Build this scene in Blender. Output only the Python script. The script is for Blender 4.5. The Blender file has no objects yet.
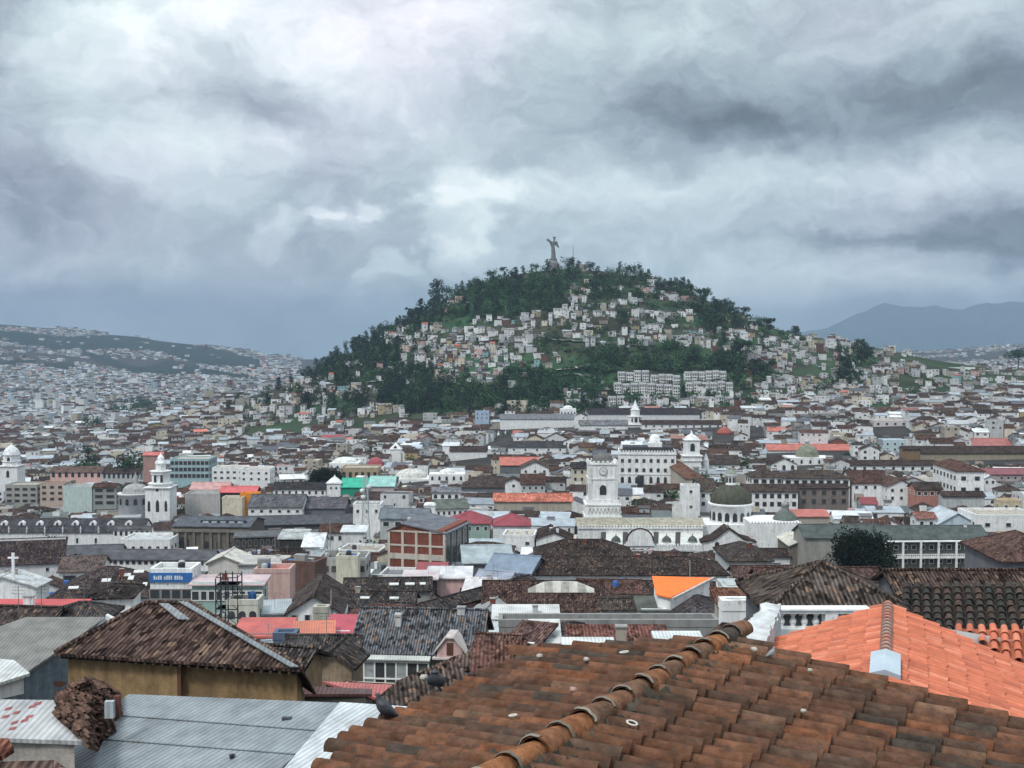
# settings
EXPOSURE = 0.45
ZENITH = 2.7
SKYGAIN = 1.12
HAZE = 0.00008
HAZECOL = (.45,.61,.78,1)
N_GEN = 260; N_HILL = 290; N_TREE = 240
import bpy, math, random
import numpy as np
from mathutils import Vector, Matrix
random.seed(7); RNG = np.random.RandomState(7)
S = bpy.context.scene; COL = S.collection
F = 1150.0; TH = math.atan(39/1150.0); CT, ST = math.cos(TH), math.sin(TH)
R_ = math.radians

# ---------------------------------------------------------------- camera geometry helpers (metres, camera at the origin looking +Y)
def P(px, row, D):
    u = (px-512)/F; t = (384-row)/F; fw = CT+t*ST
    return Vector((u/fw*D, D, (t*CT-ST)/fw*D))
def proj(x, y, z):
    dep = y*CT-z*ST
    if dep < .1: dep = .1
    return 512+F*x/dep, 384-F*(y*ST+z*CT)/dep

# ---------------------------------------------------------------- value noise
_T = RNG.rand(256, 256)
def vnoise(x, y):
    x = np.asarray(x, float); y = np.asarray(y, float)
    xi = np.floor(x).astype(int); yi = np.floor(y).astype(int); fx = x-xi; fy = y-yi
    fx = fx*fx*(3-2*fx); fy = fy*fy*(3-2*fy)
    g = lambda a, b: _T[a & 255, b & 255]
    return (g(xi, yi)*(1-fx)+g(xi+1, yi)*fx)*(1-fy)+(g(xi, yi+1)*(1-fx)+g(xi+1, yi+1)*fx)*fy
def fbm(x, y, o=4):
    s = 0; a = .5
    for k in range(o):
        s = s+a*(vnoise(x*2**k+17*k, y*2**k+31*k)-.5); a *= .5
    return s

# ---------------------------------------------------------------- terrain
DT = np.array([-60, 15, 60, 130, 200, 265, 380, 520, 950, 1500, 1800, 2000, 3000, 3600, 4200, 4800, 5400, 6500, 16000], float)
COLS = [
 (-500, [-14,-14,-24,-45,-57,-66,-82,-90,-100,-106,-108,-108,-100,-60, 20, 95, 140, 100,-300]),
 (   0, [-14,-14,-24,-45,-56,-64,-79,-87,-100,-108,-111,-112,-105,-84,-18, 54, 104, 50,-300]),
 ( 150, [-14,-14,-24,-45,-55,-62,-76,-84,-98,-106,-110,-112,-106,-95,-70,-15, 38,-40,-300]),
 ( 290, [-14,-14,-24,-45,-53,-60,-73,-76,-88,-100,-106,-110,-106,-100,-90,-78,-68,-120,-300]),
 ( 512, [-14,-14,-24,-45,-52,-58,-70,-67,-64,-66,-80,-90,-106,-106,-106,-106,-106,-130,-300]),
 ( 760, [-14,-14,-24,-45,-52,-58,-68,-65,-57,-45,-60,-70,-96,-96,-96,-90,-90,-100,-280]),
 ( 900, [-14,-14,-24,-45,-52,-57,-66,-63,-53,-40,-56,-66,-80,-76,-68,-50,-36,-60,-200]),
 (1024, [-14,-14,-24,-45,-52,-57,-66,-62,-50,-32,-50,-56,-60,-52,-40,-20,  4,-20,-20]),
 (1500, [-14,-14,-24,-45,-52,-57,-66,-60,-44,-18,-40,-50,-50,-30,-10, 30, 60, 40, 40]),
]
_PX = np.array([c[0] for c in COLS], float); _Z = np.array([c[1] for c in COLS], float)
def zbase(x, y):
    x = np.asarray(x, float); y = np.asarray(y, float); yy = np.maximum(y, 12.0)
    px = np.clip(512+F*x/yy, -499.9, 1499.9)
    vals = np.array([np.interp(y, DT, _Z[k]) for k in range(len(COLS))])
    k = np.clip(np.searchsorted(_PX, px)-1, 0, len(COLS)-2); t = (px-_PX[k])/(_PX[k+1]-_PX[k])
    v0 = np.take_along_axis(vals, k[None, ...], 0)[0]; v1 = np.take_along_axis(vals, (k+1)[None, ...], 0)[0]
    z = v0*(1-t)+v1*t
    amp = np.clip((y-1300)/3000, 0, 1)*22
    return z+amp*fbm(x/420, y/420, 4)*2
CR = [(60,412),(150,409),(215,405),(260,394),(300,381),(330,364),(360,348),(400,328),(440,303),(480,284),(520,274),(555,269),(600,271),(640,277),(680,288),(720,307),(760,325),(800,335),(840,341),(880,349),(920,358),(960,365),(1024,373),(1200,382)]
_cx = np.array([(c[0]-512)/F*1350 for c in CR]); _cz = np.array([P(c[0], c[1], 1350)[2] for c in CR])
def hillz(x, y):
    x = np.asarray(x, float); y = np.asarray(y, float)
    b = zbase(x, y)
    c = np.interp(x, _cx, _cz)
    t = np.clip((y-925)/(1350-925), 0, 1)
    s = .55*t+.45*np.sin(t*math.pi/2)**1.6
    tb = np.clip((y-1350)/500, 0, 1); s = s*(1-tb*tb*(3-2*tb))
    h = np.maximum(c-b, 0)
    edge = np.clip((x+480)/120, 0, 1)
    n = fbm(x/90, y/90, 4)*16*np.clip(h/60, 0, 1)*np.sin(np.clip(s, 0, 1)*math.pi)**.7
    return b+h*s*edge+n
def zg(x, y):
    x = float(x); y = float(y)
    return float(hillz(np.array([x]), np.array([y]))[0]) if 900 < y < 1880 else float(zbase(np.array([x]), np.array([y]))[0])
def hill_hit(px, row, y0=880, y1=1500, st=3.0):
    ys = np.arange(y0, y1, st); d = P(px, row, 1.0)
    xs = d[0]*ys; zs = d[2]*ys
    hz = np.where(ys > 900, hillz(xs, ys), zbase(xs, ys))
    k = np.nonzero(hz >= zs)[0]
    if len(k) == 0: return None
    k = k[0]; return Vector((xs[k], ys[k], hz[k]))
_ys = np.concatenate([np.arange(40, 400, 1.0), np.arange(400, 1500, 3.0)])
def solveD(px, row, h):
    d = P(px, row, 1.0)
    g = zbase(d[0]*_ys, _ys)+h
    k = np.nonzero(d[2]*_ys <= g)[0]
    # first crossing from above: the ray dips under the roof level
    return float(_ys[k[0]]) if len(k) else 900.0

# ---------------------------------------------------------------- mesh builder
class MB:
    def __init__(s): s.v = []; s.f = []; s.m = []; s.c = []; s.sm = []
    def face(s, pts, col, mat=0, smooth=False):
        n = len(s.v); s.v.extend([tuple(p) for p in pts]); s.f.append(tuple(range(n, n+len(pts)))); s.m.append(mat); s.c.append(col); s.sm.append(smooth)
    def grid(s, rows, col, mat=0, smooth=True, closed=False, colf=None):
        n = len(s.v); W = len(rows[0])
        for r in rows: s.v.extend([tuple(p) for p in r])
        for j in range(len(rows)-1):
            for i in range(W if closed else W-1):
                a = n+j*W+i; b = n+j*W+(i+1) % W
                s.f.append((a, b, b+W, a+W)); s.m.append(mat); s.c.append(colf(i, j) if colf else col); s.sm.append(smooth)
    def box(s, x0, x1, y0, y1, z0, z1, col, mat=0, bottom=False, topcol=None, topmat=None):
        a = [(x0,y0),(x1,y0),(x1,y1),(x0,y1)]
        for i in range(4):
            p = a[i]; q = a[(i+1) % 4]
            s.face([(p[0],p[1],z0),(q[0],q[1],z0),(q[0],q[1],z1),(p[0],p[1],z1)], col, mat)
        s.face([(p[0],p[1],z1) for p in a], topcol or col, mat if topmat is None else topmat)
        if bottom: s.face([(p[0],p[1],z0) for p in reversed(a)], col, mat)
    def prism(s, pts, off, col, mat=0):
        """polygon pts extruded by the vector off"""
        off = Vector(off); a = [Vector(p) for p in pts]; b = [p+off for p in a]
        s.face(a, col, mat); s.face(list(reversed(b)), col, mat)
        for i in range(len(a)):
            j = (i+1) % len(a); s.face([a[j], a[i], b[i], b[j]], col, mat)
    def lathe(s, cx, cy, prof, col, mat=0, seg=16, smooth=True, rot=0, sx=1, sy=1, colf=None):
        rows = [[(cx+sx*r*math.cos(rot+2*math.pi*i/seg), cy+sy*r*math.sin(rot+2*math.pi*i/seg), z) for i in range(seg)] for r, z in prof]
        s.grid(rows, col, mat, smooth, True, colf)
        if prof[-1][0] > .02: s.face(rows[-1], col, mat)
    def tube(s, a, b, r, col, mat=0, seg=6, r2=None):
        a = Vector(a); b = Vector(b); d = (b-a).normalized(); u = d.orthogonal().normalized(); w = d.cross(u); r2 = r if r2 is None else r2
        rows = [[p+(u*math.cos(2*math.pi*i/seg)+w*math.sin(2*math.pi*i/seg))*q for i in range(seg)] for p, q in ((a, r), (b, r2))]
        s.grid(rows, col, mat, True, True); s.face(list(reversed(rows[0])), col, mat); s.face(rows[1], col, mat)
    def build(s, name, mats, parent=None, loc=(0,0,0)):
        if not isinstance(mats, (list, tuple)): mats = [mats]
        me = bpy.data.meshes.new(name)
        V = np.array(s.v, np.float64)-np.array(loc); n = np.array([len(f) for f in s.f]); L = np.concatenate([np.array(f) for f in s.f]) if s.f else np.zeros(0, int)
        st = np.concatenate([[0], np.cumsum(n)[:-1]])
        me.vertices.add(len(V)); me.vertices.foreach_set('co', V.astype(np.float32).ravel())
        me.loops.add(len(L)); me.loops.foreach_set('vertex_index', L.astype(np.int32))
        me.polygons.add(len(n)); me.polygons.foreach_set('loop_start', st.astype(np.int32)); me.polygons.foreach_set('loop_total', n.astype(np.int32))
        me.polygons.foreach_set('material_index', np.array(s.m, np.int32)); me.polygons.foreach_set('use_smooth', np.array(s.sm, bool))
        # metric uv: u along the contour, v down the slope
        a = V[L[st]]; b = V[L[st+1]]; c = V[L[st+2]]
        N = np.cross(b-a, c-a); N /= np.maximum(np.linalg.norm(N, axis=1), 1e-9)[:, None]
        T = np.stack([-N[:, 1], N[:, 0], 0*N[:, 0]], 1); ln = np.linalg.norm(T, axis=1)
        T = np.where(ln[:, None] > .03, T/np.maximum(ln, 1e-6)[:, None], np.array([1., 0, 0])); B = np.cross(N, T)
        Tl = np.repeat(T, n, 0); Bl = np.repeat(B, n, 0); W = V[L]+np.array(loc)*0
        uv = np.stack([(W*Tl).sum(1), (W*Bl).sum(1)], 1)
        ul = me.uv_layers.new(name='uv'); ul.data.foreach_set('uv', uv.astype(np.float32).ravel())
        ca = me.color_attributes.new('col', 'FLOAT_COLOR', 'CORNER')
        C = np.ones((len(n), 4), np.float32); C[:, :3] = np.array([x[:3] for x in s.c]); ca.data.foreach_set('color', np.repeat(C, n, 0).ravel())
        for m in mats: me.materials.append(m)
        me.update(calc_edges=True); me.validate()
        o = bpy.data.objects.new(name, me); COL.objects.link(o)
        if parent is not None: o.parent = parent
        else: o.location = loc
        return o
def tag(o, label=None, cat=None, group=None, kind=None):
    if label: o['label'] = label
    if cat: o['category'] = cat
    if group: o['group'] = group
    if kind: o['kind'] = kind
    return o
def thing(name, label, cat, loc=(0,0,0), rz=0, group=None):
    o = bpy.data.objects.new(name, None); COL.objects.link(o); o.location = loc; o.rotation_euler = (0,0,rz)
    return tag(o, label, cat, group)
def child(proto, name, parent, loc=(0,0,0), rz=0, sc=(1,1,1)):
    c = proto.copy() if hasattr(proto, 'copy') and isinstance(proto, bpy.types.Object) else bpy.data.objects.new(name, proto)
    c.name = name; COL.objects.link(c); c.parent = parent; c.location = loc; c.rotation_euler = (0,0,rz); c.scale = sc; return c

# ---------------------------------------------------------------- materials (all procedural, tinted by the mesh colour attribute)
def mat(name, rough=.85, var=(.72,1.1), scale=.6, streak=0, stripes=0, spl=0, bump=0, spec=.3, metal=0, speck=None, tilemix=0, trans=0):
    m = bpy.data.materials.new(name); m.use_nodes = True; nt = m.node_tree; N = nt.nodes; L = nt.links
    bs = N['Principled BSDF']; bs.inputs['Roughness'].default_value = rough; bs.inputs['Specular IOR Level'].default_value = spec; bs.inputs['Metallic'].default_value = metal
    at = N.new('ShaderNodeAttribute'); at.attribute_name = 'col'; cur = at.outputs['Color']
    tc = N.new('ShaderNodeTexCoord'); geo = N.new('ShaderNodeNewGeometry'); pos = geo.outputs['Position']
    def noise(vec, sc, det=4, r=.6):
        n = N.new('ShaderNodeTexNoise'); n.inputs['Scale'].default_value = sc; n.inputs['Detail'].default_value = det; n.inputs['Roughness'].default_value = r
        L.new(vec, n.inputs['Vector']); return n.outputs['Fac']
    def mrange(v, a, b, c, d):
        r = N.new('ShaderNodeMapRange'); L.new(v, r.inputs[0])
        for k, x in enumerate((a, b, c, d)): r.inputs[k+1].default_value = x
        return r.outputs[0]
    def mul(c, v):
        x = N.new('ShaderNodeMix'); x.data_type = 'RGBA'; x.blend_type = 'MULTIPLY'; x.inputs[0].default_value = 1; L.new(c, x.inputs[6]); L.new(v, x.inputs[7]); return x.outputs[2]
    def mixc(f, c, col):
        x = N.new('ShaderNodeMix'); x.data_type = 'RGBA'; L.new(f, x.inputs[0]); L.new(c, x.inputs[6]); x.inputs[7].default_value = (*col, 1); return x.outputs[2]
    cur = mul(cur, mrange(noise(pos, scale), .3, .7, var[0], var[1]))
    hgt = None
    if streak:
        mp = N.new('ShaderNodeMapping'); mp.inputs['Scale'].default_value = (1.6,1.6,.16); L.new(pos, mp.inputs['Vector'])
        cur = mul(cur, mrange(noise(mp.outputs[0], 1.0, 5, .7), .42, .72, 1, 1-streak))
    if tilemix:
        mp = N.new('ShaderNodeMapping'); mp.inputs['Scale'].default_value = (4.2,2.4,1); L.new(tc.outputs['UV'], mp.inputs['Vector'])
        vo = N.new('ShaderNodeTexVoronoi'); vo.inputs['Scale'].default_value = 1; L.new(mp.outputs[0], vo.inputs['Vector'])
        sp = N.new('ShaderNodeSeparateColor'); L.new(vo.outputs['Color'], sp.inputs[0])
        cur = mul(cur, mrange(sp.outputs[0], 0, 1, 1-tilemix, 1+tilemix*1.3))
        cur = mixc(mrange(sp.outputs[1], .86, .95, 0, tilemix), cur, (.26,.17,.12))
    if stripes:
        w = N.new('ShaderNodeTexWave'); w.wave_type = 'BANDS'; w.bands_direction = 'X'; w.inputs['Scale'].default_value = stripes; w.inputs['Distortion'].default_value = .4
        L.new(tc.outputs['UV'], w.inputs['Vector']); hgt = w.outputs['Fac']
        cur = mul(cur, mrange(hgt, 0, 1, 1-spl, 1))
    if speck:
        cur = mixc(mrange(noise(pos, speck[0], 5, .75), speck[1], speck[1]+.08, 0, speck[3]), cur, speck[2])
    L.new(cur, bs.inputs['Base Color'])
    if bump:
        bp = N.new('ShaderNodeBump'); bp.inputs['Strength'].default_value = bump; bp.inputs['Distance'].default_value = .05
        L.new(hgt if hgt is not None else noise(pos, 9, 5), bp.inputs['Height']); L.new(bp.outputs[0], bs.inputs['Normal'])
    m.cycles.emission_sampling = 'NONE'
    return m
M = dict(
 plaster=mat('plaster', .9, (.86,1.06), .5, streak=.32, spec=.1, speck=(.9,.58,(.17,.15,.125),.6)),
 rough=mat('rough_plaster', .95, (.6,1.12), 1.6, streak=.35, speck=(2.2,.6,(.12,.1,.09),.6), bump=.6),
 tile=mat('old_roof_tiles', .95, (.5,1.4), .35, stripes=.63*2, spl=.5, tilemix=.6, spec=.04, speck=(.25,.6,(.05,.047,.044),.6)),
 tilen=mat('weathered_barrel_tiles', .95, (.55,1.3), .5, stripes=.63*2, spl=.65, tilemix=.75, bump=.8, spec=.04),
 metal=mat('corrugated_metal', .5, (.62,1.12), .4, stripes=1.3, spl=.28, bump=.3, spec=.4, speck=(.7,.64,(.2,.16,.14),.45)),
 metaln=mat('ribbed_metal', .5, (.62,1.15), .9, stripes=1.25, spl=.3, bump=.5, spec=.4, streak=0, speck=(.8,.6,(.2,.2,.19),.5)),
 flat=mat('flat_roof', .9, (.55,1.15), .5, spec=.08, speck=(1.1,.56,(.06,.06,.06),.6)),
 plain=mat('painted', .6, (.85,1.08), 1.2),
 glass=mat('window_glass', .12, (.6,1.2), 1.5, spec=.6),
 dome=mat('dome_cladding', .75, (.6,1.3), .7, speck=(1.0,.6,(.14,.15,.08),.6)),
 leaf=mat('foliage', .8, (.5,1.6), .08, spec=.05),
 leafn=mat('near_foliage', .8, (.6,1.4), .9, spec=.05),
 bark=mat('bark', .95, (.6,1.2), 3),
 clay=mat('clay_tiles', .9, (.5,1.3), 7, speck=(12,.55,(.05,.044,.036),.7), bump=.6, spec=.06),
 clayo=mat('orange_clay_tiles', .75, (.8,1.12), 3, speck=(5,.6,(.3,.09,.05),.6), bump=.3, spec=.1),
 ground=mat('city_ground', .95, spec=.03, var=(.6,1.3), scale=.05, speck=(.3,.55,(.05,.048,.045),.6)),
 _g=mat('city_ground_b', .95, (.6,1.3), .05, speck=(.3,.55,(.07,.068,.065),.6)),
 hill=mat('hill_grass', .95, (.55,1.5), .02, speck=(.05,.56,(.02,.035,.02),.8), spec=.03),
 masonry=mat('masonry', .92, (.7,1.12), .8, streak=.3, speck=(1.3,.62,(.13,.11,.1),.4)),
 feather=mat('feathers', .55, (.7,1.3), 30, spec=.4),
)
# colours
W=(.8,.81,.8); W2=(.68,.69,.69); CRM=(.62,.56,.45); GW=(.48,.5,.5); OC=(.33,.2,.085); BRK=(.2,.062,.042); TAN=(.3,.235,.17); PINK=(.62,.42,.4)
STO=(.2,.175,.165); MINT=(.5,.59,.57); BGE=(.42,.38,.32); CONC=(.3,.3,.29)
DB=(.046,.034,.031); BR=(.07,.04,.033); BK=(.03,.03,.034); SL=(.08,.084,.1); OR=(.75,.17,.045); CO=(.5,.14,.10); RD=(.33,.045,.055)
SV=(.38,.43,.47); PW=(.66,.69,.7); GN=(.085,.105,.1); EM=(.02,.42,.27); AQ=(.4,.62,.6); GRY=(.16,.168,.18)

# ---------------------------------------------------------------- windows (shared meshes, width 1 x height 1, centred, facing -y)
def window_mesh(name, frame, arch=False):
    b = MB(); o = .5; i = .40
    for a in ((-o,-i,-o,o), (i,o,-o,o), (-i,i,i,o), (-i,i,-o,-i)):
        b.box(a[0], a[1], -.10, .03, a[2], a[3], frame, 0, True)
    b.face([(-i,-.03,-i),(i,-.03,-i),(i,-.03,i),(-i,-.03,i)], (.035,.042,.05), 1)
    ob = b.build(name, [M['plain'], M['glass']]); me = ob.data; bpy.data.objects.remove(ob); return me
WIN = {'w': window_mesh('window', (.6,.6,.58)), 'd': window_mesh('window', (.12,.09,.07)), 's': window_mesh('window', (.22,.2,.19))}
def arch_mesh():
    b = MB(); pts = [(-.5,-.5),(.5,-.5)]+[(.5*math.cos(t), .12+.38*math.sin(t)) for t in np.linspace(0, math.pi, 9)]
    b.prism([(x,-.06,z) for x, z in pts], (0,.08,0), (.04,.042,.048), 0)
    ob = b.build('arched_window', [M['glass']]); me = ob.data; bpy.data.objects.remove(ob); return me
ARCH = arch_mesh()

GUARD = []      # screen boxes kept free of filler houses: px0, px1, top row, bottom row, distance
FOOT = []       # footprints: x, y, cos, sin, half width, half depth
def guard(px0, px1, r0, r1, D): GUARD.append((px0, px1, r0, r1, D))
def foot(x, y, yaw, hw, hd): FOOT.append((x, y, math.cos(yaw), math.sin(yaw), hw, hd))
def free(x, y, mar):
    for fx, fy, c, s, hw, hd in FOOT:
        dx = x-fx; dy = y-fy
        if abs(dx) > hw+hd+mar+5 or abs(dy) > hw+hd+mar+5: continue
        if abs(dx*c+dy*s) < hw+mar and abs(-dx*s+dy*c) < hd+mar: return False
    return True

def roof_mesh(b, w, d, H, rt, rh, rc, wc, ov=.5, rm=0, wm=1, th=.22):
    """roof over a w x d box, local x centred, y from 0 to d, eave at H; rm/wm material slots"""
    x0, x1, y0, y1 = -w/2-ov, w/2+ov, -ov, d+ov; e = H-.12
    if rt == 'flat':
        t = .35; hh = .7
        b.face([(-w/2+t,t,H+.06),(w/2-t,t,H+.06),(w/2-t,d-t,H+.06),(-w/2+t,d-t,H+.06)], rc, rm)
        for a in ((-w/2-.05,w/2+.05,-.05,t),(-w/2-.05,w/2+.05,d-t,d+.05),(-w/2-.05,-w/2+t,t,d-t),(w/2-t,w/2+.05,t,d-t)):
            b.box(*a, H, H+hh, wc, wm, True)
        return H+hh
    if rt == 'shed':
        b.prism([(x0,y0,e),(x1,y0,e),(x1,y1,e+rh),(x0,y1,e+rh)], (0,0,-th), rc, rm)
        for sx in (-w/2, w/2): b.face([(sx,0,H),(sx,d,H),(sx,d,H+rh-.3)] if rh > .6 else [(sx,0,H),(sx,d,H),(sx,d,H+.1)], wc, wm)
        if rh > .6: b.face([(-w/2,d,H),(w/2,d,H),(w/2,d,H+rh-.3),(-w/2,d,H+rh-.3)], wc, wm)
        return H+rh
    if rt == 'gable':
        ym = d/2
        b.prism([(x0,y0,e),(x1,y0,e),(x1,ym,e+rh),(x0,ym,e+rh)], (0,0,-th), rc, rm)
        b.prism([(x1,y1,e),(x0,y1,e),(x0,ym,e+rh),(x1,ym,e+rh)], (0,0,-th), rc, rm)
        k = rh*ym/(ym+ov)
        for sx in (-w/2, w/2): b.face([(sx,0,H),(sx,d,H),(sx,ym,H+k-.2)], wc, wm)
        b.tube((x0,ym,e+rh+.03),(x1,ym,e+rh+.03), .14, tuple(min(1,c*1.25) for c in rc), rm)
        return H+rh
    if rt == 'gablef':
        b.prism([(x0,y0,e),(0,y0,e+rh),(0,y1,e+rh),(x0,y1,e)], (0,0,-th), rc, rm)
        b.prism([(0,y0,e+rh),(x1,y0,e),(x1,y1,e),(0,y1,e+rh)], (0,0,-th), rc, rm)
        k = rh*(w/2)/(w/2+ov)
        for sy in (0, d): b.face([(-w/2,sy,H),(w/2,sy,H),(0,sy,H+k-.2)], wc, wm)
        b.tube((0,y0,e+rh+.03),(0,y1,e+rh+.03), .14, tuple(min(1,c*1.25) for c in rc), rm)
        return H+rh
    # hip
    r = min(w, d)/2
    if w >= d: A = (x0+r+ov, d/2); B = (x1-r-ov, d/2)
    else: A = (0, y0+r+ov); B = (0, y1-r-ov)
    ra = (A[0],A[1],e+rh); rb = (B[0],B[1],e+rh); c = [(x0,y0,e),(x1,y0,e),(x1,y1,e),(x0,y1,e)]
    if w >= d: fs = [[c[0],c[1],rb,ra],[c[1],c[2],rb],[c[2],c[3],ra,rb],[c[3],c[0],ra]]
    else: fs = [[c[0],c[1],ra],[c[1],c[2],rb,ra],[c[2],c[3],rb],[c[3],c[0],ra,rb]]
    for f in fs: b.face(f, rc, rm)
    for i in range(4):
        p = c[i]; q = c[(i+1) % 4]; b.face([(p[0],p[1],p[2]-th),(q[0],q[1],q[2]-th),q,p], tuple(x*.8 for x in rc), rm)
    b.face([(p[0],p[1],p[2]-th) for p in reversed(c)], rc, rm)
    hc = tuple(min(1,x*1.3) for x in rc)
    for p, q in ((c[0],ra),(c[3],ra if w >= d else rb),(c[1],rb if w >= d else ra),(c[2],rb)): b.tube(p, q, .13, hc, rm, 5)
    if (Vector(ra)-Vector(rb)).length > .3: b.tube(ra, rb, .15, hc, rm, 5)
    return H+rh

ALLB = []
def bld(name, label, cat, px0, px1, er, rr, h=7, yaw=0, roof='hip', wc=W, rc=DB, win=None, D=None, d=None, rh=None, rm='tile', wm='plaster', wk='w', vb=None, group=None, pitch=.5, sidewin=True, zb=None, g=True):
    """building placed by its front eave: pixel columns px0..px1, eave row er, ridge row rr"""
    pc = (px0+px1)/2
    if D is None: D = solveD(pc, er, h)
    e = P(pc, er, D); yaw = R_(yaw); w = (px1-px0)*D/F/max(.35, math.cos(yaw))
    gz = (zg(e.x, e.y)-1.0) if zb is None else zb
    if d is None:
        d = 6
        if roof == 'gablef': d = w*1.3; rh = rh or w/2*pitch
        elif roof == 'flat': d = w*.8
        else:
            for k in range(200):
                dd = 4+k*.4; y = D+(dd/2 if roof != 'shed' else dd); hh = rh if rh else pitch*(min(dd, w)/2 if roof == 'hip' else dd/2) if roof != 'shed' else (rh or .2*dd)
                if proj(e.x, y, e.z+hh)[1] <= rr: break
            d = dd
        d = min(d, 60)
    if rh is None: rh = {'flat': 0, 'shed': .2*d, 'gable': pitch*d/2, 'gablef': pitch*w/2, 'hip': pitch*min(d, w)/2}[roof]
    H = e.z-gz
    root = thing(name, label, cat, (e.x, e.y, gz), yaw, group)
    b = MB(); b.box(-w/2, w/2, 0, d, 0, H, wc)
    if roof == 'gablef':
        pass
    b.build('wall', M[wm], root)
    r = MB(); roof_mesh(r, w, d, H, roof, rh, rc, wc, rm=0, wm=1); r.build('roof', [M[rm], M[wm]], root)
    if win:
        nr, nc = win[0], win[1]; ww = win[2] if len(win) > 2 else min(1.3, w/nc*.5); wh = win[3] if len(win) > 3 else 1.5; sp = win[4] if len(win) > 4 else 3.0; top = win[5] if len(win) > 5 else 1.7
        for i in range(nr):
            z = H-top-sp*i
            if z < 1: break
            for j in range(nc):
                child(WIN[wk] if not isinstance(wk, bpy.types.Mesh) else wk, 'window', root, (-w/2+w*(j+.5)/nc, -.01, z), 0, (ww, 1, wh))
            va = math.atan2(e.x, e.y)+yaw
            if sidewin and abs(va) > .12:
                ns = max(1, int(d/4)); sx = -w/2 if va > 0 else w/2
                for j in range(min(ns, 8)):
                    child(WIN[wk] if not isinstance(wk, bpy.types.Mesh) else wk, 'window', root, (sx+(-.01 if sx < 0 else .01), d*(j+.5)/ns, z), (-math.pi/2 if sx < 0 else math.pi/2), (ww, 1, wh))
    c, s = math.cos(yaw), math.sin(yaw)
    foot(e.x-s*d/2, e.y+c*d/2, yaw, w/2, d/2)
    if g: guard(px0, px1, rr, vb if vb else er+8, D-2)
    if roof == 'flat' and D < 340 and cat != 'terrace' and w > 4:
        rs = random.Random(int(px0*7+er))
        for k in range(rs.randint(2, 5)):
            m_ = MB(); x = rs.uniform(-w/2+1, w/2-1); y = rs.uniform(1, max(1.5, d-1)); q = rs.random()
            if q < .35: m_.lathe(x, y, [(.5,H),(.55,H+1.1),(.45,H+1.35),(.12,H+1.45)], rs.choice(((.03,.09,.25),(.04,.04,.045),(.4,.42,.42))), 0, 12); nm = 'water_tank'
            elif q < .7: a_ = rs.uniform(.6, 1.5); m_.box(x-a_, x+a_, y-a_*.7, y+a_*.7, H, H+rs.uniform(.8, 2.2), rs.choice((W2, CONC, BGE, GW, BRK))); m_.box(x-a_-.15, x+a_+.15, y-a_*.7-.15, y+a_*.7+.15, H+2.2, H+2.3, GRY) if False else None; nm = 'roof_room'
            elif q < .85: m_.tube((x,y,H), (x,y,H+2.4), .04, (.25,.25,.25), 0, 4); m_.tube((x-.5,y,H+2.2), (x+.5,y,H+2.2), .03, (.25,.25,.25), 0, 4); nm = 'antenna'
            else: m_.box(x-1, x+1, y-.5, y+.5, H, H+.6, rs.choice(((.1,.2,.4),(.3,.08,.07),(.4,.4,.38)))); nm = 'roof_crate'
            m_.build(nm, M['plaster'], root)
    if roof != 'flat' and D < 300 and w > 4 and d > 3:
        rs = random.Random(int(px0*3+er))
        for k in range(rs.choice((0,1,1,2))):
            m_ = MB(); x = rs.uniform(-w/2+1, w/2-1) if roof in ('gable','shed') else rs.uniform(-w*.15, w*.15); y = d*rs.uniform(.3,.5); zz = H+rh*(.75 if roof != 'shed' else y/d)-.3
            if rs.random() < .45: m_.box(x-.35, x+.35, y-.3, y+.3, zz-.6, zz+1.2, rs.choice((W2, BGE, BRK, GW))); m_.box(x-.42, x+.42, y-.37, y+.37, zz+1.2, zz+1.32, CONC); nm = 'chimney'
            else:
                m_.tube((x,y,zz-.5), (x,y,zz+2.4), .035, (.2,.2,.2), 0, 4); nm = 'antenna'
                for q_ in (1.7,2.0,2.3): m_.tube((x-.6,y,zz+q_), (x+.6,y,zz+q_), .02, (.2,.2,.2), 0, 3)
            m_.build(nm, M['plaster'], root)
    ALLB.append((root, pc, (er+rr)/2, D))
    return dict(root=root, w=w, d=d, H=H, rh=rh, D=D, e=e, yaw=yaw, s=D/F)

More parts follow.
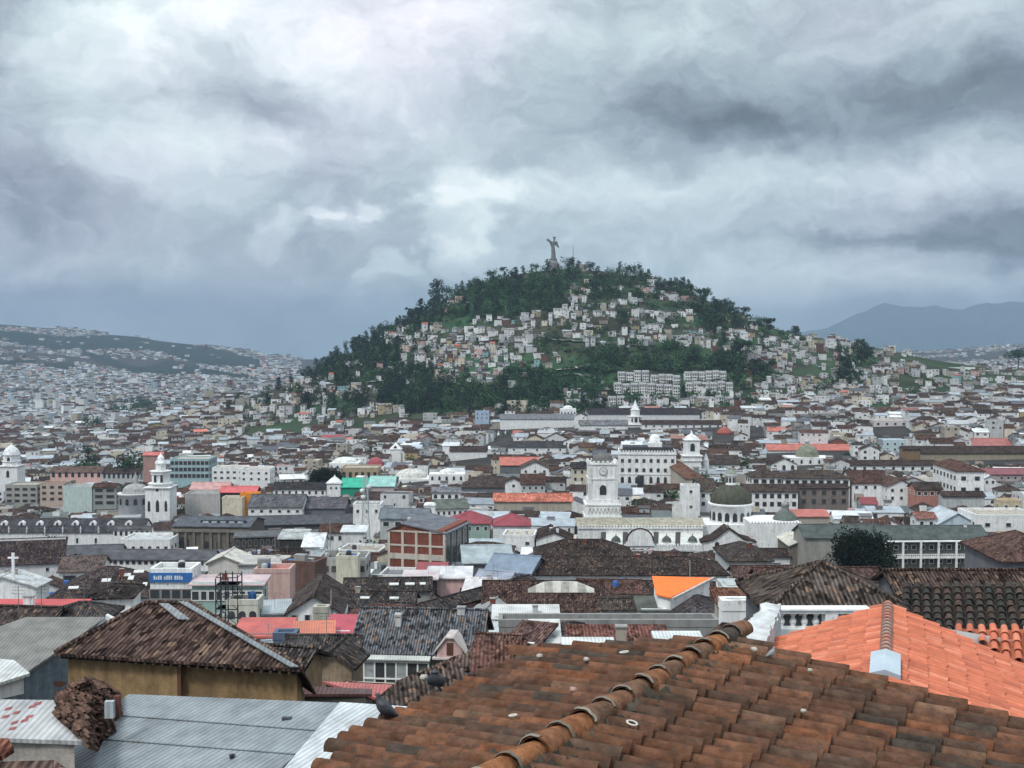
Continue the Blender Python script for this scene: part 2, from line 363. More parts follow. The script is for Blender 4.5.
def on_plane(px, row, pl):
    c, a, b = pl; d = P(px, row, 1.0)     # z = c + a*y + b*x
    t = c/(d[2]-a-b*d[0]); return d*t
def slab(name, label, cat, pts, D, a=.25, b=0, th=.15, rc=GRY, wc=W2, rm='metal', wm='plaster', wall=True, drop=None, extra=None, part='roof', inset=.35, g=True, zb=None, group=None):
    """a pitched roof whose corners stand at given pixels on one plane z = c + a*y + b*x, on walls down to the ground"""
    p0 = P(pts[0][0], pts[0][1], D); pl = (p0.z-a*p0.y-b*p0.x, a, b)
    W_ = [on_plane(x, y, pl) for x, y in pts]; cen = sum(W_, Vector())/len(W_)
    gz = (zg(cen.x, cen.y)-1) if zb is None else zb
    root = thing(name, label, cat, (cen.x, cen.y, gz), 0, group); lo = root.location
    m = MB(); m.prism(W_, (0,0,-th), rc); m.build(part, M[rm], root, lo)
    if wall:
        m = MB(); ins = [p+(cen-p).normalized()*inset for p in W_]
        for i in range(len(ins)):
            p = ins[i]; q = ins[(i+1) % len(ins)]; zb2 = gz if drop is None else min(p.z, q.z)-drop
            m.face([(p.x,p.y,zb2),(q.x,q.y,zb2),(q.x,q.y,q.z-th),(p.x,p.y,p.z-th)], wc)
        m.build('wall', M[wm], root, lo)
    xs = [p[0] for p in pts]; ys = [p[1] for p in pts]
    rad = max((p-cen).length for p in W_)
    foot(cen.x, cen.y, 0, max(abs(p.x-cen.x) for p in W_), max(abs(p.y-cen.y) for p in W_))
    if g: guard(min(xs), max(xs), min(ys), max(ys), D-8)
    ALLB.append((root, sum(xs)/len(xs), sum(ys)/len(ys), D))
    return dict(root=root, W=W_, pl=pl, loc=lo)
# ================================================================= SETTING
cam = bpy.data.cameras.new('camera'); co = bpy.data.objects.new('camera', cam); COL.objects.link(co)
cam.lens = 36*F/1024; cam.sensor_width = 36; cam.clip_start = .1; cam.clip_end = 40000
co.rotation_euler = (math.pi/2-TH, 0, 0); S.camera = co
S.view_settings.view_transform = 'Standard'; S.view_settings.look = 'None'; S.view_settings.gamma = 1; S.view_settings.exposure = EXPOSURE
S.cycles.max_bounces = 4; S.cycles.diffuse_bounces = 2; S.cycles.glossy_bounces = 2; S.cycles.transmission_bounces = 2; S.cycles.volume_bounces = 0
S.cycles.use_adaptive_sampling = True; S.cycles.adaptive_threshold = .02
try: S.cycles.use_denoising = True
except Exception: pass

SUN_EL, SUN_AZ = R_(52), R_(-140)      # azimuth measured from +Y towards +X
sun = bpy.data.lights.new('sun', 'SUN'); sun.energy = 1.7; sun.angle = R_(11); sun.color = (1, .96, .9)
so = bpy.data.objects.new('sun', sun); COL.objects.link(so)
sd = Vector((math.sin(SUN_AZ)*math.cos(SUN_EL), math.cos(SUN_AZ)*math.cos(SUN_EL), math.sin(SUN_EL)))
so.rotation_euler = sd.to_track_quat('Z', 'Y').to_euler()

# ---- world: Nishita sky behind a procedural overcast deck (all in world directions)
w = bpy.data.worlds.new('World'); S.world = w; w.use_nodes = True; nt = w.node_tree; N = nt.nodes; L = nt.links; N.clear()
out = N.new('ShaderNodeOutputWorld'); sky = N.new('ShaderNodeTexSky'); sky.sky_type = 'NISHITA'; sky.sun_disc = False
sky.sun_elevation = SUN_EL; sky.sun_rotation = SUN_AZ; sky.altitude = 2800
b1 = N.new('ShaderNodeBackground'); b1.inputs[1].default_value = .08; L.new(sky.outputs[0], b1.inputs[0])
tc = N.new('ShaderNodeTexCoord'); sx = N.new('ShaderNodeSeparateXYZ'); L.new(tc.outputs['Generated'], sx.inputs[0])
def mth(op, a, b=None, c=None):
    n = N.new('ShaderNodeMath'); n.operation = op
    for k, v in enumerate((a, b, c)):
        if v is None: continue
        if isinstance(v, (int, float)): n.inputs[k].default_value = v
        else: L.new(v, n.inputs[k])
    return n.outputs[0]
az = mth('ARCTAN2', sx.outputs[0], sx.outputs[1]); el = mth('ARCSINE', sx.outputs[2])
cv = N.new('ShaderNodeCombineXYZ'); L.new(az, cv.inputs[0]); L.new(el, cv.inputs[1])
def nz(vec, scale, det, rough, dist=0, st=(1,1,1), off=(0,0,0)):
    mp = N.new('ShaderNodeMapping'); mp.inputs['Scale'].default_value = st; mp.inputs['Location'].default_value = off; L.new(vec, mp.inputs['Vector'])
    n = N.new('ShaderNodeTexNoise'); n.inputs['Scale'].default_value = scale; n.inputs['Detail'].default_value = det; n.inputs['Roughness'].default_value = rough; n.inputs['Distortion'].default_value = dist
    L.new(mp.outputs[0], n.inputs['Vector']); return n
def vm(op, a, b):
    n = N.new('ShaderNodeVectorMath'); n.operation = op
    for k, v in enumerate((a, b)):
        if isinstance(v, tuple): n.inputs[k].default_value = v
        else: L.new(v, n.inputs[k])
    return n
# domain warp: soft large billows and small curls
w1 = nz(cv.outputs[0], 6, 3, .55, 0, (1,1.6,1)); w2 = nz(cv.outputs[0], 22, 4, .6, 0, (1,1.3,1), (3,1,2))
a1 = vm('MULTIPLY', vm('SUBTRACT', w1.outputs['Color'], (.5,.5,.5)).outputs[0], (.14,.08,0)); a2 = vm('MULTIPLY', vm('SUBTRACT', w2.outputs['Color'], (.5,.5,.5)).outputs[0], (.06,.04,0))
q = vm('ADD', vm('ADD', cv.outputs[0], a1.outputs[0]).outputs[0], a2.outputs[0]).outputs[0]
# (px, row, rx, ry, amount): bright and dark masses of the cloud deck, kept as directions
BL = [(300,10,230,90,.16),(420,30,110,55,.05),(170,60,110,60,.10),(340,95,80,50,.06),(200,170,110,60,.18),(110,60,60,40,.10),(40,30,110,60,-.06),(255,105,80,34,-.13),(30,205,110,60,-.12),(150,235,150,30,-.05),
      (286,240,24,22,.15),(345,232,38,18,.11),(320,226,18,9,.12),(376,214,22,12,.16),(395,275,20,15,.13),(400,215,60,24,-.06),(330,190,120,20,-.05),
      (470,186,52,26,.20),(440,205,26,18,.14),(455,228,40,34,.17),(440,262,26,20,.09),(540,190,60,26,.11),(600,215,90,50,.08),(545,240,90,50,.07),(500,262,60,30,.05),
      (60,265,170,26,-.01),(240,275,120,26,.0),(60,305,220,24,-.12),(60,215,90,30,-.08),(300,320,110,28,-.13),(440,120,130,50,.05),(560,80,90,70,-.03),
      (660,110,100,50,-.10),(860,118,230,44,-.20),(1000,100,170,50,-.12),(730,140,90,24,-.10),(760,190,150,22,.08),(960,185,130,26,.08),(700,215,90,30,.05),
      (1000,241,130,17,-.22),(880,246,120,9,-.12),(800,242,70,6,-.05),(980,225,60,12,-.07),(650,270,110,34,.08),(800,283,150,26,.18),(960,272,110,14,.06),(880,25,260,45,.0),(1010,30,90,40,.03),
      (700,30,140,30,-.03),(640,190,60,30,.03),(920,322,190,30,-.16),(330,60,50,40,.05),(150,20,60,40,.08),(230,20,50,30,.08)]
acc = None
for (bx, by, rx, ry, am) in BL:
    cx = (bx-512)/F; cy = (345-by)/F
    d = vm('MULTIPLY', vm('SUBTRACT', q, (cx, cy, 0)).outputs[0], (F/rx/1.55, F/ry/1.55, 0))
    ln = N.new('ShaderNodeVectorMath'); ln.operation = 'LENGTH'; L.new(d.outputs[0], ln.inputs[0])
    mr = N.new('ShaderNodeMapRange'); mr.interpolation_type = 'SMOOTHERSTEP'; L.new(ln.outputs['Value'], mr.inputs[0])
    for k, x in enumerate((.3 if rx < 62 else 0, .85 if rx < 62 else 1, am, 0)): mr.inputs[k+1].default_value = x
    acc = mr.outputs[0] if acc is None else mth('ADD', acc, mr.outputs[0])
t1 = nz(q, 7, 6, .58, 0, (1,2.2,1), (1.3,.2,0)); t2 = nz(q, 26, 6, .62, .3, (1,1.5,1), (.4,2.2,0)); t4 = nz(q, 70, 5, .6, 0, (1,1.3,1), (2,.2,1)); t3 = nz(q, 3, 3, .5, 0, (1,1.8,1), (7,2,0))
tx = mth('ADD', mth('MULTIPLY', mth('SUBTRACT', t1.outputs['Fac'], .5), .36), mth('MULTIPLY', mth('SUBTRACT', t2.outputs['Fac'], .5), .26))
tx = mth('ADD', tx, mth('MULTIPLY', mth('SUBTRACT', t4.outputs['Fac'], .5), .09))
tx = mth('ADD', tx, mth('MULTIPLY', mth('SUBTRACT', t3.outputs['Fac'], .5), .25))
base = N.new('ShaderNodeMapRange'); L.new(el, base.inputs[0])
for k, x in enumerate((0.0, .30, .57, .62)): base.inputs[k+1].default_value = x
val = mth('MULTIPLY_ADD', mth('ADD', mth('ADD', base.outputs[0], acc), tx), 1.38, -.235)
rp = N.new('ShaderNodeValToRGB'); L.new(val, rp.inputs[0]); e = rp.color_ramp.elements
def srgb(r, g, b): return tuple(((c/255)/12.92 if c/255 < .04045 else ((c/255+.055)/1.055)**2.4) for c in (r, g, b))+(1,)
stops = [(.12,(86,92,99)),(.28,(110,117,126)),(.42,(135,143,153)),(.56,(158,167,174)),(.72,(185,194,199)),(.88,(210,216,218)),(1,(226,229,229))]
e[0].position = stops[0][0]; e[0].color = srgb(*stops[0][1]); e[1].position = 1; e[1].color = srgb(*stops[-1][1])
for p_, c_ in stops[1:-1]:
    x = e.new(p_); x.color = srgb(*c_)
# warm / violet drift of hue across the deck
hue = N.new('ShaderNodeMix'); hue.data_type = 'RGBA'; hue.blend_type = 'MULTIPLY'; hv = nz(cv.outputs[0], 4.5, 3, .5, 0, (1,1.4,1), (5,5,5))
hr = N.new('ShaderNodeValToRGB'); L.new(hv.outputs['Fac'], hr.inputs[0]); hr.color_ramp.elements[0].position = .38; hr.color_ramp.elements[0].color = (.95,1.0,.985,1); hr.color_ramp.elements[1].position = .64; hr.color_ramp.elements[1].color = (1.06,1.0,1.05,1)
hue.inputs[0].default_value = 1; L.new(rp.outputs[0], hue.inputs[6]); L.new(hr.outputs[0], hue.inputs[7])
# the deck is brighter overhead, as an overcast sky is
zen = N.new('ShaderNodeMapRange'); L.new(el, zen.inputs[0])
for k, x in enumerate((.34, 1.1, 1.0, ZENITH)): zen.inputs[k+1].default_value = x
# towards the horizon the deck thins to blue-grey distance
hz = N.new('ShaderNodeMapRange'); L.new(el, hz.inputs[0])
for k, x in enumerate((-.01, .07, .62, 0)): hz.inputs[k+1].default_value = x
low = N.new('ShaderNodeMix'); low.data_type = 'RGBA'; L.new(hz.outputs[0], low.inputs[0]); L.new(hue.outputs[2], low.inputs[6]); low.inputs[7].default_value = srgb(96,119,136)
b2 = N.new('ShaderNodeBackground'); L.new(low.outputs[2], b2.inputs[0]); L.new(mth('MULTIPLY', zen.outputs[0], SKYGAIN), b2.inputs[1])
ms = N.new('ShaderNodeMixShader'); ms.inputs[0].default_value = .94; L.new(b1.outputs[0], ms.inputs[1]); L.new(b2.outputs[0], ms.inputs[2]); L.new(ms.outputs[0], out.inputs[0])
w.cycles.sampling_method = 'MANUAL'; w.cycles.sample_map_resolution = 512

# ---- ground sheet, polar rings so near and far are equally fine
def sheet(name, rows, colf, m, kind='structure'):
    V = np.array(rows); H_, W_ = V.shape[:2]; me = bpy.data.meshes.new(name)
    me.vertices.add(H_*W_); me.vertices.foreach_set('co', V.reshape(-1, 3).astype(np.float32).ravel())
    i, j = np.meshgrid(np.arange(W_-1), np.arange(H_-1)); a = (j*W_+i).ravel(); q_ = np.stack([a, a+1, a+W_+1, a+W_], 1)
    me.loops.add(q_.size); me.loops.foreach_set('vertex_index', q_.astype(np.int32).ravel())
    me.polygons.add(len(q_)); me.polygons.foreach_set('loop_start', np.arange(len(q_), dtype=np.int32)*4); me.polygons.foreach_set('loop_total', np.full(len(q_), 4, np.int32)); me.polygons.foreach_set('use_smooth', np.ones(len(q_), bool))
    ca = me.color_attributes.new('col', 'FLOAT_COLOR', 'POINT'); C = np.ones((H_*W_, 4), np.float32); C[:, :3] = colf(V.reshape(-1, 3)); ca.data.foreach_set('color', C.ravel())
    me.materials.append(m); me.update(calc_edges=True)
    o = bpy.data.objects.new(name, me); COL.objects.link(o); o['kind'] = kind; return o
# dark wooded belts on the far left slopes, as (px,row) polylines with half heights
BELTS = [[(-60,322,6),(0,336,7),(60,344,7),(110,343,8),(150,341,10),(190,352,10),(230,361,8),(262,365,5)], [(80,352,3),(110,362,4),(140,372,4),(170,368,8),(205,372,4),(250,378,2)], [(-40,366,3),(30,362,2),(62,368,3),(75,366,2)]]
def in_belt(px, row):
    for bl in BELTS:
        xs = [p[0] for p in bl]
        if xs[0] < px < xs[-1] and abs(row-np.interp(px, xs, [p[1] for p in bl])) < np.interp(px, xs, [p[2] for p in bl]): return True
    return False
rr_ = np.concatenate([[2], np.geomspace(12, 15000, 420)]); aa = np.radians(np.linspace(-58, 58, 420))
GX = rr_[:, None]*np.sin(aa)[None]; GY = rr_[:, None]*np.cos(aa)[None]
GZ = zbase(GX, GY)
def gcol(V):
    c = np.tile(np.array([.05,.047,.045]), (len(V), 1)); dep = np.maximum(V[:, 1]*CT-V[:, 2]*ST, 1)
    px = 512+F*V[:, 0]/dep; row = 384-F*(V[:, 1]*ST+V[:, 2]*CT)/dep; far = V[:, 1] > 2600
    for bl in BELTS:
        xs = [p[0] for p in bl]; m_ = far & (px > xs[0]) & (px < xs[-1]) & (np.abs(row-np.interp(px, xs, [p[1] for p in bl])) < np.interp(px, xs, [p[2] for p in bl]))
        c[m_] = (.016,.028,.024)
    k = (V[:, 1] > 1250) & ~far; c[k] = (.05,.055,.055)
    return c
sheet('ground', np.stack([GX, GY, GZ], -1), gcol, M['ground'])
# ---- Panecillo hill
hx = np.linspace(-640, 760, 240); hy = np.linspace(905, 1875, 190); HX, HY = np.meshgrid(hx, hy)
HZ = hillz(HX, HY)+.25
ed = np.minimum(np.minimum((HX+640)/60, (760-HX)/60), np.minimum((HY-905)/20, (1875-HY)/60)); HZ = HZ-np.clip(1-ed, 0, 1)*6
def hcol(V):
    n = fbm(V[:, 0]/60, V[:, 1]/60, 4); g = np.array([.026,.066,.03]); d_ = np.array([.05,.052,.034]); t = np.clip(n*2.5+.4, 0, 1)[:, None]
    return g*t+d_*(1-t)*.8
sheet('hill', np.stack([HX, HY, HZ], -1), hcol, M['hill'])
# ---- far mountain range under the cloud, right
MC = [(560,362),(700,350),(760,338),(800,331),(830,326),(850,318),(866,312),(884,303),(900,309),(930,307),(960,313),(985,304),(1010,300),(1050,306),(1110,292),(1200,300),(1320,330)]
mx = np.linspace(-300, 12500, 220); my = np.linspace(11000, 16000, 50); MX, MY = np.meshgrid(mx, my)
cr = np.interp(512+F*MX/13500, [c[0] for c in MC], [float(P(0, c[1], 13500)[2]) for c in MC])+fbm(MX/600, MY/600, 5)*260
tt = np.clip((MY-11000)/2500, 0, 1); bk = np.clip((MY-13500)/2500, 0, 1)
MZ = -120+(cr+120)*(tt**.8)*(1-bk)+fbm(MX/300, MY/900, 5)*160*np.sin(np.clip(tt, 0, 1)*math.pi)
sheet('mountains', np.stack([MX, MY, MZ], -1), lambda V: np.tile(np.array([.05,.07,.085]), (len(V), 1)), M['hill'])
# ---- air
b = MB(); b.box(-16000, 16500, -60, 17000, -320, 600, (1,1,1), 0, True)
hm = bpy.data.materials.new('air'); hm.use_nodes = True; nn = hm.node_tree.nodes; nn.clear(); o_ = nn.new('ShaderNodeOutputMaterial'); pv = nn.new('ShaderNodeVolumePrincipled')
pv.inputs['Color'].default_value = HAZECOL; pv.inputs['Density'].default_value = HAZE; pv.inputs['Anisotropy'].default_value = 0.0; hm.node_tree.links.new(pv.outputs[0], o_.inputs['Volume'])
if HAZE > 0: tag(b.build('haze', hm), kind='stuff')

# ---- paths across the hill
def path(pts, wd, col):
    P3 = []
    for k in range(len(pts)-1):
        for t in np.linspace(0, 1, 12, endpoint=(k == len(pts)-2)):
            h_ = hill_hit(pts[k][0]*(1-t)+pts[k+1][0]*t, pts[k][1]*(1-t)+pts[k+1][1]*t)
            if h_ is not None: P3.append(h_)
    if len(P3) < 3: return
    rows = []
    for k, p in enumerate(P3):
        q0 = P3[max(0, k-1)]; q1 = P3[min(len(P3)-1, k+1)]; d_ = Vector((q1.x-q0.x, q1.y-q0.y, 0)).normalized() if (q1-q0).length > .1 else Vector((1,0,0)); n_ = Vector((-d_.y, d_.x, 0))*wd/2
        rows.append([(p.x+n_.x, p.y+n_.y, p.z+1.6), (p.x-n_.x, p.y-n_.y, p.z+1.2)])
    b = MB(); b.grid(rows, col, 0, False); tag(b.build('path', M['flat']), kind='structure')
path([(556,372),(572,370),(588,368),(602,369)], 9, (.42,.43,.42)); path([(470,344),(505,340),(545,341),(590,344),(640,347)], 5, (.25,.25,.24))
path([(618,365),(660,362),(700,361),(736,358)], 5, (.22,.2,.18)); path([(500,380),(545,377),(585,377),(600,381),(607,392)], 4, (.3,.31,.28)); path([(365,384),(385,382),(398,381)], 6, (.35,.36,.34))
# ================================================================= VEGETATION
def leaf_arrays(rng, clumps, n, size, dome=.6):
    """leaf faces spread over the skins of several clump balls -> V (n,4,3), C (n,3 tint)"""
    cl = rng.randint(0, len(clumps), n); c = np.array([k[:3] for k in clumps])[cl]; r = np.array([k[3] for k in clumps])[cl]
    d = rng.randn(n, 3); d /= np.linalg.norm(d, axis=1)[:, None]; rad = r*(rng.rand(n)**.35)
    p = c+d*rad[:, None]*np.array([1,1,dome+.3])
    nrm = d+rng.randn(n, 3)*.6; nrm /= np.linalg.norm(nrm, axis=1)[:, None]
    t = np.cross(nrm, rng.randn(n, 3)); t /= np.linalg.norm(t, axis=1)[:, None]; u = np.cross(nrm, t)
    s = (size*(.6+.8*rng.rand(n)))[:, None]
    V = np.stack([p-t*s-u*s*.6, p+t*s-u*s*.5, p+t*s*.8+u*s*.6, p-t*s*.7+u*s*.7], 1)
    tint = (.6+.8*np.array([k[4] for k in clumps])[cl])*(.8+.4*rng.rand(n))
    return V, tint
def leaf_mesh(name, V, tint, col, m):
    n = len(V); me = bpy.data.meshes.new(name); me.vertices.add(n*4); me.vertices.foreach_set('co', V.reshape(-1).astype(np.float32))
    me.loops.add(n*4); me.loops.foreach_set('vertex_index', np.arange(n*4, dtype=np.int32)); me.polygons.add(n)
    me.polygons.foreach_set('loop_start', np.arange(n, dtype=np.int32)*4); me.polygons.foreach_set('loop_total', np.full(n, 4, np.int32))
    ca = me.color_attributes.new('col', 'FLOAT_COLOR', 'CORNER'); C = np.ones((n, 4), np.float32)
    C[:, :3] = (np.array(col)[None]*tint[:, None]) if np.ndim(col) == 1 else col*tint[:, None]
    ca.data.foreach_set('color', np.repeat(C, 4, 0).ravel()); me.materials.append(m); me.update(calc_edges=True); return me
def clumps(rng, kind):
    k = []
    if kind == 'round':
        for i in range(14):
            a = rng.rand()*6.28; rr = .34*rng.rand()**.5; k.append((rr*math.cos(a), rr*math.sin(a), .42+.38*rng.rand(), .14+.12*rng.rand(), rng.rand()))
        k.append((0,0,.6,.3,.4))
    elif kind == 'tall':     # eucalyptus / cypress: narrow, uneven
        for i in range(11):
            z = .22+.72*i/10; rr = .13*(1-.5*z); a = rng.rand()*6.28; k.append((rr*math.cos(a), rr*math.sin(a), z, .07+.09*(1-z)+.04*rng.rand(), rng.rand()))
    else:                    # spreading pine
        for i in range(9):
            a = rng.rand()*6.28; rr = .36*rng.rand()**.5; k.append((rr*math.cos(a), rr*math.sin(a), .62+.28*rng.rand(), .10+.09*rng.rand(), rng.rand()))
    return k
def trunk_mesh(name, kind, rng):
    b = MB(); top = .75 if kind != 'tall' else .9; px_, py_ = 0, 0; rows = []
    for j in range(6):
        z = top*j/5; r = .035*(1-.75*j/5)+.004; rows.append([(px_+r*math.cos(t), py_+r*math.sin(t), z) for t in np.linspace(0, 6.283, 7)[:-1]]); px_ += rng.randn()*.012; py_ += rng.randn()*.012
    b.grid(rows, (.09,.07,.055), 0, True, True)
    if kind != 'tall':
        for j in range(5):
            a = rng.rand()*6.28; b.tube((0,0,.3+.08*j), (.28*math.cos(a), .28*math.sin(a), .55+.07*j), .014, (.09,.07,.055), 0, 5, .005)
    o = b.build(name, M['bark']); me = o.data; bpy.data.objects.remove(o); return me
TREEP = {}
_r = np.random.RandomState(3)
for kind in ('round', 'tall', 'pine'):
    TREEP[kind] = []
    for v in range(3):
        V, t = leaf_arrays(_r, clumps(_r, kind), 520, .028 if kind != 'tall' else .022)
        TREEP[kind].append((leaf_mesh('crown', V, t, {'round': (.026,.055,.026), 'tall': (.018,.036,.024), 'pine': (.022,.043,.025)}[kind], M['leaf']), trunk_mesh('trunk', kind, _r)))
V, t = leaf_arrays(_r, clumps(_r, 'round')+clumps(_r, 'round'), 14000, .0135); BIGC = leaf_mesh('crown', V, t, (.009,.015,.010), M['leafn'])
TREES = []
def tree(x, y, z, h, kind, label, group=None, w=1.0, big=False):
    r = thing('tree' if kind != 'tall' else 'tall_tree', label, 'tree', (x, y, z-.3), random.random()*6.28, group)
    c, t = random.choice(TREEP[kind])
    if big: c = BIGC
    child(c, 'crown', r, (0,0,0), 0, (h*w, h*w, h)); child(t, 'trunk', r, (0,0,0), 0, (h*.8, h*.8, h)); TREES.append(r); return r
def ptree(px, base, h_px, D, kind, label, w=1.0, big=False):
    p = P(px, base, D); g = zg(p.x, p.y); H = h_px*D/F+max(0, p.z-g)*.999
    return tree(p.x, p.y, min(g, p.z), H if p.z-g < H*1.2 else H, kind, label, None, w, big)
ptree(863, 569, 45, 262, 'round', 'big dark round tree in front of the long white balcony school', .98, True)
ptree(326, 492, 28, 560, 'round', 'broad dark tree beside the small white tower and green sheet roof', 1.15, True)
ptree(133, 474, 28, 700, 'round', 'tall dark tree left of the white spired bell tower', .85)
ptree(178, 515, 13, 520, 'round', 'small round dark tree beside the base of the spired bell tower', 1.1)
ptree(48, 548, 16, 440, 'round', 'dark tree with pale top against the long white church wall', 1.0)
ptree(82, 577, 24, 300, 'tall', 'dark conical tree before the row of small square windows', 1.5)
ptree(112, 551, 8, 400, 'round', 'low dark bush tree on the roofline left of the stone church', 1.6)
ptree(80, 471, 14, 720, 'round', 'wide low tree behind the pink arcaded building', 1.8)
ptree(90, 462, 16, 780, 'tall', 'slim dark tree rising behind the pink arcaded building', 1.6)
ptree(48, 449, 8, 1050, 'round', 'small round tree among distant roofs at far left', 1.6)
ptree(93, 423, 9, 1350, 'round', 'lone dark tree in the distant flat city', 1.2)
ptree(107, 438, 14, 1150, 'round', 'round dark tree beside a pale roof in the flat city', 1.0)
ptree(880, 500, 26, 520, 'round', 'dark tree beside the white gabled villa', .9)
ptree(850, 503, 36, 500, 'tall', 'tall dark tree between the stone block and the villa', 1.4)
ptree(870, 458, 9, 640, 'round', 'spreading tree behind the white arcaded school', 1.6)
ptree(918, 508, 14, 470, 'round', 'dark bushy tree right of the white gabled villa', 1.2)
ptree(965, 465, 13, 640, 'round', 'dark tree against the long ochre garden wall', 1.2)
ptree(973, 466, 12, 645, 'round', 'rounder dark tree beside the ochre garden wall', 1.2)
ptree(848, 460, 10, 640, 'round', 'dark tree right of the mossy grey church dome', 1.4)
ptree(735, 472, 18, 560, 'round', 'dark tree right of the white square belfry', 1.6)
ptree(752, 470, 16, 570, 'round', 'dark garden tree behind the big mossy dome', 1.7)
ptree(725, 478, 14, 540, 'round', 'low dark garden tree left of the dome lantern', 1.5)
ptree(775, 466, 10, 600, 'round', 'small tree before the white domed church', 1.0)
ptree(362, 552, 14, 300, 'round', 'dark tree beside the brick panelled building', 1.3)
ptree(505, 440, 9, 840, 'round', 'dark tree by the twin towered white church', 1.2)
ptree(1018, 361, 14, 1480, 'pine', 'dark tree clump on the far right skyline', 1.5)
ptree(1005, 470, 8, 620, 'round', 'low dark hedge tree at the far right of the ochre wall', 2.0)

# ---- the hill: houses and trees are laid over it in zones given as (px0, px1, row0, row1, density)
HOUSEZ = [(236,400,414,426,.95),(300,388,388,399,.7),(318,400,402,414,.35),(225,300,402,418,.55),(388,408,320,338,1.0),(390,470,330,352,1.0),(400,500,350,372,1.1),(475,536,320,342,1.2),(505,536,342,371,1.1),(440,500,352,386,1.1),(292,360,380,398,1.0),(345,372,364,369,.5),(378,408,370,386,.8),
 (571,590,285,308,1.3),(598,622,290,300,1.0),(606,618,306,314,1.0),(621,643,299,307,1.0),(640,652,286,296,1.2),(655,664,283,291,1.2),(661,692,295,306,1.0),(633,697,313,342,.95),(536,557,316,329,1.2),
 (558,617,312,330,.8),(566,627,331,347,.8),(623,677,340,350,1.1),(686,752,335,355,1.1),(728,765,320,342,.8),(746,792,350,390,1.0),(765,930,330,410,1.15),(930,1024,374,412,1.0),(470,482,270,282,.3),(582,600,271,281,.3),
 (760,860,386,418,1.1),(436,470,300,312,.25),(566,606,392,408,.7),(690,720,356,362,.4),(540,560,348,372,.3),(225,300,392,420,.5),(700,770,396,414,.7),(610,700,404,414,.6),(470,530,376,388,.35)]
TREEZ = [(430,700,262,300,1.0),(438,560,285,320,.9),(300,440,322,378,1.3),(330,440,300,340,1.3),(380,560,374,416,.8),(225,400,386,420,.42),(300,400,376,412,.35),(590,745,345,374,.8),(700,770,295,340,1.0),(736,772,350,412,1.0),
 (780,815,335,350,.5),(838,872,352,394,1.3),(640,740,272,300,1.0),(536,606,348,400,.3),(600,735,400,414,.35),(500,560,340,352,.4),(560,700,300,345,.25),(500,620,405,418,.6),(815,850,380,396,.8),(870,915,395,402,.4)]
GRASSY = [(618,736,355,363),(555,606,366,374)]
HH = []        # hill houses: pos, w, d, h, yaw, cols, px, row
def hill_col():
    q = random.random()
    wc = W if q < .36 else W2 if q < .58 else CRM if q < .68 else BGE if q < .78 else PINK if q < .82 else (.18,.09,.07) if q < .86 else (.3,.48,.5) if q < .875 else (.45,.38,.24) if q < .90 else GW if q < .96 else CONC
    q = random.random(); rc = DB if q < .34 else BR if q < .56 else GRY if q < .76 else CONC if q < .90 else CO if q < .93 else SV
    return wc, rc
_seen = {}
for (x0, x1, r0, r1, den) in HOUSEZ:
    row = r0+1.5
    while row < r1+1:
        px = x0+random.uniform(-3, 3); slope = random.uniform(-.12, .12); yw = random.uniform(-.25, .25)
        while px < x1+2:
            wp = random.choice((3, 4, 4, 5, 6, 7, 9))*random.uniform(.8, 1.15)
            run = random.random() < (.86 if den > .9 else .6)*min(1, den+.15)
            rw = row+slope*(px-(x0+x1)/2)+random.uniform(-.8, .8)
            if run and r0-2 < rw < r1+2:
                h_ = hill_hit(px, rw)
                if h_ is not None and h_.y > 925 and not any(a < px < b and c < rw < d for a, b, c, d in GRASSY):
                    key = (int(h_.x/4), int(h_.y/7))
                    if key not in _seen:
                        for dx in (0, 1): _seen[(key[0]+dx, key[1])] = 1
                        wc, rc = hill_col(); k_ = random.uniform(.66, 1.05); wc = tuple(c_*k_ for c_ in wc); hgt = random.choice((2.8, 3.2, 4, 5.5, 6, 6.5, 8.5))
                        HH.append((h_, wp*h_.y/F, 4.5+random.random()*3.5, hgt, yw+random.uniform(-.08,.08), wc, rc, px, rw))
            px += wp*(1.02 if random.random() < .7 else random.uniform(1.3, 2.2))
        row += random.uniform(3.8, 5.6)
HT = []
for (x0, x1, r0, r1, den) in TREEZ:
    n = int((x1-x0)*(r1-r0)/17.0*den)
    for k in range(n):
        px = x0+random.random()*(x1-x0); row = r0+random.random()*(r1-r0)
        if any(a < px < b and c < row+2 < d for a, b, c, d in GRASSY): continue
        h_ = hill_hit(px, row)
        if h_ is None:
            continue
        key = (int(h_.x/4), int(h_.y/7))
        if (key in _seen or (key[0]+1, key[1]) in _seen or (key[0], key[1]+1) in _seen) and random.random() < .97: continue
        kind = 'tall' if (px < 450 and random.random() < .65) or random.random() < .22 else 'pine' if px > 690 and random.random() < .5 else 'round'
        HT.append((h_, random.uniform(8, 13) if kind == 'round' else random.uniform(11, 18), kind, px, row))
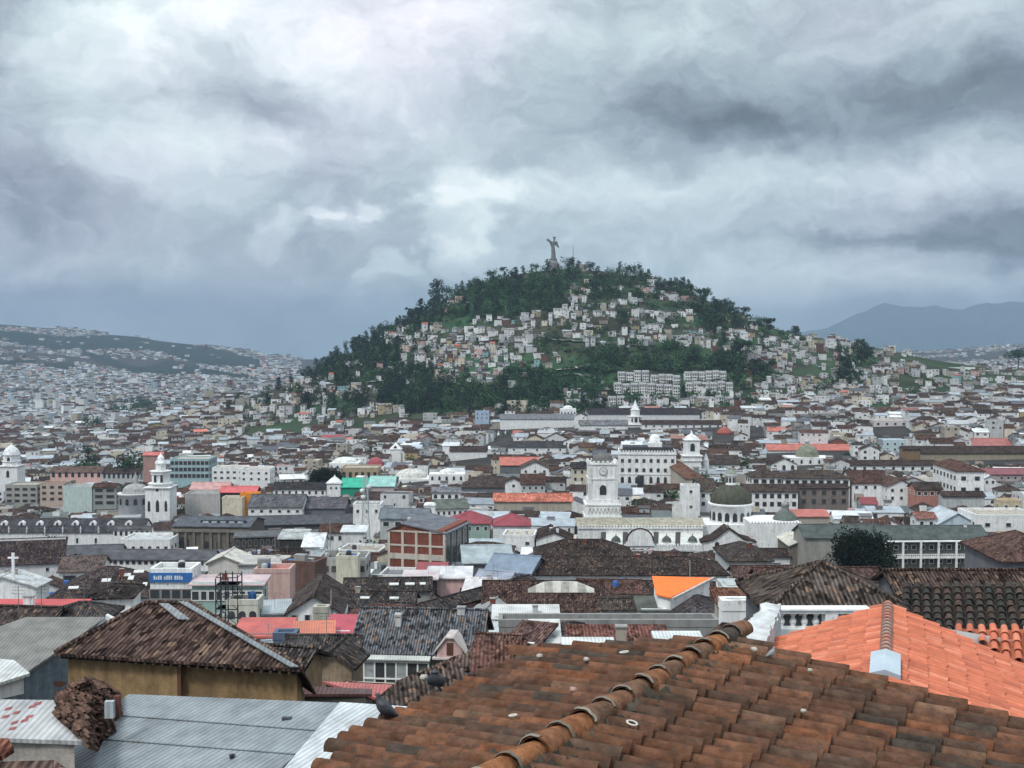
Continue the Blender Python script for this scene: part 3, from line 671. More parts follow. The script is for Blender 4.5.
# named skyline trees
for (px, row, h, kind) in [(303,383,15,'pine'),(327,369,14,'pine'),(336,365,15,'round'),(352,356,16,'pine'),(362,352,17,'pine'),(380,345,20,'pine'),(388,340,20,'round'),(398,332,15,'tall'),(412,324,18,'pine'),(421,320,22,'tall'),(434,309,30,'tall'),(438,306,26,'tall'),(447,300,16,'round'),(476,288,12,'round'),(491,280,14,'round'),(504,278,12,'pine'),
   (536,272,10,'round'),(569,272,16,'round'),(580,272,10,'tall'),(590,273,12,'pine'),(631,279,18,'round'),(640,280,16,'tall'),(655,288,11,'tall'),(690,303,15,'round'),(722,319,21,'pine'),(745,331,18,'pine'),(756,337,16,'pine'),(792,344,15,'pine'),(806,347,12,'pine')]:
    x = (px-512)/F*1350; y = 1350.0; p = P(px, row, y)
    HT.insert(0, (Vector((p.x, y, min(p.z, zg(p.x, y))+.2)), h*1350/F, kind, px, row-h/2))
# ================================================================= LANDMARKS (world-space builders)
def wbox(b, px0, px1, r0, r1, D, dep, col, mat=0, topcol=None, topmat=None, yoff=0):
    """box whose front face covers pixels px0..px1, rows r0 (top)..r1 at distance D"""
    a = P(px0, r0, D+yoff); c = P(px1, r1, D+yoff)
    b.box(a.x, c.x, D+yoff, D+yoff+dep, c.z, a.z, col, mat, False, topcol, topmat)
def wx(px, D): return P(px, 345, D).x
def wz(row, D): return P(512, row, D).z
def winrow(parent, mesh, D, row, pxs, ww, wh, name='window', dy=-.03):
    for px in pxs:
        p = P(px, row, D); child(mesh, name, parent, (p.x-parent.location.x, p.y+dy-parent.location.y, p.z-parent.location.z), 0, (ww, 1, wh))
def mk(name, label, cat, px, row, D):
    p = P(px, row, D); g = zg(p.x, p.y)-1; r = thing(name, label, cat, (p.x, D, g)); ALLB.append((r, px, row, D)); return r

# ---- La Merced: white church with clock tower, long nave and mossy dome
D = 380; s = D/F
ch = mk('church', 'long white church with square clock tower and big mossy green dome', 'church', 670, 530, D); lo = ch.location; gz = lo.z
b = MB(); b.box(wx(603,372), wx(704,372), 372, 376, gz, wz(546.5,372), W)
n = 34
for k in range(n):
    x = wx(603,372)+(wx(704,372)-wx(603,372))*(k+.3)/n; b.box(x, x+.55, 371.9, 372.4, wz(546.5,372), wz(544,372), W)
b.build('parapet_wall', M['plaster'], ch, lo)
b = MB()
b.face([(wx(603,372),373,wz(546,372)),(wx(704,372),373,wz(546,372)),(wx(704,384),384,wz(532.5,384)),(wx(603,384),384,wz(532.5,384))], (.6,.61,.58))
for px in (604, 626, 644, 657, 679): 
    b.face([(wx(px-2.5,372),373,wz(545.8,372)),(wx(px+2.5,372),373,wz(545.8,372)),(wx(px+2.5,384),384,wz(532,384)),(wx(px-2.5,384),384,wz(532,384))], (.07,.065,.06))
b.build('aisle_roof', M['plaster'], ch, lo)
b = MB(); b.box(wx(578,384), wx(704,384), 384, 397, gz, wz(527,384), W); b.build('nave_wall', M['plaster'], ch, lo)
b = MB(); yr = [wx(577,384), wx(706,384)]
b.grid([[(x, 383.8+13.4*t, wz(527,384)+2.0*math.sin(math.pi*t)+.15) for x in np.linspace(yr[0], yr[1], 30)] for t in np.linspace(0, 1, 9)], (.3,.28,.22))
b.build('vault_roof', M['dome'], ch, lo)
b = MB()
for k in range(40):
    x = wx(578,384)+(wx(704,384)-wx(578,384))*(k+.3)/40; b.box(x, x+.5, 383.6, 384.0, wz(527.5,384), wz(525.2,384), W)
b.box(wx(578,384), wx(704,384), 383.55, 384.0, wz(528.5,384), wz(527.4,384), W)
b.build('crenellation', M['plaster'], ch, lo)
# round pediment in the middle of the aisle
b = MB(); pts = [P(626,546,371.6)]+[P(640-13*math.cos(t), 541-12*math.sin(t)**1.0, 371.6) for t in np.linspace(0, math.pi, 13)]+[P(654,546,371.6)]
b.prism(pts, (0,1.2,0), W); b.build('pediment', M['plaster'], ch, lo)
b = MB(); 
for q0, q1 in zip(np.linspace(0, math.pi, 11)[:-1], np.linspace(0, math.pi, 11)[1:]):
    b.tube(P(640-13.4*math.cos(q0), 541-12.5*math.sin(q0), 371.7), P(640-13.4*math.cos(q1), 541-12.5*math.sin(q1), 371.7), .28, DB, 0, 5)
b.build('pediment_roof', M['tile'], ch, lo)
for px, rr in ((616.5,537),(667.5,538),(693.5,538)):
    t = MB(); x = wx(px,376); t.lathe(x, 376, [(1.2,wz(547,376)),(1.2,wz(541.5,376)),(1.5,wz(541,376))], W, 0, 8, False); 
    o = t.build('turret', M['plaster'], ch, lo); t = MB(); t.lathe(x, 376, [(1.6,wz(541,376)),(1.35,wz(538.5,376)),(.7,wz(536.6,376)),(.12,wz(535.4,376)),(.12,wz(533.8,376)),(.02,wz(533.3,376))], (.07,.075,.07), 0, 10)
    t.build('cupola', M['dome'], o, lo)
    t = MB(); t.prism([(x-.25,374.75,wz(546,376)),(x+.25,374.75,wz(546,376)),(x+.25,374.75,wz(542.5,376)),(x-.25,374.75,wz(542.5,376))], (0,.06,0), (.05,.05,.05)); t.build('opening', M['glass'], ch, lo)
# transept gable
Dg = 374; b = MB(); g0 = [P(703,551,Dg),P(755,551,Dg),P(755,541.5,Dg),P(744,539,Dg),P(729,529,Dg),P(714,540,Dg),P(703,541.5,Dg)]
g0[0].z = g0[1].z = gz; b.prism(g0, (0,8,0), W); b.build('transept', M['plaster'], ch, lo)
b = MB()
for a, c in (((701,541.5),(714,538.6)),((714,538.6),(729,527.4)),((729,527.4),(744,538)),((744,538),(757,541.5))):
    p, q = P(*a, Dg-.5), P(*c, Dg-.5); b.prism([p, q, q+Vector((0,8.6,0)), p+Vector((0,8.6,0))], (0,0,-.5), DB)
b.build('transept_roof', M['tile'], ch, lo)
t = MB(); t.lathe(wx(729,Dg), Dg, [(.5,wz(528,Dg)),(.5,wz(526,Dg)),(.15,wz(525,Dg)),(.02,wz(523,Dg))], (.1,.1,.1), 0, 8); t.build('finial', M['dome'], ch, lo)
winrow(ch, ARCH, Dg, 545, (717, 740), 1.5, 2.0, 'arched_window')
b = MB(); b.box(wx(752,378), wx(803.5,378), 378, 396, gz, wz(523,378), W)
for k in range(16):
    x = wx(752,378)+(wx(803,378)-wx(752,378))*(k+.25)/16; b.box(x, x+.55, 377.9, 378.4, wz(523,378), wz(521.4,378), W)
b.build('sacristy_wall', M['plaster'], ch, lo)
b = MB(); b.box(wx(781,378), wx(788.5,378), 377.85, 378.0, wz(547,378), wz(539.5,378), (.03,.03,.035)); b.build('dark_window', M['glass'], ch, lo)
b = MB(); b.box(wx(703,390), wx(760,390), 388, 404, gz, wz(524,390), W); b.build('crossing', M['plaster'], ch, lo)
# big dome
Dc = 398; cx = wx(732,Dc); R = 21.3*Dc/F
b = MB(); b.lathe(cx, Dc, [(R,wz(526,Dc)),(R,wz(505,Dc)),(R*1.05,wz(504.5,Dc)),(R*1.07,wz(502.6,Dc)),(R*.98,wz(502.2,Dc))], W, 0, 32); dr = b.build('drum', M['plaster'], ch, lo)
for k in range(9):
    a = -math.pi/2+(k-4)*.36; c = child(ARCH, 'arched_window', dr, (cx-lo.x+R*1.003*math.cos(a), Dc-lo.y+R*1.003*math.sin(a), wz(514.5,Dc)-lo.z), a+math.pi/2, (1.55,1,3.0))
b = MB(); H = (wz(484,Dc)-wz(502.3,Dc)); prof = [(R*.97*math.cos(t), wz(502.3,Dc)+H*math.sin(t)) for t in np.linspace(0, 1.38, 12)]
b.lathe(cx, Dc, prof, (.058,.06,.042), 0, 40, False)
for k in range(16):
    a = k*math.pi/8
    for (r0, z0), (r1, z1) in zip(prof[:-1], prof[1:]): b.tube((cx+(r0+.05)*math.cos(a),Dc+(r0+.05)*math.sin(a),z0), (cx+(r1+.05)*math.cos(a),Dc+(r1+.05)*math.sin(a),z1), .13, (.095,.095,.065), 0, 4)
b.build('dome', M['dome'], ch, lo)
b = MB(); rl = 4.6*Dc/F; b.lathe(cx, Dc, [(rl*1.25,wz(485,Dc)),(rl*1.25,wz(483.6,Dc)),(rl,wz(483.4,Dc)),(rl,wz(475.4,Dc)),(rl*1.35,wz(475,Dc)),(rl*1.35,wz(474,Dc))], W, 0, 8, False); ln = b.build('lantern', M['plaster'], ch, lo)
for k in range(8):
    a = k*math.pi/4+math.pi/8; child(ARCH, 'opening', ln, (cx-lo.x+rl*.97*math.cos(a), Dc-lo.y+rl*.97*math.sin(a), wz(479.5,Dc)-lo.z), a+math.pi/2, (.8,1,1.9))
b = MB(); b.lathe(cx, Dc, [(rl*1.3,wz(474,Dc)),(rl*1.0,wz(471.6,Dc)),(rl*.5,wz(470.2,Dc)),(.25,wz(469.4,Dc)),(.2,wz(467,Dc)),(.02,wz(466.2,Dc))], (.2,.23,.19), 0, 16); b.build('lantern_cap', M['dome'], ch, lo)
# low dome on the right
Dd = 386; cx2 = wx(786.5,Dd); R2 = 13*Dd/F
b = MB(); b.lathe(cx2, Dd, [(R2*1.0,wz(525,Dd)),(R2,wz(522,Dd))]+[(R2*.98*math.cos(t), wz(522,Dd)+(wz(509.5,Dd)-wz(522,Dd))*math.sin(t)) for t in np.linspace(0, 1.5, 9)], (.1,.12,.105), 0, 28); b.build('small_dome', M['dome'], ch, lo)
b = MB(); b.lathe(cx2, Dd, [(1.3,wz(510.5,Dd)),(1.3,wz(505.5,Dd)),(1.6,wz(505,Dd)),(.9,wz(502.5,Dd)),(.1,wz(500.5,Dd)),(.05,wz(498.5,Dd)),(.01,wz(498.2,Dd))], (.25,.25,.24), 0, 8); b.build('small_lantern', M['dome'], ch, lo)
# clock tower
Dt = 392; st = Dt/F; cx = wx(602.3,Dt+5); hw = 14.6*st; cy = Dt+hw
b = MB()
def sq(b, h, z0, z1, col=W): b.box(cx-h, cx+h, cy-h, cy+h, z0, z1, col)
sq(b, 18.2*st, gz, wz(517,Dt)); sq(b, 18.8*st, wz(517,Dt), wz(515.8,Dt)); sq(b, 17.6*st, wz(515.8,Dt), wz(505.2,Dt)); sq(b, 18.3*st, wz(505.2,Dt), wz(504,Dt)); sq(b, 15.6*st, wz(504,Dt), wz(499.5,Dt)); 
sq(b, 14.6*st, wz(499.5,Dt), wz(479.5,Dt)); sq(b, 15.3*st, wz(479.5,Dt), wz(478,Dt)); sq(b, 14.4*st, wz(478,Dt), wz(465,Dt)); sq(b, 15.3*st, wz(465,Dt), wz(463.4,Dt))
for k in range(7):
    for sy in (-1, 1):
        x = cx+(-13.8+4.6*k)*st; b.box(x-.42, x+.42, cy+sy*14.2*st-.3, cy+sy*14.2*st+.3, wz(463.4,Dt), wz(461.2,Dt), W)
        b.box(cx+sy*14.2*st-.3, cx+sy*14.2*st+.3, cy-13.8*st+4.6*k*st-.42, cy-13.8*st+4.6*k*st+.42, wz(463.4,Dt), wz(461.2,Dt), W)
for sx_ in (-1, 1):
    for z0, z1 in ((499.3,480),(477.8,465.5)): b.box(cx+sx_*13.2*st-.55, cx+sx_*13.2*st+.55, Dt-.22, Dt+.1, wz(z0,Dt), wz(z1,Dt), (.68,.69,.68))
for k in range(9): # lace band on the base
    x = cx+(-15+3.75*k)*st; b.tube((x,cy-17.7*st,wz(513,Dt)), (x+1.8*st,cy-17.7*st,wz(507.5,Dt)), .16, (.5,.5,.49), 0, 4); b.tube((x+1.8*st,cy-17.7*st,wz(507.5,Dt)), (x+3.6*st,cy-17.7*st,wz(513,Dt)), .16, (.5,.5,.49), 0, 4)
tw = b.build('bell_tower', M['plaster'], ch, lo)
child(ARCH, 'belfry_opening', tw, (cx-lo.x, Dt+.17-lo.y-.2, wz(490,Dt)-lo.z), 0, (2.3,1,3.4)); child(ARCH, 'belfry_opening', tw, (cx+hw-lo.x+.02, cy-lo.y, wz(490,Dt)-lo.z), math.pi/2, (2.3,1,3.4)); child(ARCH, 'belfry_opening', tw, (cx-hw-lo.x-.02, cy-lo.y, wz(490,Dt)-lo.z), -math.pi/2, (2.3,1,3.4))
b = MB(); r = 4.2*st; zc = wz(471.3,Dt); yf = Dt-.02
b.prism([(cx+r*math.cos(t),yf,zc+r*math.sin(t)) for t in np.linspace(0, 2*math.pi, 25)[:-1]], (0,-.2,0), (.3,.3,.3)); 
b.prism([(cx+r*.86*math.cos(t),yf-.21,zc+r*.86*math.sin(t)) for t in np.linspace(0, 2*math.pi, 25)[:-1]], (0,-.04,0), (.7,.7,.68))
for k in range(12):
    a = k*math.pi/6; b.tube((cx+r*.66*math.sin(a),yf-.27,zc+r*.66*math.cos(a)), (cx+r*.8*math.sin(a),yf-.27,zc+r*.8*math.cos(a)), .07, (.06,.06,.06), 0, 4)
cf = b.build('clock_face', M['plain'], ch, lo)
b = MB(); b.tube((cx,yf-.3,zc), (cx-r*.3,yf-.3,zc+r*.35), .09, (.04,.04,.04), 0, 4); b.tube((cx,yf-.3,zc), (cx+r*.55,yf-.3,zc-r*.15), .07, (.04,.04,.04), 0, 4); b.build('clock_hands', M['plain'], cf, lo)
b = MB(); b.lathe(cx, cy, [(11*st,wz(464,Dt)),(11*st,wz(461.5,Dt))]+[(10.5*st*math.cos(t), wz(461.5,Dt)+(wz(454.3,Dt)-wz(461.5,Dt))*math.sin(t)) for t in np.linspace(0, 1.4, 7)]+[(.2,wz(453.5,Dt)),(.02,wz(451.5,Dt))], (.12,.115,.11), 0, 20); b.build('cupola', M['dome'], ch, lo)
guard(583, 622, 452, 524, 370); guard(575, 806, 519, 551, 368); guard(709, 756, 468, 525, 380); foot(wx(690,385), 388, 0, 40, 17)

# ---- Cathedral: long white church with dormered slate roof, spired bell tower, grey dome
c = bld('cathedral', 'long white cathedral with slate roof and row of white dormers', 'church', -45, 143, 532, 515, h=14, D=470, roof='gable', wc=W, rc=(.055,.058,.068), win=(1, 10, 1.1, 2.6, 5, 3.6), rh=4.6, d=14, vb=549)
rt = c['root']
for px in (18, 36, 54, 72, 90, 108, 126, 0):
    x = (px-49)*c['s']+.0; b = MB(); y = 3.4; z = c['H']+2.2
    b.prism([(x-1.7,y,z-.5),(x+1.7,y,z-.5),(x+1.3,y,z+.9),(x+.7,y,z+1.6),(x,y,z+1.9),(x-.7,y,z+1.6),(x-1.3,y,z+.9)], (0,1.6,0), W); dm = b.build('dormer', M['plaster'], rt)
    b = MB(); b.prism([(x-.5,y-.03,z),(x+.5,y-.03,z),(x+.5,y-.03,z+.8),(x,y-.03,z+1.2),(x-.5,y-.03,z+.8)], (0,.02,0), (.05,.05,.06)); b.build('opening', M['glass'], dm)
b = MB()
for px in (9, 27, 45, 63, 81, 99, 117, 135): x = (px-49)*c['s']; b = MB(); b.lathe(x, -.2, [(.35,c['H']-.5),(.3,c['H']+1.2),(.4,c['H']+1.4),(.1,c['H']+2.2),(.02,c['H']+2.6)], W, 0, 8); b.build('pinnacle', M['plaster'], rt)
def tower(name, label, px, D, tiers, cap, wc=W, base=None, octo=True, opens=(), cat='bell tower', capcol=W2):
    """tiers: (half width px, row bottom, row top); cap: lathe profile (px radius, row)"""
    s = D/F; r = mk(name, label, cat, px, tiers[0][2], D); lo = r.location; x = wx(px, D+tiers[0][0]*s); b = MB(); gz = lo.z
    for i, (hw, r0, r1) in enumerate(tiers):
        z0 = gz if i == 0 else wz(r0, D); z1 = wz(r1, D); seg = 8 if (octo and i > 0) else 4; k = 1/math.cos(math.pi/seg); rot = math.pi/seg
        b.lathe(x, D+tiers[0][0]*s, [(hw*s*k,z0),(hw*s*k,z1-.5),(hw*s*k*1.12,z1-.35),(hw*s*k*1.12,z1)], wc, 0, seg, False, rot)
    tw = b.build('tower', M['plaster'], r, lo)
    b = MB(); b.lathe(x, D+tiers[0][0]*s, [(q*s, wz(rw, D)) for q, rw in cap], capcol, 0, 14); b.build('cupola', M['dome'], r, lo)
    for (dx, row, w_, h_, ti) in opens:
        child(ARCH, 'belfry_opening', tw, (x+dx*s-lo.x, D+tiers[0][0]*s-tiers[ti][0]*s-.02-lo.y, wz(row, D)-lo.z), 0, (w_*s, 1, h_*s))
    guard(px-tiers[0][0]-1, px+tiers[0][0]+1, cap[-1][1], tiers[0][1], D-3); foot(x, D+tiers[0][0]*s, 0, tiers[0][0]*s, tiers[0][0]*s); return r
tower('bell_tower', 'tall white three tiered bell tower with domed spire by cathedral', 159.5, 482,
  [(12.3,520,487.5),(10.8,487.5,484),(8.2,484,474.5),(9.2,474.5,471.8),(4.6,471.8,464.5)], [(5.6,464.5),(5.4,462.6),(3.2,460.6),(3.6,459.2),(2.4,457.2),(.7,456.0),(.4,454),(.1,453.2)], opens=((0,506,3.4,12,0),(-8.5,506,2.6,11,0),(8.5,506,2.6,11,0),(-3.2,479,2.6,8,2),(3.2,479,2.6,8,2),(0,490,2.6,3,0)), capcol=W)
b = MB(); Dq = 500; x = wx(128,Dq); s_ = Dq/F
r = mk('domed_chapel', 'low grey dome on round white drum behind the dormered roof', 'church', 128, 495, Dq); lo = r.location
b.lathe(x, Dq+8, [(17*s_,lo.z),(17*s_,wz(497,Dq)),(18*s_,wz(496.6,Dq)),(18*s_,wz(495,Dq))], W2, 0, 28); dr = b.build('drum', M['plaster'], r, lo)
b = MB(); b.lathe(x, Dq+8, [(14*s_,wz(495.2,Dq)),(14*s_,wz(493.8,Dq))]+[(13*s_*math.cos(t), wz(493.8,Dq)+(wz(485.5,Dq)-wz(493.8,Dq))*math.sin(t)) for t in np.linspace(0, 1.35, 8)]+[(2.5*s_,wz(485,Dq)),(2.5*s_,wz(479,Dq)),(.5*s_,wz(476,Dq)),(.1*s_,wz(474,Dq))], (.3,.3,.29), 0, 24); b.build('dome', M['dome'], r, lo)
for k in (-1.2,-.7,-.2,.3,.8,1.2): child(ARCH, 'arched_window', dr, (x-lo.x+17*s_*math.sin(k), Dq+8-17.05*s_*math.cos(k)-lo.y, wz(502.5,Dq)-lo.z), k, (1.5,1,2.8))
guard(110, 146, 476, 511, Dq-3); foot(x, Dq+8, 0, 9, 9)
# stone church beside the cathedral (dark weathered stone, arched windows)
c = bld('stone_church', 'weathered grey-brown stone church with carved pilasters and arched windows', 'church', 172, 250, 526, 515, h=13, D=410, yaw=-5, roof='gable', wc=(.135,.12,.10), rc=(.1,.11,.125), wm='masonry', rm='flat', d=18, rh=2.2, vb=551)
b = MB()
for k in range(9):
    x = -c['w']/2+c['w']*(k+.5)/9; b.box(x-.45, x+.45, -.5, 0, 0, c['H']-2.2, (.19,.165,.135))
b.box(-c['w']/2-.4, c['w']/2+.4, -.7, 0, c['H']-2.2, c['H']-1.2, (.2,.175,.145)); b.build('pilasters', M['masonry'], c['root'])
for px, w_, h_, z_ in ((-9.9,3.6,4.6,6.2),(-1.6,1.5,2.6,6.8),(2.6,1.5,2.6,6.8),(6.8,1.5,2.6,6.8),(10.9,1.5,2.6,6.8)): child(ARCH, 'arched_window', c['root'], (px, -.02, c['H']-z_), 0, (w_, 1, h_))
b = MB(); b.box(-c['w']/2+9, c['w']/2-2, 3, 3.5, c['H'], c['H']+1.6, (.04,.05,.06)); 
for k in range(5): b.box(-4+k*3.2, -2+k*3.2, 2.9, 3.0, c['H']+.5, c['H']+1.3, (.45,.5,.52))
b.build('clerestory', M['flat'], c['root'])
bld('covered_nave', 'long low dark grey roof running diagonally behind the dormered white house', 'church', 236, 352, 524, 508, h=9, D=440, yaw=9, roof='gable', wc=(.07,.07,.07), rc=(.085,.088,.095), rm='flat', d=16, rh=2.4, vb=532)
bld('covered_nave', 'blackened stone arcade below the diagonal grey roof', 'church', 236, 318, 536, 529, h=6, D=402, yaw=9, roof='shed', wc=(.06,.055,.05), rc=(.12,.125,.13), rm='flat', d=7, rh=1.0, vb=548, win=(1,14,1.0,2.4,3,2.2), wk='s')

tower('church_tower', 'broad round white church tower at the far left edge', 10, 640, [(9.5,483,466),(8.0,466,461.5),(7.5,461.5,455)], [(8.2,455),(8,453.5),(6.2,450),(3.4,447.6),(1.2,446.4),(.6,444.5),(.1,443)], opens=((0,460,3,5,2),(0,474,3,7,0)))
# ---- Panecillo foot and mid distance churches
tower('church_tower', 'pink based white church tower with stepped spire below the apartments', 635.5, 860, [(7.6,434,424.5),(7.2,424.5,416.5),(4.4,416.5,410)], [(4.6,410),(3.4,408.5),(2.4,406),(1.4,404.5),(.6,401.5),(.1,400)], opens=((0,420,3,5,1),(-3.8,420,1.6,4,1),(3.8,420,1.6,4,1)))
tower('church_tower', 'slender white square belfry right of the big white hotel', 692, 540, [(8.6,470,460.5),(9.2,460.5,455.6),(7.2,455.6,440)], [(8,440),(7,438.2),(4,436),(1.3,434.6),(.6,432.4),(.1,431)], octo=False, opens=((0,447.5,4.6,8,2),))
tower('church_tower', 'left one of the twin white spires of a small church', 498.5, 840, [(3.4,446,440.5)], [(3.4,440.5),(2.6,438.5),(1.4,435),(.5,432.5),(.1,431)], opens=((0,445,2,4,0),))
tower('church_tower', 'right one of the twin white spires of a small church', 505.5, 840, [(3.2,446,440)], [(3.2,440),(2.4,438),(1.3,434.5),(.5,432),(.1,430.5)], opens=((0,445,2,4,0),))
tower('bell_tower', 'small white pointed roof belfry beside the green sheet roof', 334, 520, [(6.9,497,483)], [(8,483),(7.6,482.4),(3,478.6),(.6,477),(.1,475)], octo=False, opens=((-2.6,488,1.8,2.4,0),(2.6,488,1.8,2.4,0)))
tower('bell_tower', 'small white square belfry near the red dome', 395.5, 700, [(5.4,462,449)], [(6.2,449),(5,447.6),(1,444),(.1,442.4)], octo=False, opens=((0,447.8,3,4,0),))
tower('bell_tower', 'narrow white chimney-like belfry above the grey flat roof', 429.5, 330, [(5.2,518,505)], [(5.8,505),(5.6,504),(5,503.4),(.1,503.2)], octo=False, opens=((-1,508.6,2.2,1.6,0),))
tower('church_tower', 'small white bell gable right of the white hotel belfry', 706.5, 545, [(2.6,468,460)], [(2.2,460),(1.6,456.5),(.4,454),(.1,452.6)], opens=())
tower('church_tower', 'tiny white far belfry with dark opening', 758, 830, [(4.2,440,430)], [(4.4,430),(3.6,428.6),(.4,426),(.1,425)], octo=False, opens=((0,434,3,5,0),))
def domed(name, label, px, rtop, rbase, rr, D, rad, col, wc=W, rb=None, wpx=None, rib=None, lant=True, vb=None):
    s = D/F; r = mk(name, label, 'domed church', px, rbase, D); lo = r.location; x = wx(px, D+rad*s); cy = D+rad*s
    b = MB(); wp = wpx or rad*1.15; b.box(x-wp*s, x+wp*s, D-1, D+rad*2.1*s, lo.z, wz(rbase, D), wc); b.build('wall', M['plaster'], r, lo)
    b = MB(); z0 = wz(rbase-.2, D); z1 = wz(rtop, D); pr = [(rad*s*1.02,lo.z+2),(rad*s*1.02,z0+.3)]+[(rad*s*math.cos(t), z0+.3+(z1-z0)*math.sin(t)) for t in np.linspace(0, 1.45, 10)]
    b.lathe(x, cy, pr, col, 0, 28, True)
    if rib:
        for k in range(14):
            a = k*math.pi/7
            for (r0, q0), (r1, q1) in zip(pr[2:-1], pr[3:]): b.tube((x+r0*math.cos(a),cy+r0*math.sin(a),q0), (x+r1*math.cos(a),cy+r1*math.sin(a),q1), .3, rib, 0, 4)
    b.build('dome', M['dome'], r, lo)
    if lant:
        b = MB(); b.lathe(x, cy, [(rad*.18*s,z1-.5),(rad*.18*s,z1+1.6),(rad*.24*s,z1+1.8),(.1,z1+3),(.02,z1+3.6)], W2, 0, 8); b.build('lantern', M['plaster'], r, lo)
    for k in range(5): child(ARCH, 'arched_window', r, (x-lo.x+(k-2)*wp*.4*s, -1.03, wz(rbase+4, D)-lo.z), 0, (1.1, 1, 2.0))
    guard(px-rad, px+rad, rtop, vb or rbase+7, D-3); foot(x, cy, 0, wp*s, rad*s*1.1); return r
domed('domed_church', 'smooth dusty red dome beside beige building', 375, 458.5, 467, 0, 640, 8.2, (.3,.07,.08), lant=False)
domed('domed_church', 'big ribbed white dome over white arcaded drum', 411, 471, 479, 0, 600, 15.5, (.5,.5,.46), rib=(.66,.67,.63), wpx=23, vb=488)
domed('domed_church', 'grey-green church dome beside long coral roof', 808, 446, 457.5, 0, 600, 11.5, (.17,.18,.13), wpx=22, vb=470)
domed('domed_church', 'rusty red dome on small white church', 725, 428, 437, 0, 780, 8.2, (.3,.08,.06), wpx=11, lant=True)
domed('domed_church', 'white dome on round pale building in the middle of town', 447, 470, 474, 0, 560, 8, (.6,.6,.57), wpx=18, lant=False, vb=484)
domed('domed_church', 'white rounded vault roof among brown roofs', 345, 458.5, 463, 0, 680, 12, (.62,.64,.6), wpx=15, lant=False)
domed('domed_church', 'white domed pavilion at the end of the long white wall', 568, 406, 409, 0, 900, 5, (.62,.64,.64), wpx=8, lant=False)

# ---- white hotel with three window storeys and a roof lantern
c = bld('hotel', 'big white four storey hotel with rows of windows and dark terrace roof', 'hotel', 619, 676, 453.5, 446, h=15, D=500, yaw=-4, roof='flat', wc=W, rc=(.08,.08,.085), d=20, vb=483)
for z, hh, n in ((-3.2,1.7,8),(-7.3,1.7,8),(-11.6,3.0,8)):
    for k in range(n):
        if z == -11.6 and k == 3: continue
        child(WIN['s'] if z > -11 else ARCH, 'window' if z > -11 else 'arched_window', c['root'], (-c['w']/2+c['w']*(k+.5)/n, -.02, c['H']+z), 0, (1.35, 1, hh))
b = MB(); b.box(-4.4, -1.6, -.4, -.01, c['H']-15, c['H']-9.6, (.045,.045,.055)); b.build('entrance', M['glass'], c['root'])
b = MB(); b.box(-c['w']/2+2, c['w']/2-1, 4, 16, c['H'], c['H']+2.4, (.07,.07,.08), 0); b.build('penthouse', M['flat'], c['root'])
b = MB(); x = 3.6; b.box(x-3, x+3, 5, 11, c['H']+2.4, c['H']+4.2, W); b.lathe(x, 8, [(2.4,c['H']+4.2),(2.4,c['H']+5.6)]+[(2.4*math.cos(t), c['H']+5.6+2.3*math.sin(t)) for t in np.linspace(0, 1.4, 6)], W, 0, 16); b.build('roof_lantern', M['plaster'], c['root'])
b = MB()
for k in range(20): 
    x = -c['w']/2+c['w']*(k+.5)/20; b.box(x-.35, x+.35, -.15, .15, c['H']+.7, c['H']+1.3, W)
b.box(-c['w']/2-.3, c['w']/2+.3, -.35, 0, c['H']-.5, c['H']-.1, W); b.box(-c['w']/2-.2, c['w']/2+.2, -.2, 0, c['H']-9.3, c['H']-9.0, W); b.build('cornice', M['plaster'], c['root'])

# ---- brick panelled building
Db = 262
c = bld('brick_building', 'brick building with white concrete frame and grey slanted roof', 'building', 388, 445, 530.5, 524, h=14, D=Db, yaw=-16, roof='flat', wc=BRK, rc=GRY, wm='masonry', rm='flat', d=17, vb=568)
w_ = c['w']; H = c['H']; b = MB()
for k in range(5): x = -w_/2+w_*k/4; b.box(x-.3, x+.3, -.22, .02, 0, H, (.5,.45,.38))
for z in (H-.2, H-3.4, H-6.4): b.box(-w_/2, w_/2, -.16, .02, z-.3, z+.1 if z != H-6.4 else z+1.0, (.5,.46,.4))
b.build('concrete_frame', M['plaster'], c['root'])
for o in list(c['root'].children):
    if o.name.startswith('roof'): bpy.data.objects.remove(o)
b = MB(); b.prism([(-w_/2-.5,-.4,H-.3),(-w_/2+3,-.4,H+1.3),(-w_/2+3,17.5,H+1.3),(-w_/2-.5,17.5,H-.3)], (0,0,-.25), (.08,.08,.08)); b.prism([(-w_/2+3,-.4,H+1.6),(w_/2+.8,-.4,H-.3),(w_/2+.8,17.5,H-.3),(-w_/2+3,17.5,H+1.6)], (0,0,-.25), (.15,.16,.18)); b.build('roof', M['flat'], c['root'])
b = MB(); b.box(-w_/2+1, w_/2-.2, .1, 17, H-.4, H+.2, BRK); b.face([(-w_/2,.01,H),(w_/2,.01,H),(-w_/2+3,.01,H+1.3)], BRK); b.build('gable_wall', M['masonry'], c['root'])
b = MB(); b.box(w_/2, w_/2+.12, .1, 16.9, 0, H-.6, (.07,.08,.085)); 
for k in range(5): b.box(w_/2+.12, w_/2+.3, .2+k*4.1, .6+k*4.1, 0, H-.6, (.2,.2,.19))
b.build('glazed_side', M['glass'], c['root'])

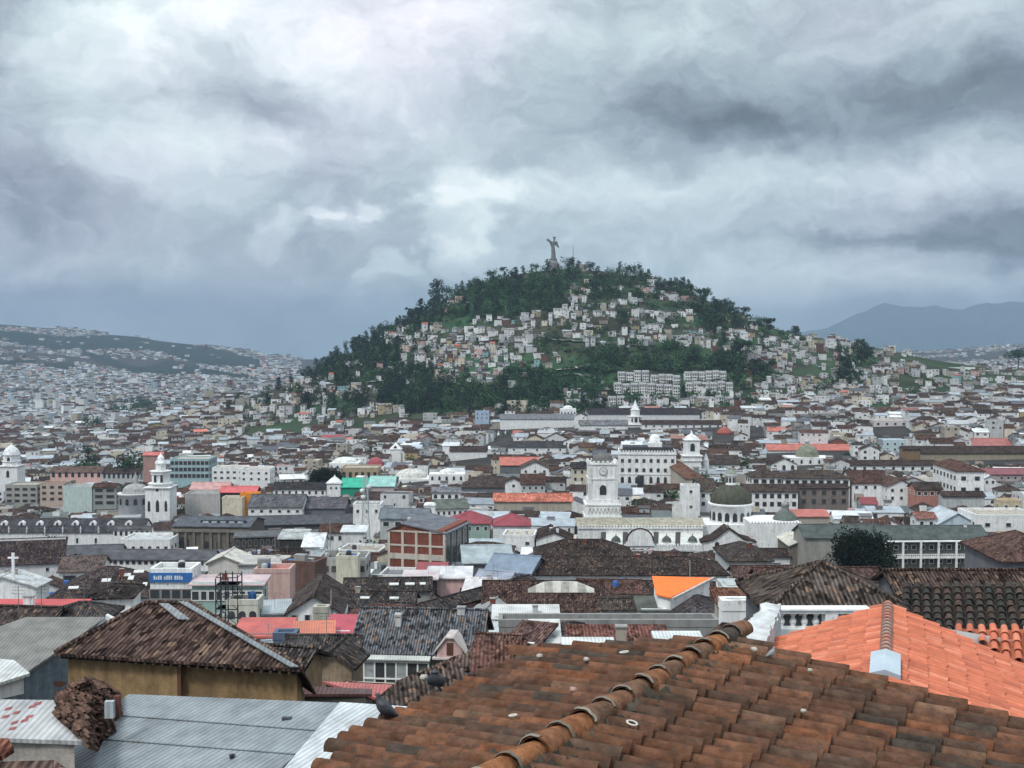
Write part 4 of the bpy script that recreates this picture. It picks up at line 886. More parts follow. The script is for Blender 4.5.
# ---- long white school with balconies
c = bld('school', 'long white school with two balcony storeys under grey-green roof', 'school', 882, 990, 538.5, 522, h=11, D=292, yaw=2, roof='gable', wc=(.14,.15,.13), rc=(.085,.1,.095), rm='flat', d=11, rh=2.6, vb=572)
w_ = c['w']; H = c['H']; b = MB()
for z in (H-4.6, H-8.2, H-1.3+.9): b.box(-w_/2, w_/2, -1.7, 0, z-.22, z, W)
for z in (H-4.6, H-8.2):
    b.box(-w_/2, w_/2, -1.72, -1.6, z+.75, z+.95, W); b.box(-w_/2, w_/2, -1.70, -1.62, z, z+.35, W)
    for k in range(56): x = -w_/2+w_*(k+.5)/56; b.box(x-.1, x+.1, -1.69, -1.63, z+.3, z+.8, W)
b.build('balcony', M['plaster'], c['root'])
b = MB()
for k in range(7): x = -w_/2+w_*(k+.02)/6; b.box(x-.22, x+.22, -1.8, -1.3, 0, H-.3, W)
b.build('pillar', M['plaster'], c['root'])
for z in (-2.2, -5.8, -9.4):
    for k in range(12): child(WIN['w'], 'window', c['root'], (-w_/2+w_*(k+.5)/12, -.02, H+z), 0, (1.3, 1, 1.3))
bld('school', 'grey-green roofed wing running on left of the balcony school', 'school', 805, 884, 537, 521.5, h=10, D=293, yaw=2, roof='gable', wc=(.3,.3,.27), rc=(.085,.1,.095), rm='flat', d=11, rh=2.6, vb=540)

# ---- white apartment terraces at the foot of the hill
def terrace(px0, px1, r, n, label, floors=3):
    for k in range(n):
        a = px0+(px1-px0)*k/n; b_ = px0+(px1-px0)*(k+1)/n-.5; pc = (a+b_)/2
        h_ = hill_hit(pc, r+9)
        if h_ is None: continue
        q = mk('apartment_block', label % (('leftmost' if k == 0 else 'rightmost' if k == n-1 else ['', 'second', 'third', 'fourth', 'fifth', 'sixth', 'seventh', 'eighth'][k]+' from left')), 'apartment block', pc, r, h_.y)
        q['group'] = 'white apartment terraces'; q.location.z = h_.z-1
        w_ = (b_-a)*h_.y/F*random.uniform(.86,.97); H = 2.5*floors+1+random.choice((-.6,0,0,.7,1.2)); dep = 9; m = MB(); m.box(-w_/2, w_/2, 0, dep, 0, H, W if random.random() < .7 else W2); m.build('wall', M['plaster'], q)
        m = MB(); m.prism([(-w_/2-.2,-.3,H),(w_/2+.2,-.3,H),(w_/2+.2,dep/2,H+1.6),(-w_/2-.2,dep/2,H+1.6)], (0,0,-.2), (.3,.3,.3)); m.prism([(-w_/2-.2,dep/2,H+1.6),(w_/2+.2,dep/2,H+1.6),(w_/2+.2,dep,H),(-w_/2-.2,dep,H)], (0,0,-.2), (.3,.3,.3)); m.build('roof', M['metal'], q)
        for f in range(floors):
            for j in range(3): child(WIN['d'], 'window', q, (-w_/2+w_*(j+.5)/3, -.02, H-1.5-2.5*f), 0, (w_/3*random.uniform(.5,.75), 1, random.uniform(1.2,1.6)))
        foot(h_.x, h_.y+4, 0, w_/2, 5); guard(a, b_, r-2, r+10, h_.y-3)
terrace(618, 650, 374, 4, 'white terrace house, %s in top left row of hillside flats'); terrace(651, 681, 376, 4, 'grey-white terrace house, %s in top middle row of hillside flats'); terrace(685, 727, 374, 6, 'white terrace house, %s in top right row of hillside flats')
terrace(614, 681, 386, 8, 'white balcony flat, %s in middle left row of hillside flats'); terrace(686, 734, 385, 6, 'white balcony flat, %s in middle right row of hillside flats')
terrace(608, 681, 396, 8, 'white balcony flat, %s in lower left row of hillside flats', 2); terrace(688, 734, 396, 5, 'white balcony flat, %s in lower right row of hillside flats', 2)

# ---- winged statue on the summit
hs = Vector((wx(553.5,1345), 1345, zg(wx(553.5,1345), 1345))); Ds = 1345; ss = Ds/F
r = thing('statue', 'tall grey winged statue standing on pedestal at the hilltop', 'statue', (hs.x, hs.y, hs.z-1)); lo = r.location
b = MB(); X = lambda px: wx(px, Ds)
b.lathe(X(553), Ds, [(7.5,hs.z-4),(7.5,wz(263.5,Ds)),(6.2,wz(263,Ds)),(5.2,wz(261.5,Ds)),(4.2,wz(260.4,Ds)),(4.6,wz(259.6,Ds)),(4.6,wz(258.7,Ds)),(2.6,wz(258.5,Ds))], (.2,.2,.2), 0, 12, False); b.build('pedestal', M['masonry'], r, lo)
b = MB()   # one continuous body with a sway: skirt, hips, chest, neck, head
rows = []
for (px, row, rx, ry) in [(553.2,259.2,3.1,2.6),(553.4,256.5,2.7,2.4),(553.3,253,2.4,2.1),(553.1,250,2.3,2.0),(552.9,247.5,2.0,1.7),(552.8,245.6,1.7,1.5),(553,243.8,2.3,1.6),(553.3,242.2,2.4,1.5),(553.8,241.3,1.3,1.0),(554,240.8,.75,.75),(554.1,240.2,.95,1.0),(554.2,239.2,1.25,1.2),(554.2,238.2,1.1,1.1),(554.3,237.4,.35,.4)]:
    rows.append([(X(px)+rx*math.cos(t), Ds+ry*math.sin(t), wz(row,Ds)) for t in np.linspace(0, 2*math.pi, 15)[:-1]])
b.grid(rows, (.17,.18,.18), 0, True, True); b.tube(P(552.2,242.6,Ds-.5), P(549.6,240.6,Ds-1), .8, (.17,.18,.18), 0, 7, .5); b.tube(P(549.6,240.6,Ds-1), P(548.2,238.4,Ds-1.5), .5, (.17,.18,.18), 0, 7, .35); b.tube(P(554.4,242.6,Ds-.5), P(555.2,245.4,Ds-2), .7, (.17,.18,.18), 0, 7, .5)
b.build('body', M['masonry'], r, lo)
for pts in ([(552.5,242),(550.5,240.5),(547.2,239.0),(546.0,239.6),(547.0,240.8),(549.5,242.2),(550.5,245),(551.4,247.5),(552.4,246)], [(554.6,242.4),(556.4,241.2),(557.6,242.0),(558.2,244.5),(559.2,247.6),(558.8,248.2),(557.0,246.6),(555.6,245.4),(554.6,244.8)]):
    b = MB(); b.prism([P(x_, y_, Ds+1.2) for x_, y_ in pts], (0,.9,0), (.18,.19,.19)); b.build('wing', M['masonry'], r, lo)
b = MB(); b.lathe(X(554.2), Ds, [(1.5,wz(237.9,Ds)),(1.9,wz(237.2,Ds)),(1.5,wz(236.8,Ds)),(.05,wz(236.7,Ds))], (.2,.2,.18), 0, 10); b.build('crown', M['masonry'], r, lo)
r = thing('radio_mast', 'thin steel mast behind the trees right of the winged statue', 'mast', (X(573.5), Ds+10, zg(X(573.5), Ds+10))); lo = r.location
b = MB(); top = wz(244.5, Ds)
for sx_, sy_ in ((-1,-1),(1,-1),(0,1)): b.tube((X(573.5)+sx_*.7,Ds+10+sy_*.6,lo.z), (X(573.5)+sx_*.25,Ds+10+sy_*.2,top), .13, (.35,.33,.34), 0, 4)
for k in range(24):
    z = lo.z+(top-lo.z)*k/24; z2 = lo.z+(top-lo.z)*(k+1)/24; q = .7-.45*k/24; sg = 1 if k % 2 else -1; b.tube((X(573.5)-q*sg,Ds+10-q,z), (X(573.5)+q*sg,Ds+10-q,z2), .09, (.35,.3,.3), 0, 3)
b.build('lattice', M['plain'], r, lo)
# pale lattice mast in the town and dark scaffold frame
r = mk('lattice_mast', 'pale steel lattice mast standing before the green sheet roof', 'mast', 365.5, 500, 330); lo = r.location; b = MB(); top = wz(476, 330); bt = lo.z; cx0 = lo.x
for sx_ in (-1, 1):
    for sy_ in (-1, 1): b.tube((cx0+sx_*1.5,330+sy_*1.5,bt), (cx0+sx_*.5,330+sy_*.5,top), .13, (.5,.55,.55), 0, 4)
for k in range(14):
    t0, t1 = k/14, (k+1)/14; z0 = bt+(top-bt)*t0; z1 = bt+(top-bt)*t1; q0 = 1.5-t0; q1 = 1.5-t1
    for sy_ in (-1, 1): b.tube((cx0-q0,330+sy_*q0,z0), (cx0+q1,330+sy_*q1,z1), .08, (.5,.55,.55), 0, 3); b.tube((cx0+q0,330+sy_*q0,z0), (cx0-q1,330+sy_*q1,z1), .08, (.5,.55,.55), 0, 3)
b.build('lattice', M['plain'], r, lo)
b = MB()
for z_, a in ((.9,0),(.8,2),(.86,4)): zz = bt+(top-bt)*z_; b.lathe(cx0+1.2*math.cos(a), 330-1.2, [(.05,zz-.7),(.7,zz-.5),(.7,zz+.5),(.05,zz+.7)], (.6,.62,.62), 0, 10)
b.build('antenna_drums', M['plain'], r, lo); guard(360, 371, 474, 505, 322)
r = mk('scaffold_tower', 'dark steel scaffold tower in front of the teal glazed building', 'scaffold', 224, 600, 150); lo = r.location; b = MB(); D = 150; xs = [wx(p, D) for p in (213.5, 219, 226, 235.5)]; zt = wz(576, D); col = (.035,.037,.04)
for x in xs:
    for y in (150, 152.5): b.tube((x,y,lo.z), (x,y,zt+random.uniform(-.4,.3)), .09, col, 0, 5)
for k in range(9):
    z = zt-.2-1.05*k
    for y in (150, 152.5): b.tube((xs[0],y,z), (xs[3],y,z), .07, col, 0, 4)
    for i in range(3):
        if (k+i) % 2: b.tube((xs[i],150,z), (xs[i+1],150,z-1.05), .05, col, 0, 4)
        if k % 3 == 1: b.box(xs[0], xs[3], 150.2, 152.3, z-.06, z, (.06,.055,.05))
    b.tube((xs[0],150,z), (xs[0],152.5,z), .06, col, 0, 4); b.tube((xs[3],150,z), (xs[3],152.5,z), .06, col, 0, 4)
b.build('frame', M['plain'], r, lo); guard(212, 236, 575, 612, 146); foot(lo.x, 151, 0, 2.5, 2.5)
# ================================================================= BUILDINGS ONE CAN NAME, far to near
H_='house'; BB='building'
T = [
 # name, label, cat, px0, px1, eave, ridge, h, dict
 ('warehouse','long white wall below the hill with flat grey roof','warehouse',500,574,419,415,9,dict(roof='gable',rc=GRY,wc=W,D=880,d=14,rm='flat',vb=430)),
 ('convent','long low white convent wing beside the pink based tower','convent',642,722,424,420,6,dict(wc=W,rc=DB,roof='gable',D=840,win=(1,10),wk='s',vb=430)),
 ('convent','long dark roofed hall at the foot of the terraces','convent',588,700,414,408,6,dict(wc=W2,rc=BK,roof='gable',D=900)),
 ('convent','white low wing left of the pink based tower','convent',580,628,425,420,6,dict(wc=W,rc=GRY,roof='gable',D=845,vb=430)),
 ('villa','grey white layered villa above the long white wall','building',566,602,400,397,9,dict(wc=W2,rc=GRY,roof='flat',D=960,rm='flat')),
 ('apartment_block','pale blue tall house at the forest edge','apartment block',475,489,412,409,10,dict(wc=(.38,.48,.62),rc=GRY,roof='flat',rm='flat',win=(2,3),vb=424,D=910)),
 ('building','wide white building on the right shoulder below the skyline','building',905,975,382,376,12,dict(wc=W,rc=W2,roof='flat',rm='flat',D=1180,win=(2,12,1.6,1.4),vb=392)),
 ('building','white curved roof hall on the right shoulder','building',924,944,374,371,8,dict(wc=W,rc=PW,roof='gable',rm='metal',D=1230)),
 ('building','pale green factory hall near the right skyline','building',915,962,367,363,8,dict(wc=(.4,.47,.46),rc=GRY,roof='flat',rm='flat',D=1320)),
 ('building','yellow and white house on the right shoulder','building',874,892,399,396,9,dict(wc=(.66,.64,.4),rc=PW,roof='flat',rm='flat',D=980,win=(1,4))),
 ('building','pinkish white civic building with dark door and windows','building',874,908,421.5,417,10,dict(wc=(.68,.62,.62),rc=BGE,roof='flat',rm='flat',D=800,win=(2,4,2.2,2.0,4),vb=438)),
 ('house','pale blue white house right of the pinkish civic building','house',884,906,441,438,9,dict(wc=(.5,.62,.66),rc=PW,roof='flat',rm='flat',D=640,win=(2,3),vb=452)),
 ('convent','long coral roofed range behind the grey-green dome','convent',768,852,450,444,7,dict(wc=W,rc=CO,roof='gable',D=660,rm='metal')),
 ('market_hall','wide red roofed hall at the right edge','market hall',972,1012,446,438,7,dict(wc=BGE,rc=(.38,.12,.1),roof='gable',D=660,rm='metal')),
 ('garden_wall_house','long dark roof over ochre garden wall at right','convent',920,1040,453,446,7,dict(wc=(.33,.29,.22),rc=DB,roof='gable',D=600,vb=464)),
 ('house','brown walled house at the left end of the ochre wall','house',903,920,449,446,6,dict(wc=(.22,.15,.09),rc=DB,roof='gable',D=590,vb=458)),
 ('school','long white low school with brown roof and many dark windows','school',850,937,465,460,6,dict(wc=W,rc=DB,roof='gable',D=560,win=(1,9),wk='d',vb=471)),
 ('hospital','white three storey block with brown hip roof at right','hospital',957,984,471,462,14,dict(wc=W,rc=(.09,.05,.04),roof='hip',D=455,yaw=-3,win=(2,2,1.9,1.7,4.4,3.0),wk='d',vb=492,d=30,rh=2.6)),
 ('villa','white gabled villa with glazed balcony among dark trees','villa',888,915,486,475,11,dict(wc=W,rc=(.1,.065,.055),roof='gablef',D=440,win=(2,3),vb=506,d=16)),
 ('villa','long brown roofed wing left of the gabled villa','villa',852,889,483,470,8,dict(wc=W,rc=BR,roof='gable',D=446,win=(1,4),vb=490)),
 ('pavilion','red railed pavilion between villa and white hospital','pavilion',916,942,489,482,7,dict(wc=(.42,.2,.16),rc=DB,roof='gable',D=430,win=(1,4,1.6,1.6),vb=499)),
 ('house','low dark roofed house in front of the white hospital','house',943,985,496,491,6,dict(wc=GW,rc=DB,roof='gable',D=425,vb=506)),
 ('row_house','row of maroon roofed sheds right of the white hospital','row house',984,1040,474,468,5,dict(wc=(.45,.35,.33),rc=(.24,.07,.08),roof='gable',D=500,win=(1,8),rm='metal',vb=481)),
 ('house','tiny white house at the right end of the hospital','house',984,996,478,475,6,dict(wc=W,rc=PW,roof='gablef',D=465,win=(1,2))),
 ('stone_building','brownish grey stone block with two rows of dark windows','building',799,849,487.5,484,11,dict(wc=(.2,.165,.15),rc=DB,roof='gable',rm='tile',wm='masonry',D=430,win=(2,5,1.7,1.9,3.2,2.0),wk='d',rh=1,d=9,vb=510)),
 ('convent','white upper convent storey with wide dark tile hip roof','convent',784,850,478,470,8,dict(wc=W,rc=(.06,.048,.042),roof='hip',D=445,win=(1,8,2.0,1.6),wk='d',vb=486)),
 ('convent','white convent wing with hip roof right of the mossy dome lantern','convent',752,784,477,468,8,dict(wc=W,rc=(.06,.048,.042),roof='hip',D=450,win=(1,4,2.0,1.6),wk='d',vb=484)),
 ('convent','white convent range with dark windows behind the small dome','convent',746,798,491.5,484,10,dict(wc=W,rc=(.055,.042,.038),roof='gable',D=425,win=(2,7,1.5,1.7),wk='d',vb=508)),
 ('convent','white block with round-shouldered gable beside the mossy dome','convent',682,700,487,483,13,dict(wc=W,rc=DB,roof='flat',D=415,win=(2,1,1.2,1.2,5.5),yaw=0,rm='flat',vb=516)),
 ('convent','white convent wing under broad dark roof left of dome','convent',699,716,491,478,10,dict(wc=W,rc=(.07,.058,.05),roof='gable',D=420,win=(2,2,1.3,1.4),wk='d',vb=505)),
 ('house','rusty brown hip roofed house above the convent wing','house',686,704,478,465,7,dict(wc=BGE,rc=(.14,.075,.055),roof='hip',D=455,vb=480)),
 ('chapel','white chapel with arched gable behind the mossy dome','chapel',771,797,464,455,8,dict(wc=W,rc=DB,roof='gablef',D=560,win=(1,3,1.6,2.4),wk=ARCH,vb=470,d=12)),
 ('convent','long white wing under dark roof right of white belfry','convent',700,740,464,455,7,dict(wc=W,rc=(.06,.05,.045),roof='gable',D=550,win=(1,3),vb=469)),
 ('shed','coral roofed low shed behind the small green dome','shed',793,830,516,509,5,dict(wc=BGE,rc=CO,roof='shed',D=395,rm='metal')),
 ('chapel','tan rubble walled hall with pale curved roof','hall',790,842,545,533,9,dict(wc=(.2,.18,.15),rc=(.55,.53,.46),roof='gablef',D=300,wm='rough',rm='flat',vb=566,rh=3,d=14)),
 ('house','low white house with dark roof beside the tan hall','house',752,790,556,548,6,dict(wc=W2,rc=DB,roof='gable',D=300,vb=562)),
 ('house','pale blue arched roof house above the balcony school','house',938,977,524,514,8,dict(wc=(.5,.6,.66),rc=(.5,.56,.6),roof='gablef',D=350,rm='metal',vb=529,rh=3.6,win=(1,2))),
 ('building','plain white block with two dark windows at right edge','building',977,1040,517,512,9,dict(wc=W,rc=BGE,roof='flat',D=345,rm='flat',win=(1,3,1.8,1.4,3,2.4),vb=532)),
 ('house','yellow and orange house near the right edge','house',1001,1022,502,499,7,dict(wc=(.55,.47,.33),rc=(.5,.3,.15),roof='flat',D=385,rm='flat',win=(1,2))),
 ('house','red porch house left of the pale blue arched roof','house',917,936,518,512,6,dict(wc=W2,rc=(.25,.12,.1),roof='gable',D=352,win=(1,2))),
 ('house','ochre walled house with dark roof left of the clock tower','house',572,592,468,462,9,dict(wc=(.6,.55,.42),rc=BK,roof='gable',D=480,win=(2,3,1.3,1.8),vb=484)),
 ('house','white gabled house with three windows and coral roof','house',521,549,468,458,9,dict(wc=W,rc=(.09,.07,.06),roof='gablef',D=540,win=(1,3),vb=476,d=14)),
 ('market_hall','long coral roofed hall left of the white gabled house','market hall',500,538,465,457,7,dict(wc=GRY,rc=CO,roof='gable',D=570,rm='metal')),
 ('building','long dark roofed white hall above the coral roof','building',508,566,447,441,7,dict(wc=W,rc=(.05,.05,.055),roof='gable',D=690,win=(1,5),vb=454)),
 ('building','blank white warehouse wall in the middle of town','building',450,487,451,446,10,dict(wc=W,rc=DB,roof='gable',D=690,vb=465)),
 ('building','dark brown roofed block right of the white rounded building','building',462,520,487,476,7,dict(wc=GRY,rc=(.06,.045,.045),roof='hip',D=500,vb=492)),
 ('house','white gable with arch below the dark brown block','house',505,522,482,476,7,dict(wc=W,rc=DB,roof='gablef',D=495,win=(1,1))),
 ('house','grey house with brown roof and pale side wall left of street','house',521,545,484,474,8,dict(wc=GW,rc=BR,roof='gable',D=490,win=(2,4))),
 ('market_hall','long coral tile roof running left of the clock tower base','market hall',494,572,501,493,6,dict(wc=BGE,rc=(.5,.17,.12),roof='gable',D=430,vb=505)),
 ('house','crimson hip roofed house, the left one of the pair','house',449,490,523,511,7,dict(wc=(.3,.4,.35),rc=(.28,.035,.05),roof='hip',D=345,rm='metal',vb=530,win=(1,5))),
 ('house','crimson gable roofed house, the right one of the pair','house',493,530,525,513,7,dict(wc=W2,rc=(.3,.04,.055),roof='hip',D=345,rm='metal',vb=530)),
 ('building','grey flat roofed building behind the brick panelled one','building',380,428,518,508,8,dict(wc=GW,rc=(.15,.17,.19),roof='gable',D=320,rm='flat',vb=528,win=(1,4,2,1.6))),
 ('house','white stepped house front below the lattice mast','house',353,381,506,503,9,dict(wc=W,rc=GRY,roof='flat',D=370,rm='flat',win=(1,3,1,1.2),vb=519)),
 ('house','white gabled street of small arched shops beside dome','house',432,460,492,487,8,dict(wc=W,rc=GRY,roof='gable',D=440,win=(1,4),wk=ARCH)),
 ('house','grey-green roofed white house above the crimson roofs','house',436,468,508,499,7,dict(wc=W,rc=(.12,.14,.12),roof='gable',D=395,yaw=12,win=(1,6),rm='flat')),
 ('house','beige building with dark columns beside green roof','building',341,378,469,465,9,dict(wc=(.42,.34,.24),rc=BGE,roof='flat',D=600,rm='flat',win=(1,6,1.6,5,3,4),wk='d',vb=478)),
 ('market_hall','emerald green sheet roof beside small white tower','market hall',341,369,487,478,5,dict(wc=(.03,.3,.2),rc=EM,roof='gable',D=520,rm='metal',vb=491)),
 ('market_hall','pale aqua sheet roof right of the emerald roof','market hall',369,394,486,476,5,dict(wc=(.5,.42,.42),rc=(.3,.55,.5),roof='gable',D=520,rm='metal',vb=489)),
 ('house','white arcaded house under black roof left of dark tree','house',273,326,489,482,7,dict(wc=W,rc=BK,roof='gable',D=540,win=(1,8,1,1.6),wk='d',vb=496)),
 ('house','white dormered house with slate roof left of dark alley','house',248,302,507,494,9,dict(wc=W,rc=(.1,.105,.115),roof='gable',D=450,win=(1,6,1.4,1.3),vb=518)),
 ('house','slate roofed long house right of the white dormered one','house',300,345,508,497,9,dict(wc=GRY,rc=(.105,.105,.12),roof='gable',D=455)),
 ('office_building','teal glazed office block of three window bands','office building',170,209,460,457,13,dict(wc=(.35,.5,.52),rc=BGE,roof='flat',rm='flat',D=640,win=(3,9,2.1,2.3,3.6),wk='s',vb=484)),
 ('building','coral canopied block behind the bell tower spire','building',143,162,455,452,9,dict(wc=(.4,.25,.22),rc=(.6,.15,.13),roof='gable',rm='metal',D=680)),
 ('building','white balconied block right of the teal office','building',212,244,469,466,10,dict(wc=W,rc=BGE,roof='flat',rm='flat',D=600,win=(2,5,1.8,1.3),vb=480)),
 ('building','small white house with square windows behind balconied block','building',240,270,470,467,12,dict(wc=W,rc=BGE,roof='flat',rm='flat',D=590,win=(2,4,1.4,1.4),vb=486)),
 ('convent','pink arcaded building with arched windows and brown roof','building',50,102,472,466,9,dict(wc=(.66,.43,.38),rc=(.12,.08,.07),roof='gable',D=690,win=(1,8,1.8,3),wk=ARCH,vb=482)),
 ('convent','brown roofed grey arcade right of the pink building','building',102,140,473,468,9,dict(wc=GW,rc=DB,roof='gable',D=690,win=(1,8,1.4,3),wk=ARCH,vb=482)),
 ('apartment_block','grey concrete block with long balconies at left','apartment block',5,37,486,483,13,dict(wc=(.36,.36,.33),rc=BGE,roof='flat',rm='flat',D=590,win=(3,4,2.6,1.4),wk='d',vb=505)),
 ('apartment_block','brown and beige block with balconies beside mint wall','apartment block',40,64,484,481,13,dict(wc=(.5,.4,.34),rc=(.25,.1,.08),roof='flat',rm='flat',D=585,win=(3,3,2,1.4),wk='d',vb=506)),
 ('building','mint green windowless wall behind the dormered roof','building',63,92,488,485,14,dict(wc=MINT,rc=CONC,roof='flat',rm='flat',D=560,vb=512)),
 ('apartment_block','glazed grey block with terraces right of the mint wall','apartment block',93,116,487,483,12,dict(wc=(.3,.33,.32),rc=BR,roof='gable',D=560,win=(3,2,4,1.6),wk='d',vb=506)),
 ('house','pink and white arched parapet building beside the bell tower','building',190,228,489,482,9,dict(wc=(.5,.47,.43),rc=(.55,.3,.28),roof='gable',rm='metal',D=520,vb=495)),
 ('building','tall blank beige wall right of the bell tower','building',185,222,495,492,11,dict(wc=(.47,.45,.43),rc=CONC,roof='flat',rm='flat',D=500,vb=514)),
 ('market_hall','coral red canopy roof over black opening','market hall',220,256,492,486,7,dict(wc=(.04,.04,.04),rc=(.62,.12,.12),roof='gable',rm='metal',D=480,vb=500)),
 ('house','orange walled house end right of coral canopy','house',240,258,495,492,8,dict(wc=(.72,.28,.04),rc=(.7,.3,.08),roof='flat',rm='flat',D=470,vb=500)),
 ('house','cream blank wall below the coral canopy','house',222,242,499,496,9,dict(wc=CRM,rc=BGE,roof='flat',rm='flat',D=465,vb=508)),
 # --- left, rows 545-610
 ('convent','white wing with arcade windows below the cathedral end','convent',113,150,529,526,9,dict(wc=W,rc=(.1,.105,.11),roof='gable',D=450,win=(1,7,1,1.8),wk='d',vb=541)),
 ('convent','white balustraded terrace building below the arcade wing','convent',121,170,541,538,9,dict(wc=W,rc=GW,roof='flat',rm='flat',D=400,win=(1,6,1.1,1.4,3,2.6),wk='d',vb=552)),
 ('convent','long white wall with row of small square windows under slate roof','convent',86,212,559,549,8,dict(wc=W,rc=(.1,.1,.11),roof='gable',D=305,yaw=-3,win=(2,20,1.0,1.0,2.6,1.0),wk='s',vb=572,rm='flat')),
 ('convent','low slate roof joining the square window wing from left','convent',36,118,556,545,6,dict(wc=GRY,rc=(.1,.1,.11),roof='gable',D=330,yaw=10,rm='flat')),
 ('house','white walled hall with dark brown roof at far left','house',-30,60,564,552,9,dict(wc=W2,rc=(.055,.042,.045),roof='shed',D=290,yaw=12,win=(1,3,.9,1.2),vb=578,rh=6)),
 ('house','small white house with open dark veranda under brown roof','house',60,100,571,556,6,dict(wc=W,rc=(.11,.085,.08),roof='gable',D=270,yaw=8,win=(1,2,3,1.4),wk='d',vb=577)),
 ('church','white church gable carrying a tall white cross','church',-30,36,586,579,9,dict(wc=W,rc=(.5,.52,.52),roof='gablef',D=205,vb=600,rh=2,d=6,rm='flat')),
 ('house','wide dark brown roof with white skylights left of blue sign','house',50,152,597,566,6,dict(wc=W2,rc=(.05,.04,.04),roof='hip',D=205,yaw=6,vb=600)),
 ('house','plain white wall house with low black hip roof','house',88,130,596.5,591,7,dict(wc=W,rc=(.03,.026,.026),roof='hip',D=150,yaw=8,vb=606,d=7,rh=1.0)),
 ('shed','bright coral red sheet roof at left edge','shed',-20,72,610,600,5,dict(wc=PINK,rc=(.6,.085,.085),roof='shed',rm='metal',D=120,vb=613,d=4,rh=.3)),
 ('house','dark grey hip roof between coral sheet and ochre house','house',48,102,617,604,5,dict(wc=GRY,rc=(.055,.05,.05),roof='hip',D=100,vb=619)),
 ('house','dark brown ruined roof at left edge below coral sheet','house',-15,48,622,607,5,dict(wc=W2,rc=(.05,.04,.038),roof='gable',D=98,yaw=-6,vb=640)),
 # --- blue sign block
 ('shop','shop building with blue and white sign above windows','shop',150,192,573,568,9,dict(wc=W,rc=(.5,.53,.52),roof='flat',rm='metal',D=172,vb=604,win=(2,4,1.9,1.6,3.6,3.2),wk='s')),
 ('building','teal glazed building with pink awnings right of the blue sign','building',192,262,583,576,9,dict(wc=(.3,.42,.38),rc=(.6,.47,.47),roof='shed',rm='metal',D=170,vb=606,win=(2,9,1.5,1.6,3.4,1.9),rh=.5,d=4)),
 ('house','red parapet house beside the brick roof terrace','house',254,290,573,569,7,dict(wc=(.55,.38,.34),rc=(.58,.16,.13),roof='flat',rm='flat',D=190,vb=582)),
 ('house','bare brick building with cluttered roof terrace','building',281,316,565,560,8,dict(wc=(.14,.085,.07),rc=(.12,.13,.14),roof='flat',rm='flat',wm='masonry',D=205,vb=582,yaw=-14)),
 ('house','long rusty white sheet roof left of brick terrace','house',240,284,563,559,6,dict(wc=W2,rc=(.45,.43,.4),roof='shed',rm='metal',D=215)),
 ('house','white gable with pale roof beside long rusty sheet','house',208,240,562,551,7,dict(wc=(.62,.6,.56),rc=(.55,.53,.48),roof='gablef',rm='flat',D=215,vb=575)),
 ('building','grey concrete apartment house with balconies left of brick panels','apartment block',318,366,561,556,11,dict(wc=(.4,.4,.38),rc=GRY,roof='flat',rm='flat',D=245,win=(3,4,2,1.3),wk='d',vb=582)),
 ('house','cream corner house with stepped terraces','house',336,358,559,555,11,dict(wc=(.55,.53,.42),rc=CONC,roof='flat',rm='flat',D=240,vb=582)),
 ('house','white roofed lookout room on the dark arcade','house',279,305,538,529,7,dict(wc=(.04,.04,.045),rc=(.42,.44,.43),roof='shed',rm='flat',D=300,vb=549,win=(1,6,.9,1.6),wk='d')),
 ('house','white gable house right of the lookout room','house',303,322,546,533,8,dict(wc=W,rc=PW,roof='gable',rm='flat',D=295,win=(1,2,1,1),vb=550)),
 ('house','brown tiled low white house before the mast','house',320,352,532,524,6,dict(wc=W,rc=BR,roof='gable',D=315,win=(1,4),vb=540)),
 ('house','pale sheet roofed house at the foot of the mast','house',342,365,531,525,7,dict(wc=W2,rc=PW,roof='shed',rm='metal',D=310,vb=540)),
 # --- silver roofs right of brick building
 ('shed','large silver corrugated roof right of the brick panelled building','shed',464,512,562,545,6,dict(wc=GRY,rc=(.36,.42,.44),roof='gable',rm='metal',D=245,yaw=6,vb=566)),
 ('shed','slate blue sheet roof before the silver one','shed',486,530,571,554,6,dict(wc=GRY,rc=(.2,.26,.33),roof='gable',rm='metal',D=225,yaw=-22,vb=585)),
 ('house','white gabled house with red awning by the great dark roof','house',524,552,562,551,8,dict(wc=W2,rc=GRY,roof='gablef',D=260,yaw=-18,win=(2,3,1,1.2),rm='flat',vb=570)),
 ('shed','white sheet roof in front of the brick building','shed',428,470,577,566,5,dict(wc=PINK,rc=(.68,.68,.69),roof='shed',rm='metal',D=222,vb=580)),
 ('shed','maroon sheet roof touching the brick building','shed',418,445,570,562,5,dict(wc=W2,rc=(.3,.05,.06),roof='shed',rm='metal',D=238)),
 ('shed','pale pink-white sheet roof left of the white one','shed',404,436,578,571,5,dict(wc=BK,rc=(.6,.52,.52),roof='shed',rm='metal',D=218)),
 ('shed','grey-blue tarpaulin covered arch roof','shed',474,506,583,570,5,dict(wc=W2,rc=(.3,.33,.4),roof='gable',rm='metal',D=205,yaw=-20)),
 ('shed','white round backed tent roof beside long black roof','shed',464,492,592,578,5,dict(wc=W,rc=(.6,.58,.58),roof='gable',rm='flat',D=195,yaw=-10)),
 # --- dark convent yard, centre left
 ('house','long black roofed house with tall windows along pale side wall','house',410,432,609,583,8,dict(wc=W2,rc=(.045,.04,.042),roof='gablef',D=168,yaw=-38,win=(1,3,1.1,2.6),wk='d',vb=616,d=26)),
 ('house','broad black roof with three skylights left of long black house','house',345,430,590,577,6,dict(wc=(.3,.3,.28),rc=(.04,.035,.035),roof='gable',D=195,yaw=4)),
